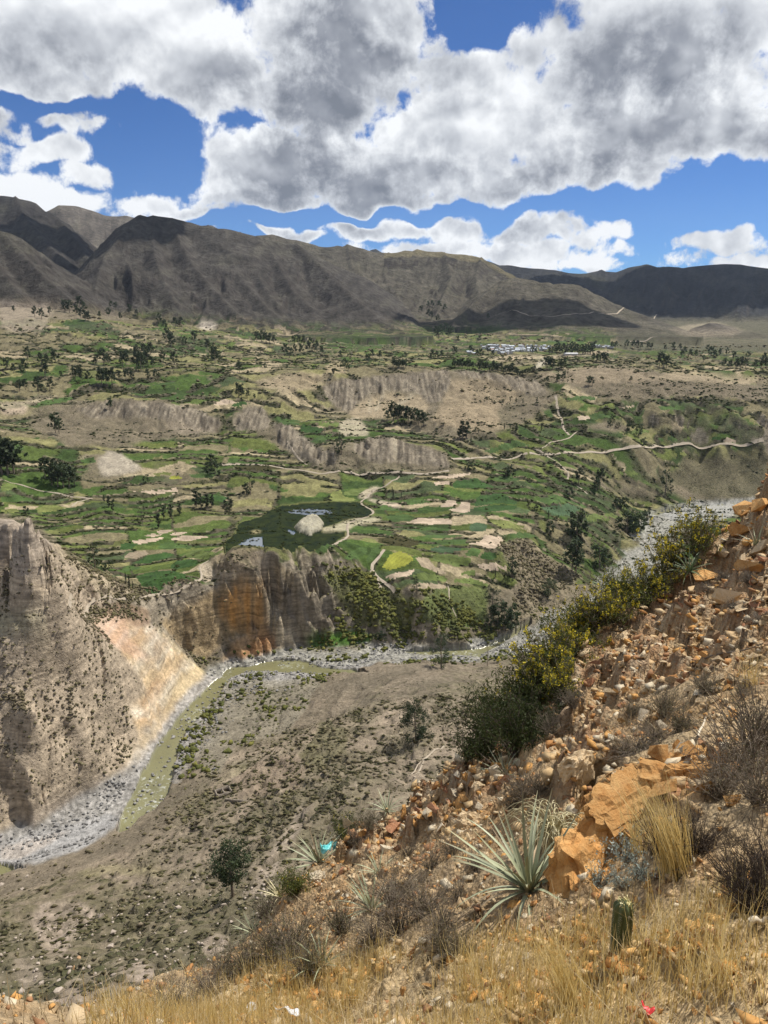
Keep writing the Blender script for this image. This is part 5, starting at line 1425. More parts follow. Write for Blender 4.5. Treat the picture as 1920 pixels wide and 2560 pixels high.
VS = [(150,580,40),(180,590,42),(215,575,34),(280,560,48),(300,565,50),(330,575,40),(350,590,44),(370,600,44),(385,600,36),(690,608,40),(715,640,44),(760,625,40),(780,620,36),(520,595,30),(470,580,34),(430,585,26),(560,570,40),(590,575,26),(500,550,30),(480,545,30),(345,540,44),(365,560,40),(60,560,24)]
trees('2', [(x, y+10, h) for x, y, h in VS], 'dark tree on the slope below the steep ravine', 'trees below the ravine', 'e')

# ================================================================= village
wall_mat = simple_mat('house_wall', (.40,.37,.33), (.56,.54,.51), .4, .9, .1, per_object=.25)
tin_mat = simple_mat('tin_roof', (.30,.33,.37), (.50,.53,.56), .3, .45, .5, per_object=.35)
red_mat = simple_mat('clay_roof', (.28,.15,.10), (.38,.22,.15), .6, .8, .2, per_object=.2)
def house_meshes(w, d, h, rise):
    x, y = w/2, d/2
    wv = [(-x,-y,-1),(x,-y,-1),(x,y,-1),(-x,y,-1),(-x,-y,h),(x,-y,h),(x,y,h),(-x,y,h),(-x,0,h+rise),(x,0,h+rise)]
    wq = [(0,1,5,4),(1,2,6,5),(2,3,7,6),(3,0,4,7)]; wt = [(5,6,9),(7,4,8)]
    wm = np_mesh('wall', np.array(wv, float), np.array(wq), smooth=False, tris=np.array(wt))
    o = .5; k = rise/y
    def slab(s):
        e = h - o*k
        return [(-x-o, s*(y+o), e),(x+o, s*(y+o), e),(x+o, 0, h+rise+.02),(-x-o, 0, h+rise+.02),(-x-o, s*(y+o), e+.18),(x+o, s*(y+o), e+.18),(x+o, 0, h+rise+.2),(-x-o, 0, h+rise+.2)]
    rv = slab(1) + slab(-1); rq = []
    for b in (0, 8): rq += [(b,b+1,b+2,b+3),(b+4,b+5,b+6,b+7),(b,b+1,b+5,b+4),(b+2,b+3,b+7,b+6),(b,b+3,b+7,b+4),(b+1,b+2,b+6,b+5)]
    return wm, np_mesh('roof', np.array(rv, float), np.array(rq), smooth=False)
HM = [house_meshes(*a) for a in ((10,6.5,3.2,1.4),(8,6,5.2,1.2),(14,7,3.4,1.5),(7,5,2.8,1.2))]
for wm, rm in HM: wm.materials.append(wall_mat); rm.materials.append(tin_mat)
HR = [house_meshes(*a) for a in ((9,6,3.2,1.6),(7,5.5,3,1.4))]
for wm, rm in HR: wm.materials.append(wall_mat); rm.materials.append(red_mat)
def house(u, v, label, group, lib=None):
    p = place(u, v, 600)
    wm, rm = random.choice(lib or (HM if random.random() < .8 else HR))
    o = empty('village_house', p, random.choice((0, .3, 1.6, 1.3, -.2)) + random.random()*.2, .95, category='house', label=label, group=group)
    link('wall', wm, parent=o); link('roof', rm, parent=o)
R = random.Random(31)
for row, (x0, x1, y) in enumerate(((415,720,548),(425,715,556),(440,700,563),(460,640,570),(480,560,577))):
    n = int((x1 - x0)/17)
    for i in range(n):
        (u, v), = Z('3', [(x0 + (i + .3 + .5*R.random())*(x1 - x0)/n, y + R.uniform(-3, 3))])
        house(u, v, 'small white-walled house with metal roof in the village', 'houses of the village')
for x, y in ((905,547),(918,550),(932,548),(948,552),(960,549),(972,552),(985,555)):
    (u, v), = Z('3', [(x, y)]); house(u, v, 'small pale house in the outlying row past the village grove', 'houses past the grove', HM)
for x, y in ((368,575),(390,580)):
    (u, v), = Z('3', [(x, y)]); house(u, v, 'pale isolated house on the plain before the village', 'isolated houses before the village', HM)
# long white shed on the pale strip
(u, v), = Z('3', [(806, 583)])
p = place(u, v, 600)
wm, rm = house_meshes(28, 8, 3.2, 1.0); wm.materials.append(wall_mat)
roof_w = simple_mat('white_roof', (.78,.78,.78), (.82,.82,.82), .2, .5, .3, per_object=0); rm.materials.append(roof_w)
o = empty('white_shed', p, .1, category='shed', label='long white shed on the pale bare strip near the village'); link('wall', wm, parent=o); link('roof', rm, parent=o)

# ================================================================= scrub, boulders, paths
_t = (1 + 5**.5)/2
ICO = np.array([(-1,_t,0),(1,_t,0),(-1,-_t,0),(1,-_t,0),(0,-1,_t),(0,1,_t),(0,-1,-_t),(0,1,-_t),(_t,0,-1),(_t,0,1),(-_t,0,-1),(-_t,0,1)])/math.hypot(1, _t)
ICOF = np.array([(0,11,5),(0,5,1),(0,1,7),(0,7,10),(0,10,11),(1,5,9),(5,11,4),(11,10,2),(10,7,6),(7,1,8),(3,9,4),(3,4,2),(3,2,6),(3,6,8),(3,8,9),(4,9,5),(2,4,11),(6,2,10),(8,6,7),(9,8,1)])
def lumps(P, S, R, flat=.75, rough=.35, sink=.25):
    """crumpled tufts / stones: one small closed solid per point"""
    n = len(P)
    v = ICO[None]*(1 + rough*R.normal(size=(n, 12, 1)))
    th = R.random(n)*6.283; c, s = np.cos(th)[:, None], np.sin(th)[:, None]
    ax = .75 + .6*R.random((n, 1))
    x = v[..., 0]*ax; y = v[..., 1]/ax
    v = np.stack([x*c - y*s, x*s + y*c, v[..., 2]*flat], -1)*S[:, None, None]
    v = v + P[:, None, :]; v[..., 2] += (S*flat*(1 - sink*2))[:, None]
    f = (ICOF[None] + (np.arange(n)*12)[:, None, None]).reshape(-1, 3)
    return v.reshape(-1, 3), f
def chips(P, S, R, flat=.55, sink=.2):
    """angular broken stones: jittered boxes"""
    n = len(P); B = np.array([(x, y, z) for z in (-1, 1) for y in (-1, 1) for x in (-1, 1)], float)*.62
    dims = np.stack([.8 + .6*R.random(n), .5 + .5*R.random(n), flat*(.5 + .8*R.random(n))], 1)
    v = (B[None] + R.normal(size=(n, 8, 3))*.24)*dims[:, None]*S[:, None, None]
    ax = R.normal(size=(n, 3)); ax /= np.linalg.norm(ax, axis=1)[:, None]; an = R.normal(size=n)*.5
    th = R.random(n)*6.283; c, s_ = np.cos(th)[:, None], np.sin(th)[:, None]
    x = v[..., 0]*c - v[..., 1]*s_; y = v[..., 0]*s_ + v[..., 1]*c
    v = np.stack([x, y, v[..., 2] + x*an[:, None]*.6], -1) + P[:, None]; v[..., 2] += (S*flat*.62*(1 - sink*2))[:, None]
    F = np.array([(0,1,3,2),(4,6,7,5),(0,4,5,1),(2,3,7,6),(0,2,6,4),(1,5,7,3)])
    return v.reshape(-1, 3), (F[None] + (np.arange(n)*8)[:, None, None]).reshape(-1, 4)
def pick(weight, n, R, jitter=True):
    """n random ground points, chosen per square metre times weight"""
    area = np.gradient(RR, axis=0)*np.gradient(AZ, axis=1)*RR
    w = (weight*area*VIS*(np.abs(AZ) < R_(33))).ravel()
    w = np.where(w > 0, w, 0); w /= w.sum()
    idx = R.choice(len(w), n, p=w)
    j, i = np.divmod(idx, NA)
    az = AZS[i] + (R.random(n) - .5)*np.gradient(AZS)[i]; r = ROWS[j] + (R.random(n) - .5)*np.gradient(ROWS)[j]
    x = np.sin(az)*r; y = np.cos(az)*r
    z = Zt[j, i]
    return np.stack([x, y, z], 1), idx
def tufts8(P, S, R, flat=.8, along=1.0):
    n = len(P); O = np.array([(1,0,0),(-1,0,0),(0,1,0),(0,-1,0),(0,0,1),(0,0,-.6)], float)
    v = O[None]*(.7 + .6*R.random((n, 6, 1))) + R.normal(size=(n, 6, 3))*.14
    az = np.arctan2(P[:, 0], P[:, 1]); c, s_ = np.cos(az)[:, None], np.sin(az)[:, None]
    el = 1.0 + (.3 + 1.1*along)*R.random((n, 1))*max(along, .5); x = v[..., 0]*el; y = v[..., 1]*.8
    v = np.stack([x*c + y*s_, -x*s_ + y*c, v[..., 2]*flat], -1)*S[:, None, None] + P[:, None]; v[..., 2] += (S*.35)[:, None]
    F = np.array([(0,2,4),(2,1,4),(1,3,4),(3,0,4),(2,0,5),(1,2,5),(3,1,5),(0,3,5)])
    return v.reshape(-1, 3), (F[None] + (np.arange(n)*6)[:, None, None]).reshape(-1, 3)
def scrub_material(name, cols, scale=.06):
    m, nt, b = nmat(name, .95, .05)
    n1 = add_noise(nt, 1.3, 3, .7); n2 = add_noise(nt, scale, 2, .5); n3 = add_noise(nt, .25, 1, .5)
    c = node_mix(nt, node_math(nt, 'MULTIPLY_ADD', n2, 3, -1.0, clamp=True), cols[0], cols[1])
    c = node_mix(nt, node_math(nt, 'MULTIPLY_ADD', n3, 5, -2.7, clamp=True), c, cols[2])
    nt.links.new(node_scale(nt, c, node_math(nt, 'MULTIPLY_ADD', n1, 1.2, .4)), b.inputs['Base Color'])
    return m
scrub_mat = scrub_material('scrub', ((.125,.105,.066), (.145,.130,.066), (.22,.18,.125)))
green_scrub = scrub_material('green_scrub', ((.070,.078,.028), (.115,.118,.034), (.20,.185,.05)))
green_scrub_d = scrub_material('dark_scrub', ((.060,.058,.030), (.085,.080,.038), (.13,.11,.06)))
R = np.random.default_rng(77)
dry = sstep(3, 9, Zt - RL)*(1 - famt)*(~(lake | pond | river | openw | isl))*(1 - stp*.8)
def stuff(name, P, S, mat, label=None, **kw):
    v, f = tufts8(P, S*1.1, R, .85, 0) if mat is scrub_mat else lumps(P, S, R, **kw)
    me = np_mesh(name, v, None, tris=f, smooth=False)
    return link(name, me, mat, kind='stuff', label=label)
# dry scrub of the hillsides
lm_w = left_mass*(.25 + veg)*dry*np.clip(1.2 - 1.2*blur((pmask(Z('6', [(400,540),(560,510),(740,600),(920,780),(740,960),(600,1160),(560,900),(480,620)]), wob=10)).astype(float), 2), 0, 1)
hl_w = ((RR < 345) & (RR > 75) & (V > 1630))*np.clip(n_lo + n_md*.9 + .35, .05, 1.2)*dry
P, _ = pick(lm_w*(RR > 150), 5200, R); stuff('hillside_scrub', P, .35 + .75*R.random(len(P))**2.2, scrub_mat, 'dry brown scrub covering the slopes above the river')
P, _ = pick(hl_w, 5200, R); d = np.hypot(P[:, 0], P[:, 1]); stuff('hillside_scrub', P, (.22 + .75*R.random(len(P))**2.5)*np.clip(d/220, .55, 1.2), scrub_mat, 'low scrub dotting the hillside between edge and river')
P, _ = pick(riser*hw*np.clip(n_lo*1.5 + .5, .02, 1.3)*dry, 3600, R); d = np.hypot(P[:, 0], P[:, 1]); v, f = tufts8(P, (.25 + .55*R.random(len(P))**2)*np.clip(d/220, .6, 1.2), R)
link('furrow_scrub', np_mesh('furrow_scrub', v, None, tris=f, smooth=False), green_scrub_d, kind='stuff', label='dark scrub along the old furrows of the hillside')
# green bushes of the flood plain and banks
fp = ((RD < 75) & (RD > 9) & (RR < 520))*sstep(8.5, 4, Zt - RL + n_md*3)*sstep(285, 325, RR + n_md*25)*sstep(400, 480, U + n_md*60)*np.clip(n_md*1.4 + n_hi*.8 + .2, .0, 1.2)*(~river)
P, _ = pick(fp, 1500, R); stuff('riverside_bushes', P, .5 + 1.1*R.random(len(P))**2, green_scrub, 'low green bushes on the flood plain')
bank = blur((pmask(Z('7', [(140,300),(300,280),(500,380),(700,400),(960,560),(900,620),(600,600),(420,600),(80,640),(230,540),(200,420)]), wob=10) & (RR > 420) & (RR < 620)).astype(float), 2)
P, _ = pick(bank*np.clip(n_hi + n_md + .3, .03, 1.3), 1500, R); stuff('bank_bushes', P, .6 + 1.2*R.random(len(P))**2, green_scrub, 'olive bushes on the green bank above the river')
rs_ = blur((pmask(NOTER[11], wob=10) & (RR < 700)).astype(float), 2)
P, _ = pick(rs_ + .001*bank, 900, R); stuff('slope_scrub', P, .5 + 1.0*R.random(len(P))**2, scrub_mat, 'grey scrub on the dry slope beside the fields')
# hedges and shrubs along the terrace walls
hedge_mat = scrub_material('hedge', ((.026,.033,.013), (.045,.054,.019), (.080,.078,.034)))
wsel = np.maximum(riser, cline*.7)*ter_amt*(RR > 450)*(RR < 1500)*(.25 + green + .5*bter)*np.clip(n_md*.8 + .6, .08, 1)*(600/RR)**1.6*np.where(field_id >= 0, .2, 1)
P, _ = pick(wsel, 21000, R)
d = np.hypot(P[:, 0], P[:, 1]); v, f = tufts8(P, (.42 + .6*R.random(len(P))**2)*np.clip(d/620, .85, 2.0), R)
link('terrace_hedges', np_mesh('terrace_hedges', v, None, tris=f, smooth=False), hedge_mat, kind='stuff', label='dark shrubs lining the terrace walls')
P, _ = pick(((RR > 900) & (RR < 2300) & (V > 780) & (V < 1010))*np.clip(n_lo + n_md + .2, .0, 1)*(~mnt), 900, R)
d = np.hypot(P[:, 0], P[:, 1]); stuff('far_bushes', P, (.9 + 1.8*R.random(len(P))**2)*np.clip(d/1000, 1, 2), scrub_mat, 'dark bushes scattered over the upper terraces', flat=.9)
# stones of the river bed
def stone_material():
    m, nt, b = nmat('river_stone', .85, .2)
    n1 = add_noise(nt, .9, 4, .65); n2 = add_noise(nt, .17, 2, .5)
    c = node_mix(nt, node_math(nt, 'MULTIPLY_ADD', n2, 3, -1, clamp=True), (.21,.205,.195), (.40,.38,.35))
    oi = nt.nodes.new('ShaderNodeObjectInfo')
    f = node_math(nt, 'MULTIPLY', node_math(nt, 'MULTIPLY_ADD', n1, 1.1, .45), node_math(nt, 'MULTIPLY_ADD', oi.outputs['Random'], .5, .75))
    nt.links.new(node_scale(nt, c, f), b.inputs['Base Color'])
    bump(nt, b, n1, .5, .2)
    return m
stone_mat = stone_material()
bed = (RD < 34)*(RD > 3)*(Zt < RL + 2.5)*(RR < 520)*(RR > 230)*np.clip(n_md + .45 + sstep(22, 6, RD)*.6, .05, 1.4)
P, _ = pick(bed*(~river*.8 + river*.25), 4200, R)
stuff('river_stones', P, .18 + .75*R.random(len(P))**3.5, stone_mat, 'grey cobbles and stones of the river bed', flat=.62, rough=.22, sink=.2)
def rock_mesh(seed, n=16, flat=.7, name='rock'):
    Rr = np.random.default_rng(seed)
    bm = bmesh.new()
    pts = Rr.normal(size=(n, 3)); pts /= np.linalg.norm(pts, axis=1)[:, None]; pts *= (.75 + .35*Rr.random((n, 1)))
    pts *= np.array([1, .6 + .4*Rr.random(), flat*(.6 + .5*Rr.random())])
    for p in pts: bm.verts.new(p)
    bmesh.ops.convex_hull(bm, input=bm.verts)
    bmesh.ops.delete(bm, geom=[v for v in bm.verts if not v.link_faces], context='VERTS')
    me = bpy.data.meshes.new(name); bm.to_mesh(me); bm.free()
    return me
BOUL = [rock_mesh(300 + i, 18, .75, 'boulder') for i in range(6)]
for m in BOUL: m.materials.append(stone_mat)
def boulder(p, s, label, group, mat_lib=BOUL, name='boulder', cat='boulder'):
    o = link(name, random.choice(mat_lib), None, None, p + Vector((0, 0, s*.18)), category=cat, label=label, group=group)
    o.scale = (s, s*(.8 + .3*random.random()), s*(.8 + .3*random.random())); o.rotation_euler = (random.uniform(-.3, .3), random.uniform(-.3, .3), random.random()*6.28)
    return o
for x, y, s in ((748,250,1.6),(700,270,1.3),(690,285,1.0),(685,272,.9),(775,365,1.5),(660,415,1.2),(690,455,1.0),(640,540,.9),(610,500,1.0),(580,470,1.1),(575,575,1.1),(925,385,1.5),(640,345,1.2),(920,762,1.0)):
    if y > 700: continue
    u, v = Z('8', [(x, y)])[0]; boulder(place(u, v, 150), s, 'grey boulder standing in the brown river water', 'boulders in the river')
P, _ = pick(((RD < 20) & (RD > 5) & (Zt < RL + 2) & (RR < 520) & (RR > 280) & ~river).astype(float), 60, R)
for p in P: boulder(Vector(p), .7 + .9*random.random()**2, 'large grey boulder on the river shingle', 'boulders on the shingle')
hillrock = simple_mat('hill_stone', (.30,.25,.20), (.44,.37,.30), 1.2, .9, .15, bs=.4, per_object=.25)
hillred = simple_mat('hill_stone_orange', (.46,.27,.14), (.54,.36,.20), 1.2, .9, .15, bs=.4, per_object=.2)
HB = [rock_mesh(340 + i, 16, .8, 'boulder') for i in range(5)]
for m in HB: m.materials.append(hillrock)
HBR = [rock_mesh(350 + i, 15, .85, 'boulder') for i in range(2)]
for m in HBR: m.materials.append(hillred)
for x, y, s in ((490,1092,22),(475,1155,26),(770,985,20),(435,1022,18),(250,1345,28),(95,1350,26),(230,1390,18),(285,1200,16),(300,1245,18),(255,1300,14),(180,1310,16),(415,1080,10),(150,1300,14),(60,1440,14),(345,1430,18),(490,1275,16),(345,1390,18),
                (8,885,14),(115,850,12),(95,905,12),(165,1225,12),(410,1270,10),(460,1385,12),(20,1180,10),(300,1150,9),(360,1250,12),(130,1400,12),(420,1385,12),(1210,618,8),(670,1095,10),(800,1090,14),(590,1210,10),(555,1120,8)):
    u, v = Z('8', [(x, y)])[0]; p = place(u, v, 60)
    s2 = s*_ZK*math.dist(p, (0, 0, H0))/FPX
    boulder(p, s2*.75, 'grey-brown boulder on the hillside below the near slope', 'boulders on the hillside', HB)
for x, y, s in ((340,1200,18),(318,1250,17)):
    u, v = Z('8', [(x, y)])[0]; p = place(u, v, 60)
    boulder(p, s*_ZK*math.dist(p, (0, 0, H0))/FPX*.7, 'orange boulder among grey ones on the hillside', 'orange boulders on the hillside', HBR)
P, _ = pick(((RR < 200) & (RR > 75) & (V > 2150)).astype(float)*np.clip(n_md + .3, .03, 1), 900, R)
stuff('hillside_stones', P, .10 + .35*R.random(len(P))**3, hillrock, 'small stones scattered over the hillside', flat=.7, rough=.2, sink=.15)

# paths and roads: ribbons laid on the ground
road_mat = simple_mat('dirt_road', (.31,.26,.195), (.43,.365,.28), .25, .95, .05, coord='Position' if False else 'Object', per_object=.08)
def ribbon(name, pts, w, lift=.35, rmin=60, mat=None):
    W = [place(u, v, rmin) for u, v in pts]
    # drop points that jumped over an occluding edge
    D = [W[0]]
    for p in W[1:]:
        n = max(1, int((p - D[-1]).length/4.0)); a = D[-1]
        D += [a.lerp(p, (k+1)/n) for k in range(n)]
    G = [ground(p.x, p.y) for p in D]
    P = np.array(G); 
    for _ in range(2): P[1:-1] = (P[:-2] + 2*P[1:-1] + P[2:])/4
    vs = []; qs = []
    for i in range(len(P)):
        t = P[min(i+1, len(P)-1)] - P[max(i-1, 0)]; t[2] = 0; t /= np.linalg.norm(t) + 1e-9
        nrm = np.array([-t[1], t[0], 0]); ww = w*(.85 + .3*random.random())*.5
        for s in (-1, -.33, .33, 1):
            q_ = P[i] + nrm*s*ww; g = ground(q_[0], q_[1]); vs.append((q_[0], q_[1], max(g.z, P[i, 2] - .5) + lift - (.25 if abs(s) == 1 else 0)))
        if i:
            o = (i-1)*4; qs += [(o+k, o+k+1, o+k+5, o+k+4) for k in range(3)]
    return link(name, np_mesh(name, np.array(vs), np.array(qs)), mat or road_mat, kind='structure')
ROADS = [(Z('4', [(960,540),(1050,537),(1130,541),(1210,550),(1280,561),(1330,568),(1500,572),(1659,575)]) + Z('5', [(40,572),(90,575),(180,580),(280,566)]), 4.2),
         (Z('5', [(290,514),(380,510),(460,506),(580,501),(700,495),(760,488),(900,483),(1030,471),(1100,464),(1180,458),(1330,447),(1450,450),(1590,450),(1640,436)]), 5.0),
         (Q([(1659,95),(1600,140),(1540,165),(1490,190),(1470,220),(1420,250),(1440,270),(1500,300),(1505,318),(1470,340),(1400,350),(1350,375),(1345,410),(1355,440),(1340,465),(1290,490),(1255,505)]), 2.8),
         (Z('6', [(300,465),(380,440),(440,425),(500,425),(540,438),(590,430),(612,412),(650,413),(740,398),(830,370),(878,345),(868,310),(852,285),(900,264)]), 2.0),
         (Z('7', [(450,215),(430,250),(392,275),(390,300),(420,330),(450,358),(490,380),(495,400)]), 3.0), (Z('7', [(395,305),(425,345),(440,370),(432,400)]), 4.0),
         (Z('5', [(740,240),(748,290),(768,340),(772,378),(800,412)]), 4.0), (Z('5', [(650,470),(720,512),(780,552),(800,582),(792,602)]), 2.6), (Z('5', [(835,632),(868,652),(882,668)]), 3.0),
         (Z('5', [(680,470),(720,440),(800,425),(835,395)]), 2.2), (Z('4', [(0,605),(70,620),(140,640),(230,660),(310,680),(400,685)]), 2.2), (Z('4', [(310,720),(345,695),(400,685)]), 2.0), (Z('4', [(1240,440),(1280,500),(1330,540)]), 2.0),
         (Z('7', [(720,355),(735,390),(725,430),(750,480),(770,520)]), 1.2), (Z('3', [(480,412),(620,411),(800,410),(1000,406),(1180,410)]), 7.0), (Z('3', [(1060,525),(1130,525),(1180,505)]), 6.0)]
for pts, w in ROADS: ribbon('dirt_road' if w > 2.5 else 'footpath', pts, w*.72)
(u, v) = 1060, 1905
ribbon('footpath', [(1110,1865),(1070,1890),(1050,1920),(1035,1945)], .8); ribbon('footpath', [(1070,1890),(1040,1915),(1025,1940)], .5)
# roofless stone hut above the river
wall_stone = simple_mat('hut_stone', (.15,.125,.10), (.30,.255,.20), 2.5, .95, .1, bs=.6, per_object=0)
(u, v), = Z('8', [(965, 490)])
p = place(u, v, 120)
hut = empty('stone_hut', p, .5, category='hut', label='roofless stone hut ruin on the slope above the river shingle')
def wallbox(a, b, t, h0, h1):
    a = np.array(a, float); b = np.array(b, float); d = (b - a)/np.linalg.norm(b - a); n = np.array([-d[1], d[0]])*t/2; vs = []; k = 8
    for i in range(k+1):
        c = a + (b - a)*i/k; h = (h0 + (h1 - h0)*i/k)*(.8 + .35*random.random())
        for s, z in ((-1, -.8), (1, -.8), (1, h), (-1, h)): vs.append((*(c + n*s), z))
    qs = []
    for i in range(k):
        o = i*4; qs += [(o+j, o+(j+1) % 4, o+4+(j+1) % 4, o+4+j) for j in range(4)]
    qs += [(0,1,2,3), (k*4, k*4+3, k*4+2, k*4+1)]
    return np_mesh('wall', np.array(vs), np.array(qs), smooth=False)
for a, b in (((-3,-2),(3,-2)), ((3,-2),(3,2)), ((3,2),(-3,2)), ((-3,2),(-3,-2)), ((0,-2),(0,2))): link('wall', wallbox(a, b, .5, 1.7, 1.3), wall_stone, hut)
(u, v), = Z('8', [(1030, 515)])
p = place(u, v, 120); dw = empty('stone_wall', p, .15, category='wall', label='low stone wall running from the roofless hut')
link('stones', wallbox((-5, 0), (6, -3), .5, .9, .6), wall_stone, dw)

# ================================================================= things on the near slope
R = np.random.default_rng(91)
def rock_mat(name, c1, c2, c3):
    m, nt, b = nmat(name, .85, .2)
    n1 = add_noise(nt, 3.0, 5, .65, 'Object'); n2 = add_noise(nt, 14, 4, .7, 'Object')
    c = node_mix(nt, node_math(nt, 'MULTIPLY_ADD', n1, 3, -1, clamp=True), c1, c2)
    c = node_mix(nt, node_math(nt, 'MULTIPLY_ADD', n2, 4, -2.2, clamp=True), c, c3)
    oi = nt.nodes.new('ShaderNodeObjectInfo')
    nt.links.new(node_scale(nt, c, node_math(nt, 'MULTIPLY_ADD', oi.outputs['Random'], .6, .7)), b.inputs['Base Color'])
    bump(nt, b, node_math(nt, 'ADD', n1, node_math(nt, 'MULTIPLY', n2, .5)), .6, .06)
    return m
RK = {'orange': rock_mat('rock_orange', (.46,.22,.065), (.58,.35,.14), (.27,.125,.05)), 'tan': rock_mat('rock_tan', (.50,.36,.20), (.60,.47,.30), (.36,.24,.13)),
      'red': rock_mat('rock_red', (.34,.15,.075), (.46,.25,.14), (.22,.10,.055)), 'pale': rock_mat('rock_pale', (.48,.40,.28), (.58,.50,.37), (.36,.28,.18)), 'brown': rock_mat('rock_brown', (.25,.16,.09), (.36,.24,.13), (.17,.11,.065))}
RKM = {}
for k, m in RK.items():
    RKM[k] = [rock_mesh(400 + i*3 + len(k), 7 + i % 3, .7, 'stone') for i in range(6)]
    for me in RKM[k]: me.materials.append(m)
def stone(u, v, px, kind, label, group, lift=.2):
    p = nplace(u, v); d = math.dist(p, (0, 0, H0)); s = px*d/FPX*.5
    o = link('stone', random.choice(RKM[kind]), None, None, p + Vector((0, 0, s*lift)), category='stone', label=label, group=group)
    o.scale = (s, s*(.7 + .5*random.random()), s*(.7 + .5*random.random())); o.rotation_euler = (random.uniform(-.5, .5), random.uniform(-.5, .5), random.random()*6.28)
    return o
rr = random.Random(5)
LBL = {k: iter(v) for k, v in {
    'flowering shrubs on the ridge': ['yellow flowering shrub standing over the dark rosette on the ridge', 'tallest yellow flowering shrub at the upper end of the ridge row', 'yellow flowering shrub at the drop side of the ridge row', 'yellow flowering shrub just below the dark ridge rosette'],
    'flowering shrubs by the bank': ['yellow flowering shrub beside the pale pointed rosette', 'flowering shrub at the outer rim halfway down the rocky bank', 'flowering shrub between rim and rocky bank near the pointed rosette', 'flowering shrub leaning out over the valley above the jutting rosette', 'tall flowering shrub growing against the foot of the rocky bank'],
    'flowering shrubs round the rosette': ['yellow flowering shrub directly behind the jutting pale rosette', 'yellow flowering shrub below the jutting pale rosette', 'yellow flowering shrub between the dark rosette and the rubble'],
    'green bushes along the slope edge': ['green bush with few flowers below the pale pointed rosette', 'green bush with few flowers at the middle of the flowering edge', 'green bush with few flowers next to the tall flowering shrub'],
    'leafy bushes round the rosette': ['leafy bush at the base of the jutting pale rosette', 'leafy bush behind the jutting pale rosette', 'leafy bush on the drop side under the jutting rosette'],
    'dark bushes overhanging the edge': ['dark green bush on the lip of the drop above the grey rosette', 'dense dark green bush beside the shaded ledge', 'low dark green bush lowest on the overhanging edge', 'dark green bush under the bright green leafy one'],
    'wiry bushes between rosettes': ['big grey wiry bush between the tall rosette and the large one', 'grey wiry bush uphill of the big wiry clump', 'grey wiry bush touching the tall rosette', 'wiry bush at the foot of the large rosette', 'wiry bush just below the tall rosette'],
    'olive bushes on the lower edge': ['wispy olive bush below the charred stump', 'wispy olive bush on the lip under the pale fan rosette', 'small olive bush beside the tall rosette', 'wispy olive bush where the edge drops to the hillside', 'olive bush beside the grey rosette in wiry scrub', 'short olive bush lowest along the outer lip'],
    'large wiry bushes on the upper slope': ['large grey-brown wiry bush beside the orange outcrop blocks', 'tallest grey-brown wiry bush on the upper slope', 'smaller grey wiry bush behind the dark twigs', 'grey wiry bush between the tallest one and the straw'],
    'dark twigs behind the golden tuft': ['dark leafless twigs directly behind the golden tuft', 'dark leafless twigs against the orange slab', 'dark leafless twigs uphill of the golden tuft'],
    'black twiggy bushes': ['large black twiggy bush above the trodden straw', 'black twiggy bush uphill of the pale flat stick', 'small black twiggy bush next to the golden tuft'],
    'green twigs at the rosette foot': ['green leafy twigs in the straw below the large rosette', 'short green twigs touching the large rosette']}.items()}
def region_pts(poly, n, dens=None):
    P = poly; us = [p[0] for p in P]; vs = [p[1] for p in P]; out = []
    while len(out) < n:
        u = rr.uniform(min(us), max(us)); v = rr.uniform(min(vs), max(vs)); ins = False
        for i in range(len(P)):
            x1, y1 = P[i]; x2, y2 = P[(i+1) % len(P)]
            if (y1 > v) != (y2 > v) and u < (x2 - x1)*(v - y1)/(y2 - y1) + x1: ins = not ins
        if ins: out.append((u, v))
    return out
ZB = [(1915,1210),(1915,1640),(1780,1690),(1600,1740),(1500,1820),(1370,1880),(1360,1800),(1500,1600),(1680,1420),(1800,1330)]
for u, v in region_pts(ZB, 95):
    k = rr.choice(('tan', 'tan', 'orange', 'red', 'brown', 'brown')); stone(u, v, rr.uniform(16, 44), k, {'tan': 'tan', 'orange': 'orange', 'red': 'dark red', 'brown': 'brown', 'pale': 'pale'}[k] + ' broken stone on the shaded rocky bank', k + ' stones of the rocky bank')
ZL = [(1400,1880),(1480,1850),(1720,1700),(1880,1700),(1800,1900),(1560,1900),(1450,2000),(1390,1990)]
for u, v in region_pts(ZL, 45):
    k = rr.choice(('tan', 'tan', 'orange', 'pale')); stone(u, v, rr.uniform(18, 46), k, k + ' rubble stone on the scree above the big orange rock', k + ' stones of the scree')
ZE = [(1180,1900),(1250,1870),(1330,1930),(1180,2050),(1000,2130),(880,2180),(780,2240),(720,2240),(800,2150),(1000,2030)]
for u, v in region_pts(ZE, 60):
    k = rr.choice(('tan', 'orange', 'orange', 'pale', 'red')); stone(u, v, rr.uniform(20, 50), k, {'red': 'dark red'}.get(k, k) + ' broken stone on the crumbling outer edge', k + ' stones of the outer edge')
ZG = [(300,2550),(520,2450),(900,2380),(1200,2300),(1500,2280),(1750,2250),(1915,2300),(1915,2555),(300,2555)]
for u, v in region_pts(ZG, 60):
    k = rr.choice(('orange', 'orange', 'orange', 'tan', 'pale')); stone(u, v, rr.uniform(14, 34), k, k + ' stone lying in the dry straw grass', k + ' stones in the straw')
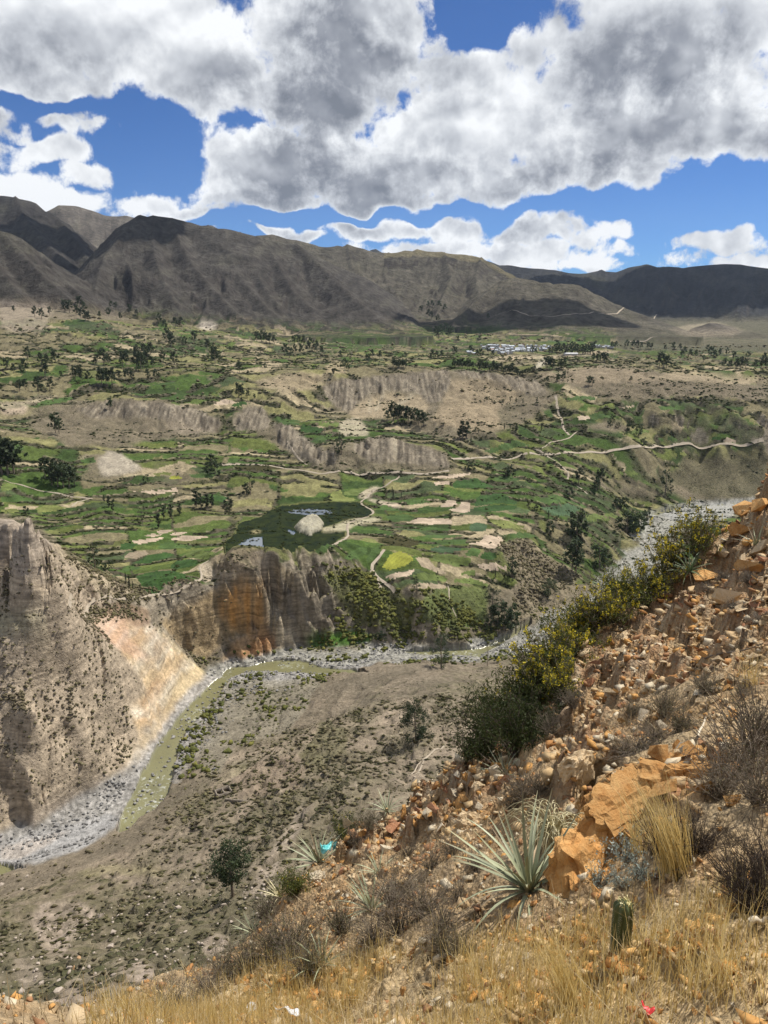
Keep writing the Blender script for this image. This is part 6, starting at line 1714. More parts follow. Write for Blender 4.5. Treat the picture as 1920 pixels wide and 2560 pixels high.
# the big orange outcrop and its blocks
def outcrop_mesh(seed, dims, cuts=6, name='rock_body'):
    bm = bmesh.new(); Rr = np.random.default_rng(seed)
    pts = Rr.normal(size=(26, 3)); pts /= np.linalg.norm(pts, axis=1)[:, None]; pts *= np.array(dims)*(.85 + .25*Rr.random((26, 1)))
    for p in pts: bm.verts.new(p)
    bmesh.ops.convex_hull(bm, input=bm.verts)
    bmesh.ops.delete(bm, geom=[v for v in bm.verts if not v.link_faces], context='VERTS')
    bmesh.ops.subdivide_edges(bm, edges=bm.edges[:], cuts=cuts, use_grid_fill=True)
    bmesh.ops.triangulate(bm, faces=bm.faces[:])
    co = np.array([v.co[:] for v in bm.verts])
    a, _ = plates(co[:, 0]/.26 + co[:, 2]*2.2, co[:, 1]/.26 + co[:, 2]*1.4, seed, 1.3); b, _ = plates(co[:, 0]/.07, co[:, 2]/.07 + co[:, 1]*4, seed + 5, 1.2)
    nn = co/np.linalg.norm(co, axis=1)[:, None]
    co = co + nn*(a*.13 + b*.055)[:, None]
    for v, c in zip(bm.verts, co): v.co = c
    me = bpy.data.meshes.new(name); bm.to_mesh(me); bm.free()
    return me
def outcrop(u, v, wpx, dims, rz, tilt, kind, label, seed):
    p = nplace(u, v); d = math.dist(p, (0, 0, H0)); s = wpx*d/FPX*.5
    me = outcrop_mesh(seed, dims); me.materials.append(RK[kind])
    o = link('rock_outcrop', me, None, None, p, category='rock', label=label)
    o.scale = (s,)*3; o.rotation_euler = (tilt[0], tilt[1], rz)
    return o
outcrop(1470,2150,270,(1.0,.62,.62), 1.0, (0.2,-.35), 'orange', 'big rust-orange rock with broken facets beside the straw tuft', 501)
outcrop(1560,2020,250,(1.0,.6,.45), .5, (.1,-.3), 'orange', 'orange rock slab leaning on the big rust-orange rock', 502)
outcrop(1690,1945,200,(1.0,.7,.5), .2, (.1,-.2), 'orange', 'yellow-orange block at the upper end of the orange outcrop', 503)
outcrop(1445,1930,110,(.9,.6,.9), .4, (0,.2), 'tan', 'tan knob of rock above the orange outcrop', 504)
outcrop(1180,2060,80,(1.0,.7,.6), .2, (0,.1), 'tan', 'pale tan rock beside the long-leaved rosette', 505)
outcrop(795,2200,50,(1.0,.8,.7), .2, (0,.1), 'pale', 'whitish rock on the outer edge below a rosette', 506)
for u, v, w in ((1640,1905,70),(1710,1915,80),(1790,1930,60),(1600,1960,60),(1660,1990,70),(1520,1990,60),(1760,1975,50),(1420,2230,60),(1830,2010,50),(1560,2080,50),(1490,2240,40)):
    stone(u, v, w*1.15, 'orange', 'orange block broken off the big outcrop', 'blocks of the orange outcrop', .35)
for u, v in ((1870,1230),(1890,1290),(1850,1340),(1800,1400),(1900,1380),(1870,1440),(1760,1450),(1880,1520),(1820,1500)):
    stone(u, v, 75, rr.choice(('tan', 'orange')), 'large tan-orange block on the upper rock ridge', 'blocks on the upper ridge', .3)
# small rubble everywhere
def near_pick(weight, n):
    area = np.gradient(nRR, axis=0)*np.gradient(nAZ, axis=1)*nRR
    ok = (np.abs(nAZ) < R_(34)) & (nRR > 1.8) & (nRR < 16) & (NELEV >= np.maximum.accumulate(NELEV, axis=0) - .02)
    w = (weight*area*ok/nRR**.9).ravel(); w = np.where(w > 0, w, 0); w /= w.sum()
    idx = R.choice(len(w), n, p=w); j, i = np.divmod(idx, NNA)
    return np.stack([nX[j, i], nY[j, i], nZ[j, i]], 1) + R.normal(size=(n, 3))*np.array([.015, .015, 0]), idx
def rubble(name, n, weight, smin, smax, mat, label):
    P, idx = near_pick(weight, n)
    v, f = chips(P, smin + (smax - smin)*R.random(n)**2.6, R)
    link(name, np_mesh(name, v, f, smooth=False), mat, kind='stuff', label=label)
rub_w = np.clip(m1 + m2 + .4, .05, 1.4)
def rub_mat(name, cs):
    m, nt, b = nmat(name, .9, .15)
    g = nt.nodes.new('ShaderNodeNewGeometry')
    ramp = nt.nodes.new('ShaderNodeValToRGB'); ramp.color_ramp.interpolation = 'CONSTANT'
    el = ramp.color_ramp.elements
    for i, c in enumerate(cs):
        e = el[i] if i < 2 else el.new(i/len(cs))
        e.position = i/len(cs); e.color = c + (1,)
    nt.links.new(g.outputs['Random Per Island'], ramp.inputs[0])
    nt.links.new(node_scale(nt, ramp.outputs[0], node_math(nt, 'MULTIPLY_ADD', add_noise(nt, 25, 3, .6), 1.0, .5)), b.inputs['Base Color'])
    return m
rubm = rub_mat('rubble', ((.50,.27,.09),(.44,.31,.17),(.50,.38,.23),(.30,.16,.08),(.52,.44,.31),(.46,.32,.165),(.40,.20,.075)))
rubble('rock_rubble', 4500, rocky + .02, .010, .085, rubm, 'broken tan and orange rubble of the rocky bank')
rubble('stone_chips', 7500, (1 - rocky*.8)*rub_w, .007, .042, rubm, 'small orange and tan stone chips on the slope')

orb = rub_mat('orange_rubble', ((.52,.26,.075),(.58,.34,.12),(.46,.22,.07),(.56,.40,.20)))
rubble('orange_chips', 2600, np.clip(straw, 0, 1)*np.clip(m1*1.5 + m2 + .15, 0, 1.2), .010, .050, orb, 'orange stone chips in the dry grass')
# ----------------------------------------------------------------- rosettes with long spiny leaves
def leaf_blade(bend, width=.045, n=9, fold=.35, twist=0):
    vs = []; qs = []
    for i in range(n+1):
        t = i/n; w = width*(1 - t)**.75*(1 - .25*(1 - min(t*6, 1))) + .0015
        x = math.sin(bend*t*.5)*t if bend else 0
        ang = bend*t; px = (1 - math.cos(ang))/bend if abs(bend) > 1e-3 else 0; pz = math.sin(ang)/bend if abs(bend) > 1e-3 else t
        tw = twist*t
        for s, h in ((-1, fold*w), (0, 0), (1, fold*w)):
            vs.append((px - h*math.cos(ang) + 0, s*w*math.cos(tw), pz + h*math.sin(ang)*0 + s*w*math.sin(tw)*.5))
        if i:
            o = (i-1)*3; qs += [(o, o+1, o+4, o+3), (o+1, o+2, o+5, o+4)]
    return np_mesh('leaf', np.array(vs), np.array(qs))
def rosette_mat(name, c1, c2, tipc):
    m, nt, b = nmat(name, .5, .35)
    n1 = add_noise(nt, 6, 3, .6, 'Object')
    tc = nt.nodes.new('ShaderNodeTexCoord'); sp = nt.nodes.new('ShaderNodeSeparateXYZ'); nt.links.new(tc.outputs['Object'], sp.inputs[0])
    c = node_mix(nt, n1, c1, c2)
    c = node_mix(nt, node_math(nt, 'MULTIPLY_ADD', sp.outputs[2], 3.0, -2.1, clamp=True), c, tipc)
    oi = nt.nodes.new('ShaderNodeObjectInfo')
    nt.links.new(node_scale(nt, c, node_math(nt, 'MULTIPLY_ADD', oi.outputs['Random'], .6, .7)), b.inputs['Base Color'])
    return m
LG = rosette_mat('rosette_leaf', (.23,.255,.145), (.42,.43,.28), (.34,.27,.14))
LDk = rosette_mat('rosette_leaf_green', (.10,.15,.07), (.20,.25,.13), (.25,.21,.10))
LD = rosette_mat('rosette_leaf_dry', (.30,.21,.12), (.48,.38,.24), (.25,.17,.10))
LW = rosette_mat('rosette_leaf_straw', (.52,.45,.25), (.64,.58,.36), (.50,.40,.2))
BL = {}
for nm, mt in (('g', LG), ('k', LDk), ('d', LD), ('w', LW)):
    BL[nm] = [leaf_blade(b, w, 9, .4, tw) for b, w, tw in ((.05, .034, .2), (.35, .032, -.3), (.75, .029, .5), (1.3, .027, .3))]
    for me in BL[nm]: me.materials.append(mt)
def rosette(u, v, lpx, label, n=26, kind='g', lean=(0, 0), dry=8, spread=1.15, name='spiny_rosette', width=1.0):
    p = nplace(u, v); d = math.dist(p, (0, 0, H0)); L = lpx*d/FPX
    o = empty(name, p - Vector((0, 0, .03)), 0, category='plant', label=label)
    o.rotation_euler = (lean[0], lean[1], 0)
    for k in range(n + dry):
        isd = k >= n
        f = (k + .5)/n if not isd else 1.15 + .25*rr.random()
        th = k*2.39996 + rr.uniform(-.2, .2); pol = spread*(f**.75)*1.05 + rr.uniform(-.08, .08)
        me = rr.choice(BL['d' if isd or rr.random() < .06 else kind][(0 if f < .6 else 1):(3 if not isd and rr.random() < .8 else 4)])
        q = link('dry_leaf' if isd else 'leaf', me, None, o)
        ln = L*rr.uniform(.7, 1.05)*(.8 if isd else 1)
        q.scale = (ln, ln*width, ln)
        q.rotation_euler = Euler((0, pol, th), 'XYZ')
        q.location = (math.cos(th)*.03, math.sin(th)*.03, .02)
    return o
rosette(1325,2222,215, 'large grey-green spiny rosette with long pointed leaves beside the orange rock', 38, 'g', (0,-.25), 18, 1.1, width=.92)
rosette(1318,1650,105, 'pale spiny rosette jutting out of the flowering shrubs at the slope edge', 34, 'g', (.1,-.55), 8, 1.1)
rosette(1415,1700,85, 'dark green rosette below the flowering shrubs', 26, 'k', (.1,-.4), 8, 1.2)
rosette(1262,1935,75, 'grey rosette in the shade under the dark leafy bush', 24, 'g', (.1,-.5), 5, 1.2)
rosette(968,1995,55, 'small rosette on the skyline of the crumbling edge', 20, 'g', (0,-.2), 4, 1.2)
rosette(800,2122,92, 'rosette with a blue plastic scrap caught in its leaves', 34, 'g', (0,-.3), 12, 1.3)
rosette(702,2242,52, 'straw-coloured dry rosette on the outer edge', 20, 'w', (0,-.2), 4, .9)
rosette(632,2306,58, 'pale fan-shaped rosette beside a burnt stump on the edge', 18, 'g', (0,-.6), 4, 1.2)
rosette(947,2182,55, 'small pale rosette between rubble and wiry bushes', 18, 'g', (0,-.2), 6, 1.1)
rosette(930,2278,100, 'tall rosette rising from grey wiry bushes', 26, 'g', (0,-.15), 12, 1.05)
rosette(806,2408,80, 'grey rosette in wiry scrub above the straw grass', 22, 'g', (0,-.1), 6, 1.0)
rosette(1664,1385,75, 'dark rosette among yellow shrubs on the ridge', 24, 'k', (0,-.2), 8, 1.2)
rosette(1722,1442,70, 'dark rosette hanging over the shaded rock face', 24, 'k', (.2,-.3), 8, 1.3)
rosette(1888,1378,60, 'small rosette on the sunny upper rock ridge', 18, 'g', (0,0), 6, 1.1)
rosette(1540,1425,70, 'pale pointed rosette behind yellow flowers on the edge', 22, 'g', (0,-.3), 4, 1.0)
rosette(1160,2055,28, 'tiny rosette in the rubble near the tan rock', 14, 'g', (0,0), 2, 1.1)
rosette(690,2480,45, 'small grey rosette in thin scrub near the lower edge', 14, 'g', (0,0), 4, 1.0)
# straw plant with drooping blades behind the large rosette
def drooper(u, v, lpx, n, label):
    p = nplace(u, v); d = math.dist(p, (0, 0, H0)); L = lpx*d/FPX
    o = empty('drooping_grass', p, 0, category='plant', label=label)
    for k in range(4):
        parts = []
        for i in range(n//4):
            th = rr.uniform(0, 6.283); out = L*rr.uniform(.15, .5); h = L*rr.uniform(.6, 1.0); P = []
            b0 = np.array([rr.gauss(0, .06), rr.gauss(0, .06), 0])
            for t in np.linspace(0, 1, 9):
                P.append(b0 + np.array([math.cos(th)*out*t**1.6*1.2, math.sin(th)*out*t**1.6*1.2, h*(1.75*t - 1.15*t*t*(1 + .3*t))]))
            parts.append(tube(P, list(np.linspace(.006, .0025, 9)), 3))
        vs, qs = join(parts)
        q = link('blades', np_mesh('blades', vs, qs), LW, o, kind='stuff'); q.rotation_euler = (0, 0, k*1.4)
drooper(1370,2130,190,96, 'straw-coloured clump with arching blades behind the large rosette')

# ----------------------------------------------------------------- shrubs
twig_mat = simple_mat('twig', (.12,.095,.07), (.24,.20,.155), 8, .9, .1, per_object=.2)
dtwig_mat = simple_mat('dark_twig', (.055,.042,.034), (.12,.095,.075), 8, .9, .1, per_object=.2)
flower_mat = leaf_material('yellow_flower', (.48,.39,.02), (.64,.53,.05), 5, .3, .1)
gleaf = leaf_material('shrub_leaf', (.055,.075,.018), (.12,.13,.03), 5, .3, .2)
dleaf = leaf_material('shrub_leaf_dark', (.030,.045,.014), (.065,.080,.022), 5, .25, .2)
sleaf = leaf_material('silver_leaf', (.32,.38,.33), (.48,.54,.48), 5, .2, .15)
oleaf = leaf_material('olive_leaf', (.10,.10,.045), (.17,.16,.075), 5, .25, .2)
def shrub_meshes(seed, stems, leaves, flowers, lsize, fsize, up=1.0, spread=.8, aspect=.3, bushy=.0):
    """unit-height shrub: twigs, leaves, flowers"""
    Rr = np.random.default_rng(seed); parts = []; nodes = []
    for k in range(stems):
        th = Rr.random()*6.283; sp = spread*(Rr.random()**.6); h = up*(.55 + .5*Rr.random())*(1 - .35*sp)
        P = []; b0 = np.array([Rr.normal()*.07, Rr.normal()*.07, -.04]); bend = Rr.normal(size=3)*.05
        for t in np.linspace(0, 1, 6):
            P.append(b0 + np.array([math.cos(th)*sp*.8*t**1.3, math.sin(th)*sp*.8*t**1.3, h*t]) + bend*math.sin(t*5))
        parts.append(tube(P, list(np.linspace(.011, .003, 6)), 3))
        for j in range(5):
            i = 2 + j % 4; a = P[min(i, 5)]; d = np.array([math.cos(th), math.sin(th), 1.3])*.5 + Rr.normal(size=3)*.7; d /= np.linalg.norm(d); l = .10 + .18*Rr.random()
            b = a + d*l
            parts.append(tube([a, (a+b)/2 + Rr.normal(size=3)*.012, b], [.005, .004, .002], 3))
            nodes += [a + (b - a)*t for t in (.4, .6, .8, 1.0)]
        nodes += [P[i] + (P[i+1]-P[i])*.5 for i in range(2, 5)] + [P[5]]
    nodes = np.array(nodes)
    tv, tq = join(parts); out = [np_mesh('twigs', tv, tq)]
    if leaves:
        c = nodes[Rr.integers(0, len(nodes), leaves)] + Rr.normal(size=(leaves, 3))*(.025 + bushy)
        v, q = leaf_quads(c, lsize*(.6 + .8*Rr.random(leaves)), Rr, -.5, aspect); out.append(np_mesh('leaves', v, q, smooth=False))
    else: out.append(None)
    if flowers:
        top = nodes[nodes[:, 2] > np.quantile(nodes[:, 2], .45)]
        cc = top[Rr.integers(0, len(top), max(1, flowers//7))]
        c = np.repeat(cc, 7, 0)[:flowers]; c = c + Rr.normal(size=c.shape)*np.array([.012, .012, .03])
        v, q = leaf_quads(c, fsize*(.6 + .8*Rr.random(len(c))), Rr, -.3, .8); out.append(np_mesh('flowers', v, q, smooth=False))
    else: out.append(None)
    return out
def lib(seed, n, mats, *a, **k):
    L = []
    for i in range(n):
        ms = shrub_meshes(seed + i, *a, **k)
        for me, mt in zip(ms, mats):
            if me: me.materials.append(mt)
        L.append(ms)
    return L
SH = {'yellow': lib(600, 3, (twig_mat, gleaf, flower_mat), 46, 2400, 850, .055, .036),
      'leafy': lib(620, 2, (dtwig_mat, gleaf, flower_mat), 50, 3600, 260, .07, .034, bushy=.035, spread=.95),
      'dark': lib(630, 2, (dtwig_mat, dleaf, None), 55, 4200, 0, .065, .03, bushy=.04, spread=1.0),
      'wiry': lib(640, 4, (twig_mat, oleaf, None), 80, 700, 0, .04, .03, spread=1.1, aspect=.22),
      'green': lib(650, 2, (twig_mat, oleaf, None), 80, 1900, 0, .05, .03, spread=1.0, aspect=.2),
      'bare': lib(660, 3, (dtwig_mat, None, None), 95, 0, 0, .04, .03, spread=1.15),
      'silver': lib(670, 2, (twig_mat, sleaf, None), 22, 420, 0, .085, .03, spread=.9, aspect=.5),
      'cushion': lib(680, 1, (twig_mat, sleaf, None), 90, 500, 0, .03, .03, up=.7, spread=1.1, aspect=.2)}
def shrub(u, v, hpx, kind, label, group=None, wide=1.0, name='shrub', tilt=(0, 0), drop=.0):
    p = nplace(u, v); d = math.dist(p, (0, 0, H0)); h = hpx*d/FPX
    o = empty(name, p - Vector((0, 0, .02 + drop)), rr.random()*6.28, category='shrub', label=label, group=group)
    o.scale = (h*wide, h*wide, h); o.rotation_euler[0] = tilt[0]; o.rotation_euler[1] = tilt[1]
    for nm, me in zip(('twigs', 'leaves', 'flowers'), rr.choice(SH[kind])):
        if me: link(nm, me, None, o, kind='stuff')
    return o
for u, v, h, w in ((1683,1400,125,1.0),(1745,1385,120,.9),(1600,1420,105,1.1),(1640,1440,100,1.0)):
    shrub(u, v, h, 'yellow', next(LBL['flowering shrubs on the ridge']), None, w, 'flowering_shrub')
for u, v, h, w in ((1530,1480,110,1.0),(1470,1525,110,1.0),(1500,1560,110,1.0),(1450,1590,120,1.0),(1420,1620,130,.9)):
    shrub(u, v, h, 'yellow', next(LBL['flowering shrubs by the bank']), None, w, 'flowering_shrub')
for u, v, h, w in ((1385,1690,140,1.0),(1350,1745,140,1.0),(1400,1760,110,1.0)):
    shrub(u, v, h, 'yellow', next(LBL['flowering shrubs round the rosette']), None, w, 'flowering_shrub')
for u, v, h, w in ((1560,1450,95,1.0),(1495,1500,95,1.0),(1440,1555,105,1.0)):
    shrub(u, v, h, 'leafy', next(LBL['green bushes along the slope edge']), None, w, 'leafy_bush')
for u, v, h, w in ((1330,1700,120,.9),(1400,1650,110,.9),(1300,1760,110,.9)):
    shrub(u, v, h, 'leafy', next(LBL['leafy bushes round the rosette']), None, w, 'leafy_bush')
shrub(1270,1800,140, 'leafy', 'bright green leafy bush below the jutting rosette', None, .85, 'leafy_bush')
for u, v, h, w in ((1235,1870,150,.8),(1290,1890,150,.75),(1190,1900,110,.8),(1330,1850,130,.75)):
    shrub(u, v, h, 'dark', next(LBL['dark bushes overhanging the edge']), None, w, 'leafy_bush')
shrub(862,2085,58, 'leafy', 'low yellow-green bush on the edge behind the rubble', None, 1.0, 'leafy_bush'); shrub(925,2065,60, 'green', 'dry olive bush on the edge behind the rubble', None, .9)
shrub(735,2235,70, 'leafy', 'dark yellowish bush below the blue plastic scrap', None, .9, 'leafy_bush'); shrub(670,2290,60, 'green', 'low green bush between dry and pale rosettes', None, 1.0)
shrub(890,2110,55, 'wiry', 'thin wiry bush on the crest of the crumbling edge', None, .9)
for u, v, h, w in ((1000,2330,120,.9),(1060,2290,110,.9),(985,2260,100,.9),(1100,2330,90,.9),(930,2360,90,.9)):
    shrub(u, v, h, 'wiry', next(LBL['wiry bushes between rosettes']), None, w)
for u, v, h, w in ((740,2390,110,1.0),(690,2400,95,1.0),(850,2330,85,.9),(620,2430,90,1.0),(770,2440,80,1.0),(560,2440,70,1.0)):
    shrub(u, v, h, 'green', next(LBL['olive bushes on the lower edge']), None, w)
for u, v, h, w in ((1105,2400,95,.8),(1150,2390,80,.8)): shrub(u, v, h, 'green', next(LBL['green twigs at the rosette foot']), None, w)
for u, v, h, w in ((1860,1950,170,.9),(1900,1880,190,.8),(1800,1990,120,.9),(1895,2010,130,.8)):
    shrub(u, v, h, 'wiry', next(LBL['large wiry bushes on the upper slope']), None, w)
for u, v, h, w in ((1690,2150,150,.6),(1650,2130,130,.6),(1740,2130,120,.7)): shrub(u, v, h, 'bare', next(LBL['dark twigs behind the golden tuft']), None, w, 'twig_bush')
for u, v, h, w in ((1890,2270,170,.8),(1915,2220,150,.8),(1850,2240,110,.8)): shrub(u, v, h, 'bare', next(LBL['black twiggy bushes']), None, w, 'twig_bush')
for u, v, h, w in ((1600,1880,60,1.6),(1560,1890,50,1.5),(1640,1850,50,1.5)): shrub(u, v, h, 'wiry', 'flattened grey mat of dead twigs on the scree', 'dead twig mats on the scree', w, 'dead_bush', (.5, .2))
for u, v, h in ((1660,1790,80),(1700,1830,70),(1580,1790,55),(1760,1740,60)): shrub(u, v, h, 'green', 'thin green twig bush on the rubble slope', 'green twig bushes on the rubble', .9)
for u, v, h in ((1520,2170,85),(1570,2150,90),(1500,2220,70),(1600,2200,80),(1545,2215,60)): shrub(u, v, h, 'silver', 'silver-leaved sprig in front of the orange rock', 'silver-leaved sprigs', .8, 'silver_shrub')
for u, v, h in ((1805,1455,42),(1868,1462,46),(1830,1530,36),(1770,1480,34),(1895,1560,50)): shrub(u, v, h, 'cushion', 'grey cushion plant on the rock face', 'grey cushion plants', 1.0, 'cushion_plant')
shrub(430,2535,85, 'green', 'wispy bush at the lowest corner of the slope', None, 1.1); shrub(520,2490,70, 'wiry', 'thin dry bush above the lowest corner of the slope', None, 1.0)
for u, v, h in ((1130,2140,60),(1080,2170,60),(1190,2170,55),(1020,2140,50),(1150,2250,60)): shrub(u, v, h, 'wiry', 'small dry bush in the tan rubble above the rosette', 'small dry bushes in the rubble', 1.0)
for u, v, h in ((1380,1840,70),(1430,1800,60),(1310,2000,90),(1350,1990,70),(1280,2020,60)): shrub(u, v, h, 'wiry', 'wiry bush in the shade of the ledge', 'wiry bushes by the ledge', .9)

# ----------------------------------------------------------------- cactus
def cactus(u, v, hpx):
    p = nplace(u, v); d = math.dist(p, (0, 0, H0)); h = hpx*d/FPX; r0 = h*.13
    o = empty('column_cactus', p - Vector((0, 0, .03)), .2, category='cactus', label='short ribbed column cactus with a woolly yellow crown in the straw')
    nr_, n = 22, 48; vs = []; qs = []
    for i in range(nr_+1):
        t = i/nr_; r = r0*(.85 + .2*math.sin(min(t*1.4, 1)*math.pi*.6))*(1 - max(0, (t - .86)/.14)**2.2*.85)
        for k in range(n):
            th = 2*math.pi*k/n; rb = r*(1 + .17*math.cos(th*8))
            vs.append((rb*math.cos(th), rb*math.sin(th), t*(h + .03)))
        if i: qs += [((i-1)*n+k, (i-1)*n+(k+1) % n, i*n+(k+1) % n, i*n+k) for k in range(n)]
    body = simple_mat('cactus_skin', (.045,.07,.028), (.11,.13,.06), 14, .6, .3, per_object=0)
    st = link('stem', np_mesh('stem', np.array(vs), np.array(qs)), body, o)
    cs = []; 
    for k in range(8):
        th = 2*math.pi*k/8
        for i in range(26):
            t = i/26; r = r0*1.17
            for _ in range(3): cs.append((r*math.cos(th), r*math.sin(th), t*h*.97))
    v, q = leaf_quads(np.array(cs), np.full(len(cs), .028), np.random.default_rng(3), 0, .06)
    link('spines', np_mesh('spines', v, q, smooth=False), simple_mat('spine', (.5,.42,.3), (.62,.55,.42), 3, .8, .2, per_object=0), o, kind='stuff')
    c = np.random.default_rng(4).normal(size=(160, 3))*np.array([.35, .35, .12])*r0 + np.array([0, 0, h + .02])
    v, q = leaf_quads(c, np.full(160, .02), np.random.default_rng(5), -.5, .3)
    link('crown', np_mesh('crown', v, q, smooth=False), simple_mat('cactus_wool', (.62,.52,.16), (.75,.70,.5), 20, .9, .1, per_object=0), o)
cactus(1548,2385,135)

# ----------------------------------------------------------------- grass
def blades(P, H, W, R, lean=.35, curve=.5, segs=3):
    n = len(P); th = R.random(n)*6.283; ln = lean*R.random(n)**1.3
    dx = np.cos(th)*ln; dy = np.sin(th)*ln; cu = curve*R.random(n)
    wx = -np.sin(th + R.normal(size=n)*.8); wy = np.cos(th + R.normal(size=n)*.8)
    V = np.zeros((n, segs+1, 2, 3))
    for s in range(segs+1):
        t = s/segs; k = t + cu*t*t
        c = P + np.stack([dx*k*H, dy*k*H, H*(t - .28*cu*ln*t*t)], 1)
        w = W*(1 - t*.85)*.5
        V[:, s, 0] = c - np.stack([wx*w, wy*w, w*0], 1); V[:, s, 1] = c + np.stack([wx*w, wy*w, w*0], 1)
    base = (np.arange(n)*(segs+1)*2)[:, None]
    Qs = np.concatenate([base + np.array([[2*s, 2*s+1, 2*s+3, 2*s+2]]) for s in range(segs)], 0)
    return V.reshape(-1, 3), Qs
def straw_mat(name, a, b_, c):
    m, nt, b = nmat(name, .7, .25)
    g = nt.nodes.new('ShaderNodeNewGeometry')
    ramp = nt.nodes.new('ShaderNodeValToRGB'); e = ramp.color_ramp.elements
    e[0].color = a + (1,); e[1].color = c + (1,); q = e.new(.5); q.color = b_ + (1,)
    nt.links.new(g.outputs['Random Per Island'], ramp.inputs[0])
    nt.links.new(ramp.outputs[0], b.inputs['Base Color'])
    t = nt.nodes.new('ShaderNodeBsdfTranslucent'); nt.links.new(ramp.outputs[0], t.inputs['Color'])
    mx = nt.nodes.new('ShaderNodeMixShader'); mx.inputs[0].default_value = .3
    nt.links.new(b.outputs[0], mx.inputs[1]); nt.links.new(t.outputs[0], mx.inputs[2]); nt.links.new(mx.outputs[0], nt.nodes['Material Output'].inputs['Surface'])
    return m
straw_m = straw_mat('straw', (.48,.34,.12), (.72,.55,.22), (.80,.68,.38))
dry_m = straw_mat('dry_stalk', (.26,.19,.10), (.42,.32,.17), (.55,.46,.29))
gw = straw*np.clip(.45 + m1*1.4 + m2*.4, .02, 1.5)
P, _ = near_pick(gw, 13000); v, q = blades(P, .07 + .22*R.random(len(P))**1.5, .0045 + .002*R.random(len(P)), R); link('straw_grass', np_mesh('straw_grass', v, q, smooth=False), straw_m, kind='stuff', label='dry golden grass of the near slope')
lit = np.clip(straw + .12, 0, 1)*np.clip(.5 + m2, .05, 1.3)*(1 - BANK)
P, _ = near_pick(lit, 5500); v, q = blades(P, .05 + .10*R.random(len(P)), .004 + .002*R.random(len(P)), R, lean=2.2, curve=.3, segs=2); link('straw_litter', np_mesh('straw_litter', v, q, smooth=False), dry_m, kind='stuff', label='fallen stalks and straw litter on the slope')
sc = (1 - straw)*(1 - rocky*.85)*np.clip(.35 + m1*1.3, .02, 1.3)
P, _ = near_pick(sc, 5000); v, q = blades(P, .05 + .16*R.random(len(P))**1.5, .004 + .003*R.random(len(P)), R); link('dry_stalks', np_mesh('dry_stalks', v, q, smooth=False), dry_m, kind='stuff', label='thin dry stalks between the rubble')
def tuft(u, v, hpx, n, lean, label, spread=.05, dirx=0.0):
    p = nplace(u, v); d = math.dist(p, (0, 0, H0)); h = hpx*d/FPX
    P = R.normal(size=(n, 3))*np.array([spread, spread, 0])
    vv, qq = blades(P, h*(.6 + .45*R.random(n)), .004 + .002*R.random(n), R, lean, .4, 4)
    t = np.clip(vv[:, 2]/h, 0, 1); vv[:, 0] += dirx*h*t**1.4
    o = link('grass_tuft', np_mesh('grass_tuft', vv, qq, smooth=False), straw_m, None, p, category='grass tuft', label=label)
    return o
tuft(1690,2190,230,260,.35, 'golden grass tuft leaning against the dark twigs', .05, -.35)
tuft(1420,2510,170,150,.3, 'golden grass tuft low on the trodden slope', .04, -.35)
tuft(1600,2130,150,90,.4, 'thin straw tuft in front of the orange outcrop', .05, -.2)
tuft(1870,1720,90,70,.6, 'small straw tuft beneath the upper rock ridge', .05)
tuft(1180,2470,110,90,.5, 'straw tuft between orange stones below the rosette', .06)
tuft(880,2520,110,110,.5, 'straw tuft at the bottom of the slope among orange chips', .07)
tuft(1780,2480,140,140,.5, 'tall straw tuft beside the trodden patch', .08)

# ----------------------------------------------------------------- litter, sticks, stump
def scrap(u, v, wpx, mat, label, name='plastic_scrap', up=.3, seed=1, asp=.7, fold=.35, cat='litter'):
    p = nplace(u, v); d = math.dist(p, (0, 0, H0)); s = wpx*d/FPX
    n = 9; Rr = np.random.default_rng(seed); ph = Rr.random(6)*6
    vs = []
    for i in range(n):
        for j in range(n):
            x, y = (i/(n-1) - .5), (j/(n-1) - .5)*asp
            z = fold*.35*(math.sin(5*x + ph[0]) * math.cos(6*y + ph[1]) + .5*math.sin(11*x + 7*y + ph[2])) + .2*fold
            vs.append((x*s*(1 + .2*math.sin(7*y + ph[3])), y*s*(1 + .2*math.sin(6*x + ph[4])), z*s))
    qs = [(i*n+j, (i+1)*n+j, (i+1)*n+j+1, i*n+j+1) for i in range(n-1) for j in range(n-1)]
    o = link(name, np_mesh(name, np.array(vs), np.array(qs)), mat, None, p + Vector((0, 0, .02 + up*s)), category=cat, label=label)
    sm = o.modifiers.new('thickness', 'SOLIDIFY'); sm.thickness = .003
    o.rotation_euler = (.5, .2, Rr.random()*3)
    return o
teal = simple_mat('teal_plastic', (.10,.50,.50), (.25,.66,.66), 6, .35, .5, per_object=0)
whitep = simple_mat('white_plastic', (.72,.74,.76), (.82,.83,.84), 6, .4, .4, per_object=0)
redp = simple_mat('red_plastic', (.55,.03,.035), (.65,.06,.05), 6, .4, .4, per_object=0)
scrap(813,2100,26, teal, 'crumpled teal plastic scrap caught in a rosette', up=1.0, seed=2, fold=.8); scrap(834,2104,24, teal, 'second teal plastic scrap beside the rosette leaves', up=.5, seed=3, fold=.8)
scrap(722,2548,60, whitep, 'torn white plastic sheet at the foot of the slope', up=.15, seed=4, asp=.35)
scrap(628,2535,28, whitep, 'small white plastic piece among orange chips', up=.2, seed=5)
scrap(1612,2550,26, redp, 'small red plastic piece in the trodden straw', up=.3, seed=6, fold=.7)
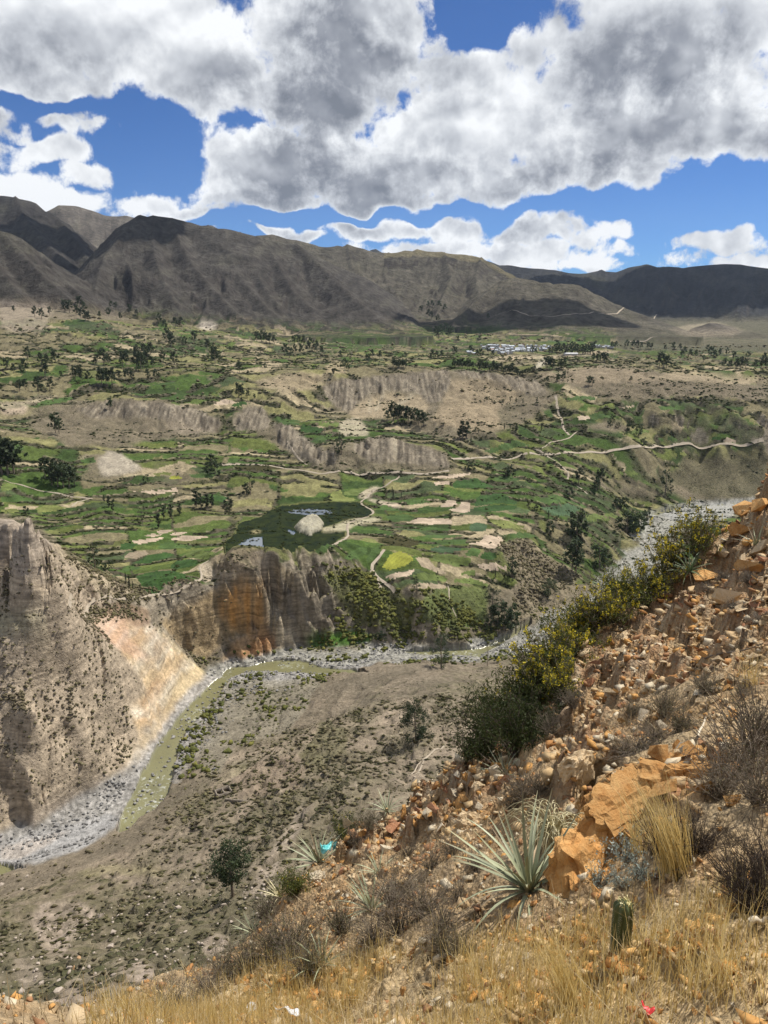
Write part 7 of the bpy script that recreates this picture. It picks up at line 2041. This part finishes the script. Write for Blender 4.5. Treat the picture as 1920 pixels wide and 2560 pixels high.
def stick(u0, v0, u1, v1, r, mat, label, lift=.03):
    a = nplace(u0, v0); b = nplace(u1, v1)
    P = [np.array(a.lerp(b, t)) - np.array(a) + np.array([0, 0, lift + .015*math.sin(t*7)]) for t in np.linspace(0, 1, 7)]
    vs, qs = tube(P, list(np.linspace(r, r*.6, 7)), 7)
    qs = [tuple(q) for q in qs]
    me = np_mesh('fallen_stick', np.array(vs), np.array(qs))
    return link('fallen_stick', me, mat, None, a, category='stick', label=label)
palew = simple_mat('pale_wood', (.50,.42,.30), (.66,.58,.45), 9, .8, .2, per_object=0)
burnt = simple_mat('burnt_wood', (.02,.017,.014), (.05,.04,.03), 9, .9, .2, per_object=0)
stick(1085,2412,1155,2382,.022, palew, 'pale dead branch lying in the straw among orange chips')
stick(1742,1860,1762,1812,.012, palew, 'pale stick standing on the scree rubble', .06)
stick(1760,1660,1905,1630,.012, twig_mat, 'thin grey branch across the scree under the ridge')
stick(650,2300,678,2262,.03, burnt, 'charred stump stick on the outer edge', .05)
stick(1870,2345,1915,2315,.018, palew, 'pale flat stick beside the black twiggy bush')

# ================================================================= air
def haze_box():
    x0, x1, y0, y1, z0, z1 = -9000, 9000, -8500, 9500, -30, 1250
    vs = np.array([(x, y, z) for z in (z0, z1) for y in (y0, y1) for x in (x0, x1)], float)
    qs = np.array([(0,2,3,1),(4,5,7,6),(0,1,5,4),(2,6,7,3),(0,4,6,2),(1,3,7,5)])
    me = np_mesh('haze', vs, qs, smooth=False)
    m = bpy.data.materials.new('haze'); m.use_nodes = True
    nt = m.node_tree; nt.nodes.clear()
    v = nt.nodes.new('ShaderNodeVolumePrincipled'); o = nt.nodes.new('ShaderNodeOutputMaterial')
    v.inputs['Color'].default_value = (.62, .74, .92, 1)
    v.inputs['Density'].default_value = 2.0e-5
    v.inputs['Anisotropy'].default_value = .2
    nt.links.new(v.outputs[0], o.inputs['Volume'])
    link('haze', me, m, kind='stuff', label='thin bluish air haze over the valley')
haze_box()

# unseen cloud volumes, added to shadow the ravine, the middle hills and the far range
shadow_cloud_mat = bpy.data.materials.new('shadow_cloud'); shadow_cloud_mat.use_nodes = True
_n = shadow_cloud_mat.node_tree; _n.nodes.clear()
_v = _n.nodes.new('ShaderNodeVolumePrincipled'); _o = _n.nodes.new('ShaderNodeOutputMaterial')
_v.inputs['Color'].default_value = (.97, .97, .97, 1); _v.inputs['Density'].default_value = .014
_n.links.new(_v.outputs[0], _o.inputs['Volume'])
def shadow_cloud(target, z, rx, ry, seed):
    t = (z - target[2])/sun_dir.z
    c = Vector(target) + sun_dir*t
    Rr = np.random.default_rng(seed); vs = []; qs = []; n, m = 40, 20
    for i in range(m+1):
        ph = math.pi*i/m
        for k in range(n):
            th = 2*math.pi*k/n; d = np.array([math.sin(ph)*math.cos(th), math.sin(ph)*math.sin(th), math.cos(ph)])
            vs.append(d)
        if i: qs += [((i-1)*n+k, (i-1)*n+(k+1) % n, i*n+(k+1) % n, i*n+k) for k in range(n)]
    v = np.array(vs)
    v *= (1 + .55*fbm(v[:, 0]*1.6 + seed, v[:, 1]*1.6 + v[:, 2], 4, seed))[:, None]
    v *= np.array([rx, ry, 160]); v[:, 2] = np.where(v[:, 2] < 0, v[:, 2]*.35, v[:, 2])
    link('shadow_cloud', np_mesh('shadow_cloud', v, np.array(qs)), shadow_cloud_mat, None, c, kind='structure')
def at(u, v, r): return world_r(u, v, r)
shadow_cloud(at(1640,720,4700), 2900, 1150, 620, 3)
shadow_cloud(at(215,600,3000), 2300, 300, 250, 5)
shadow_cloud(at(60,545,3700), 2600, 420, 260, 9)
shadow_cloud(at(1290,780,2550), 2100, 330, 150, 7)
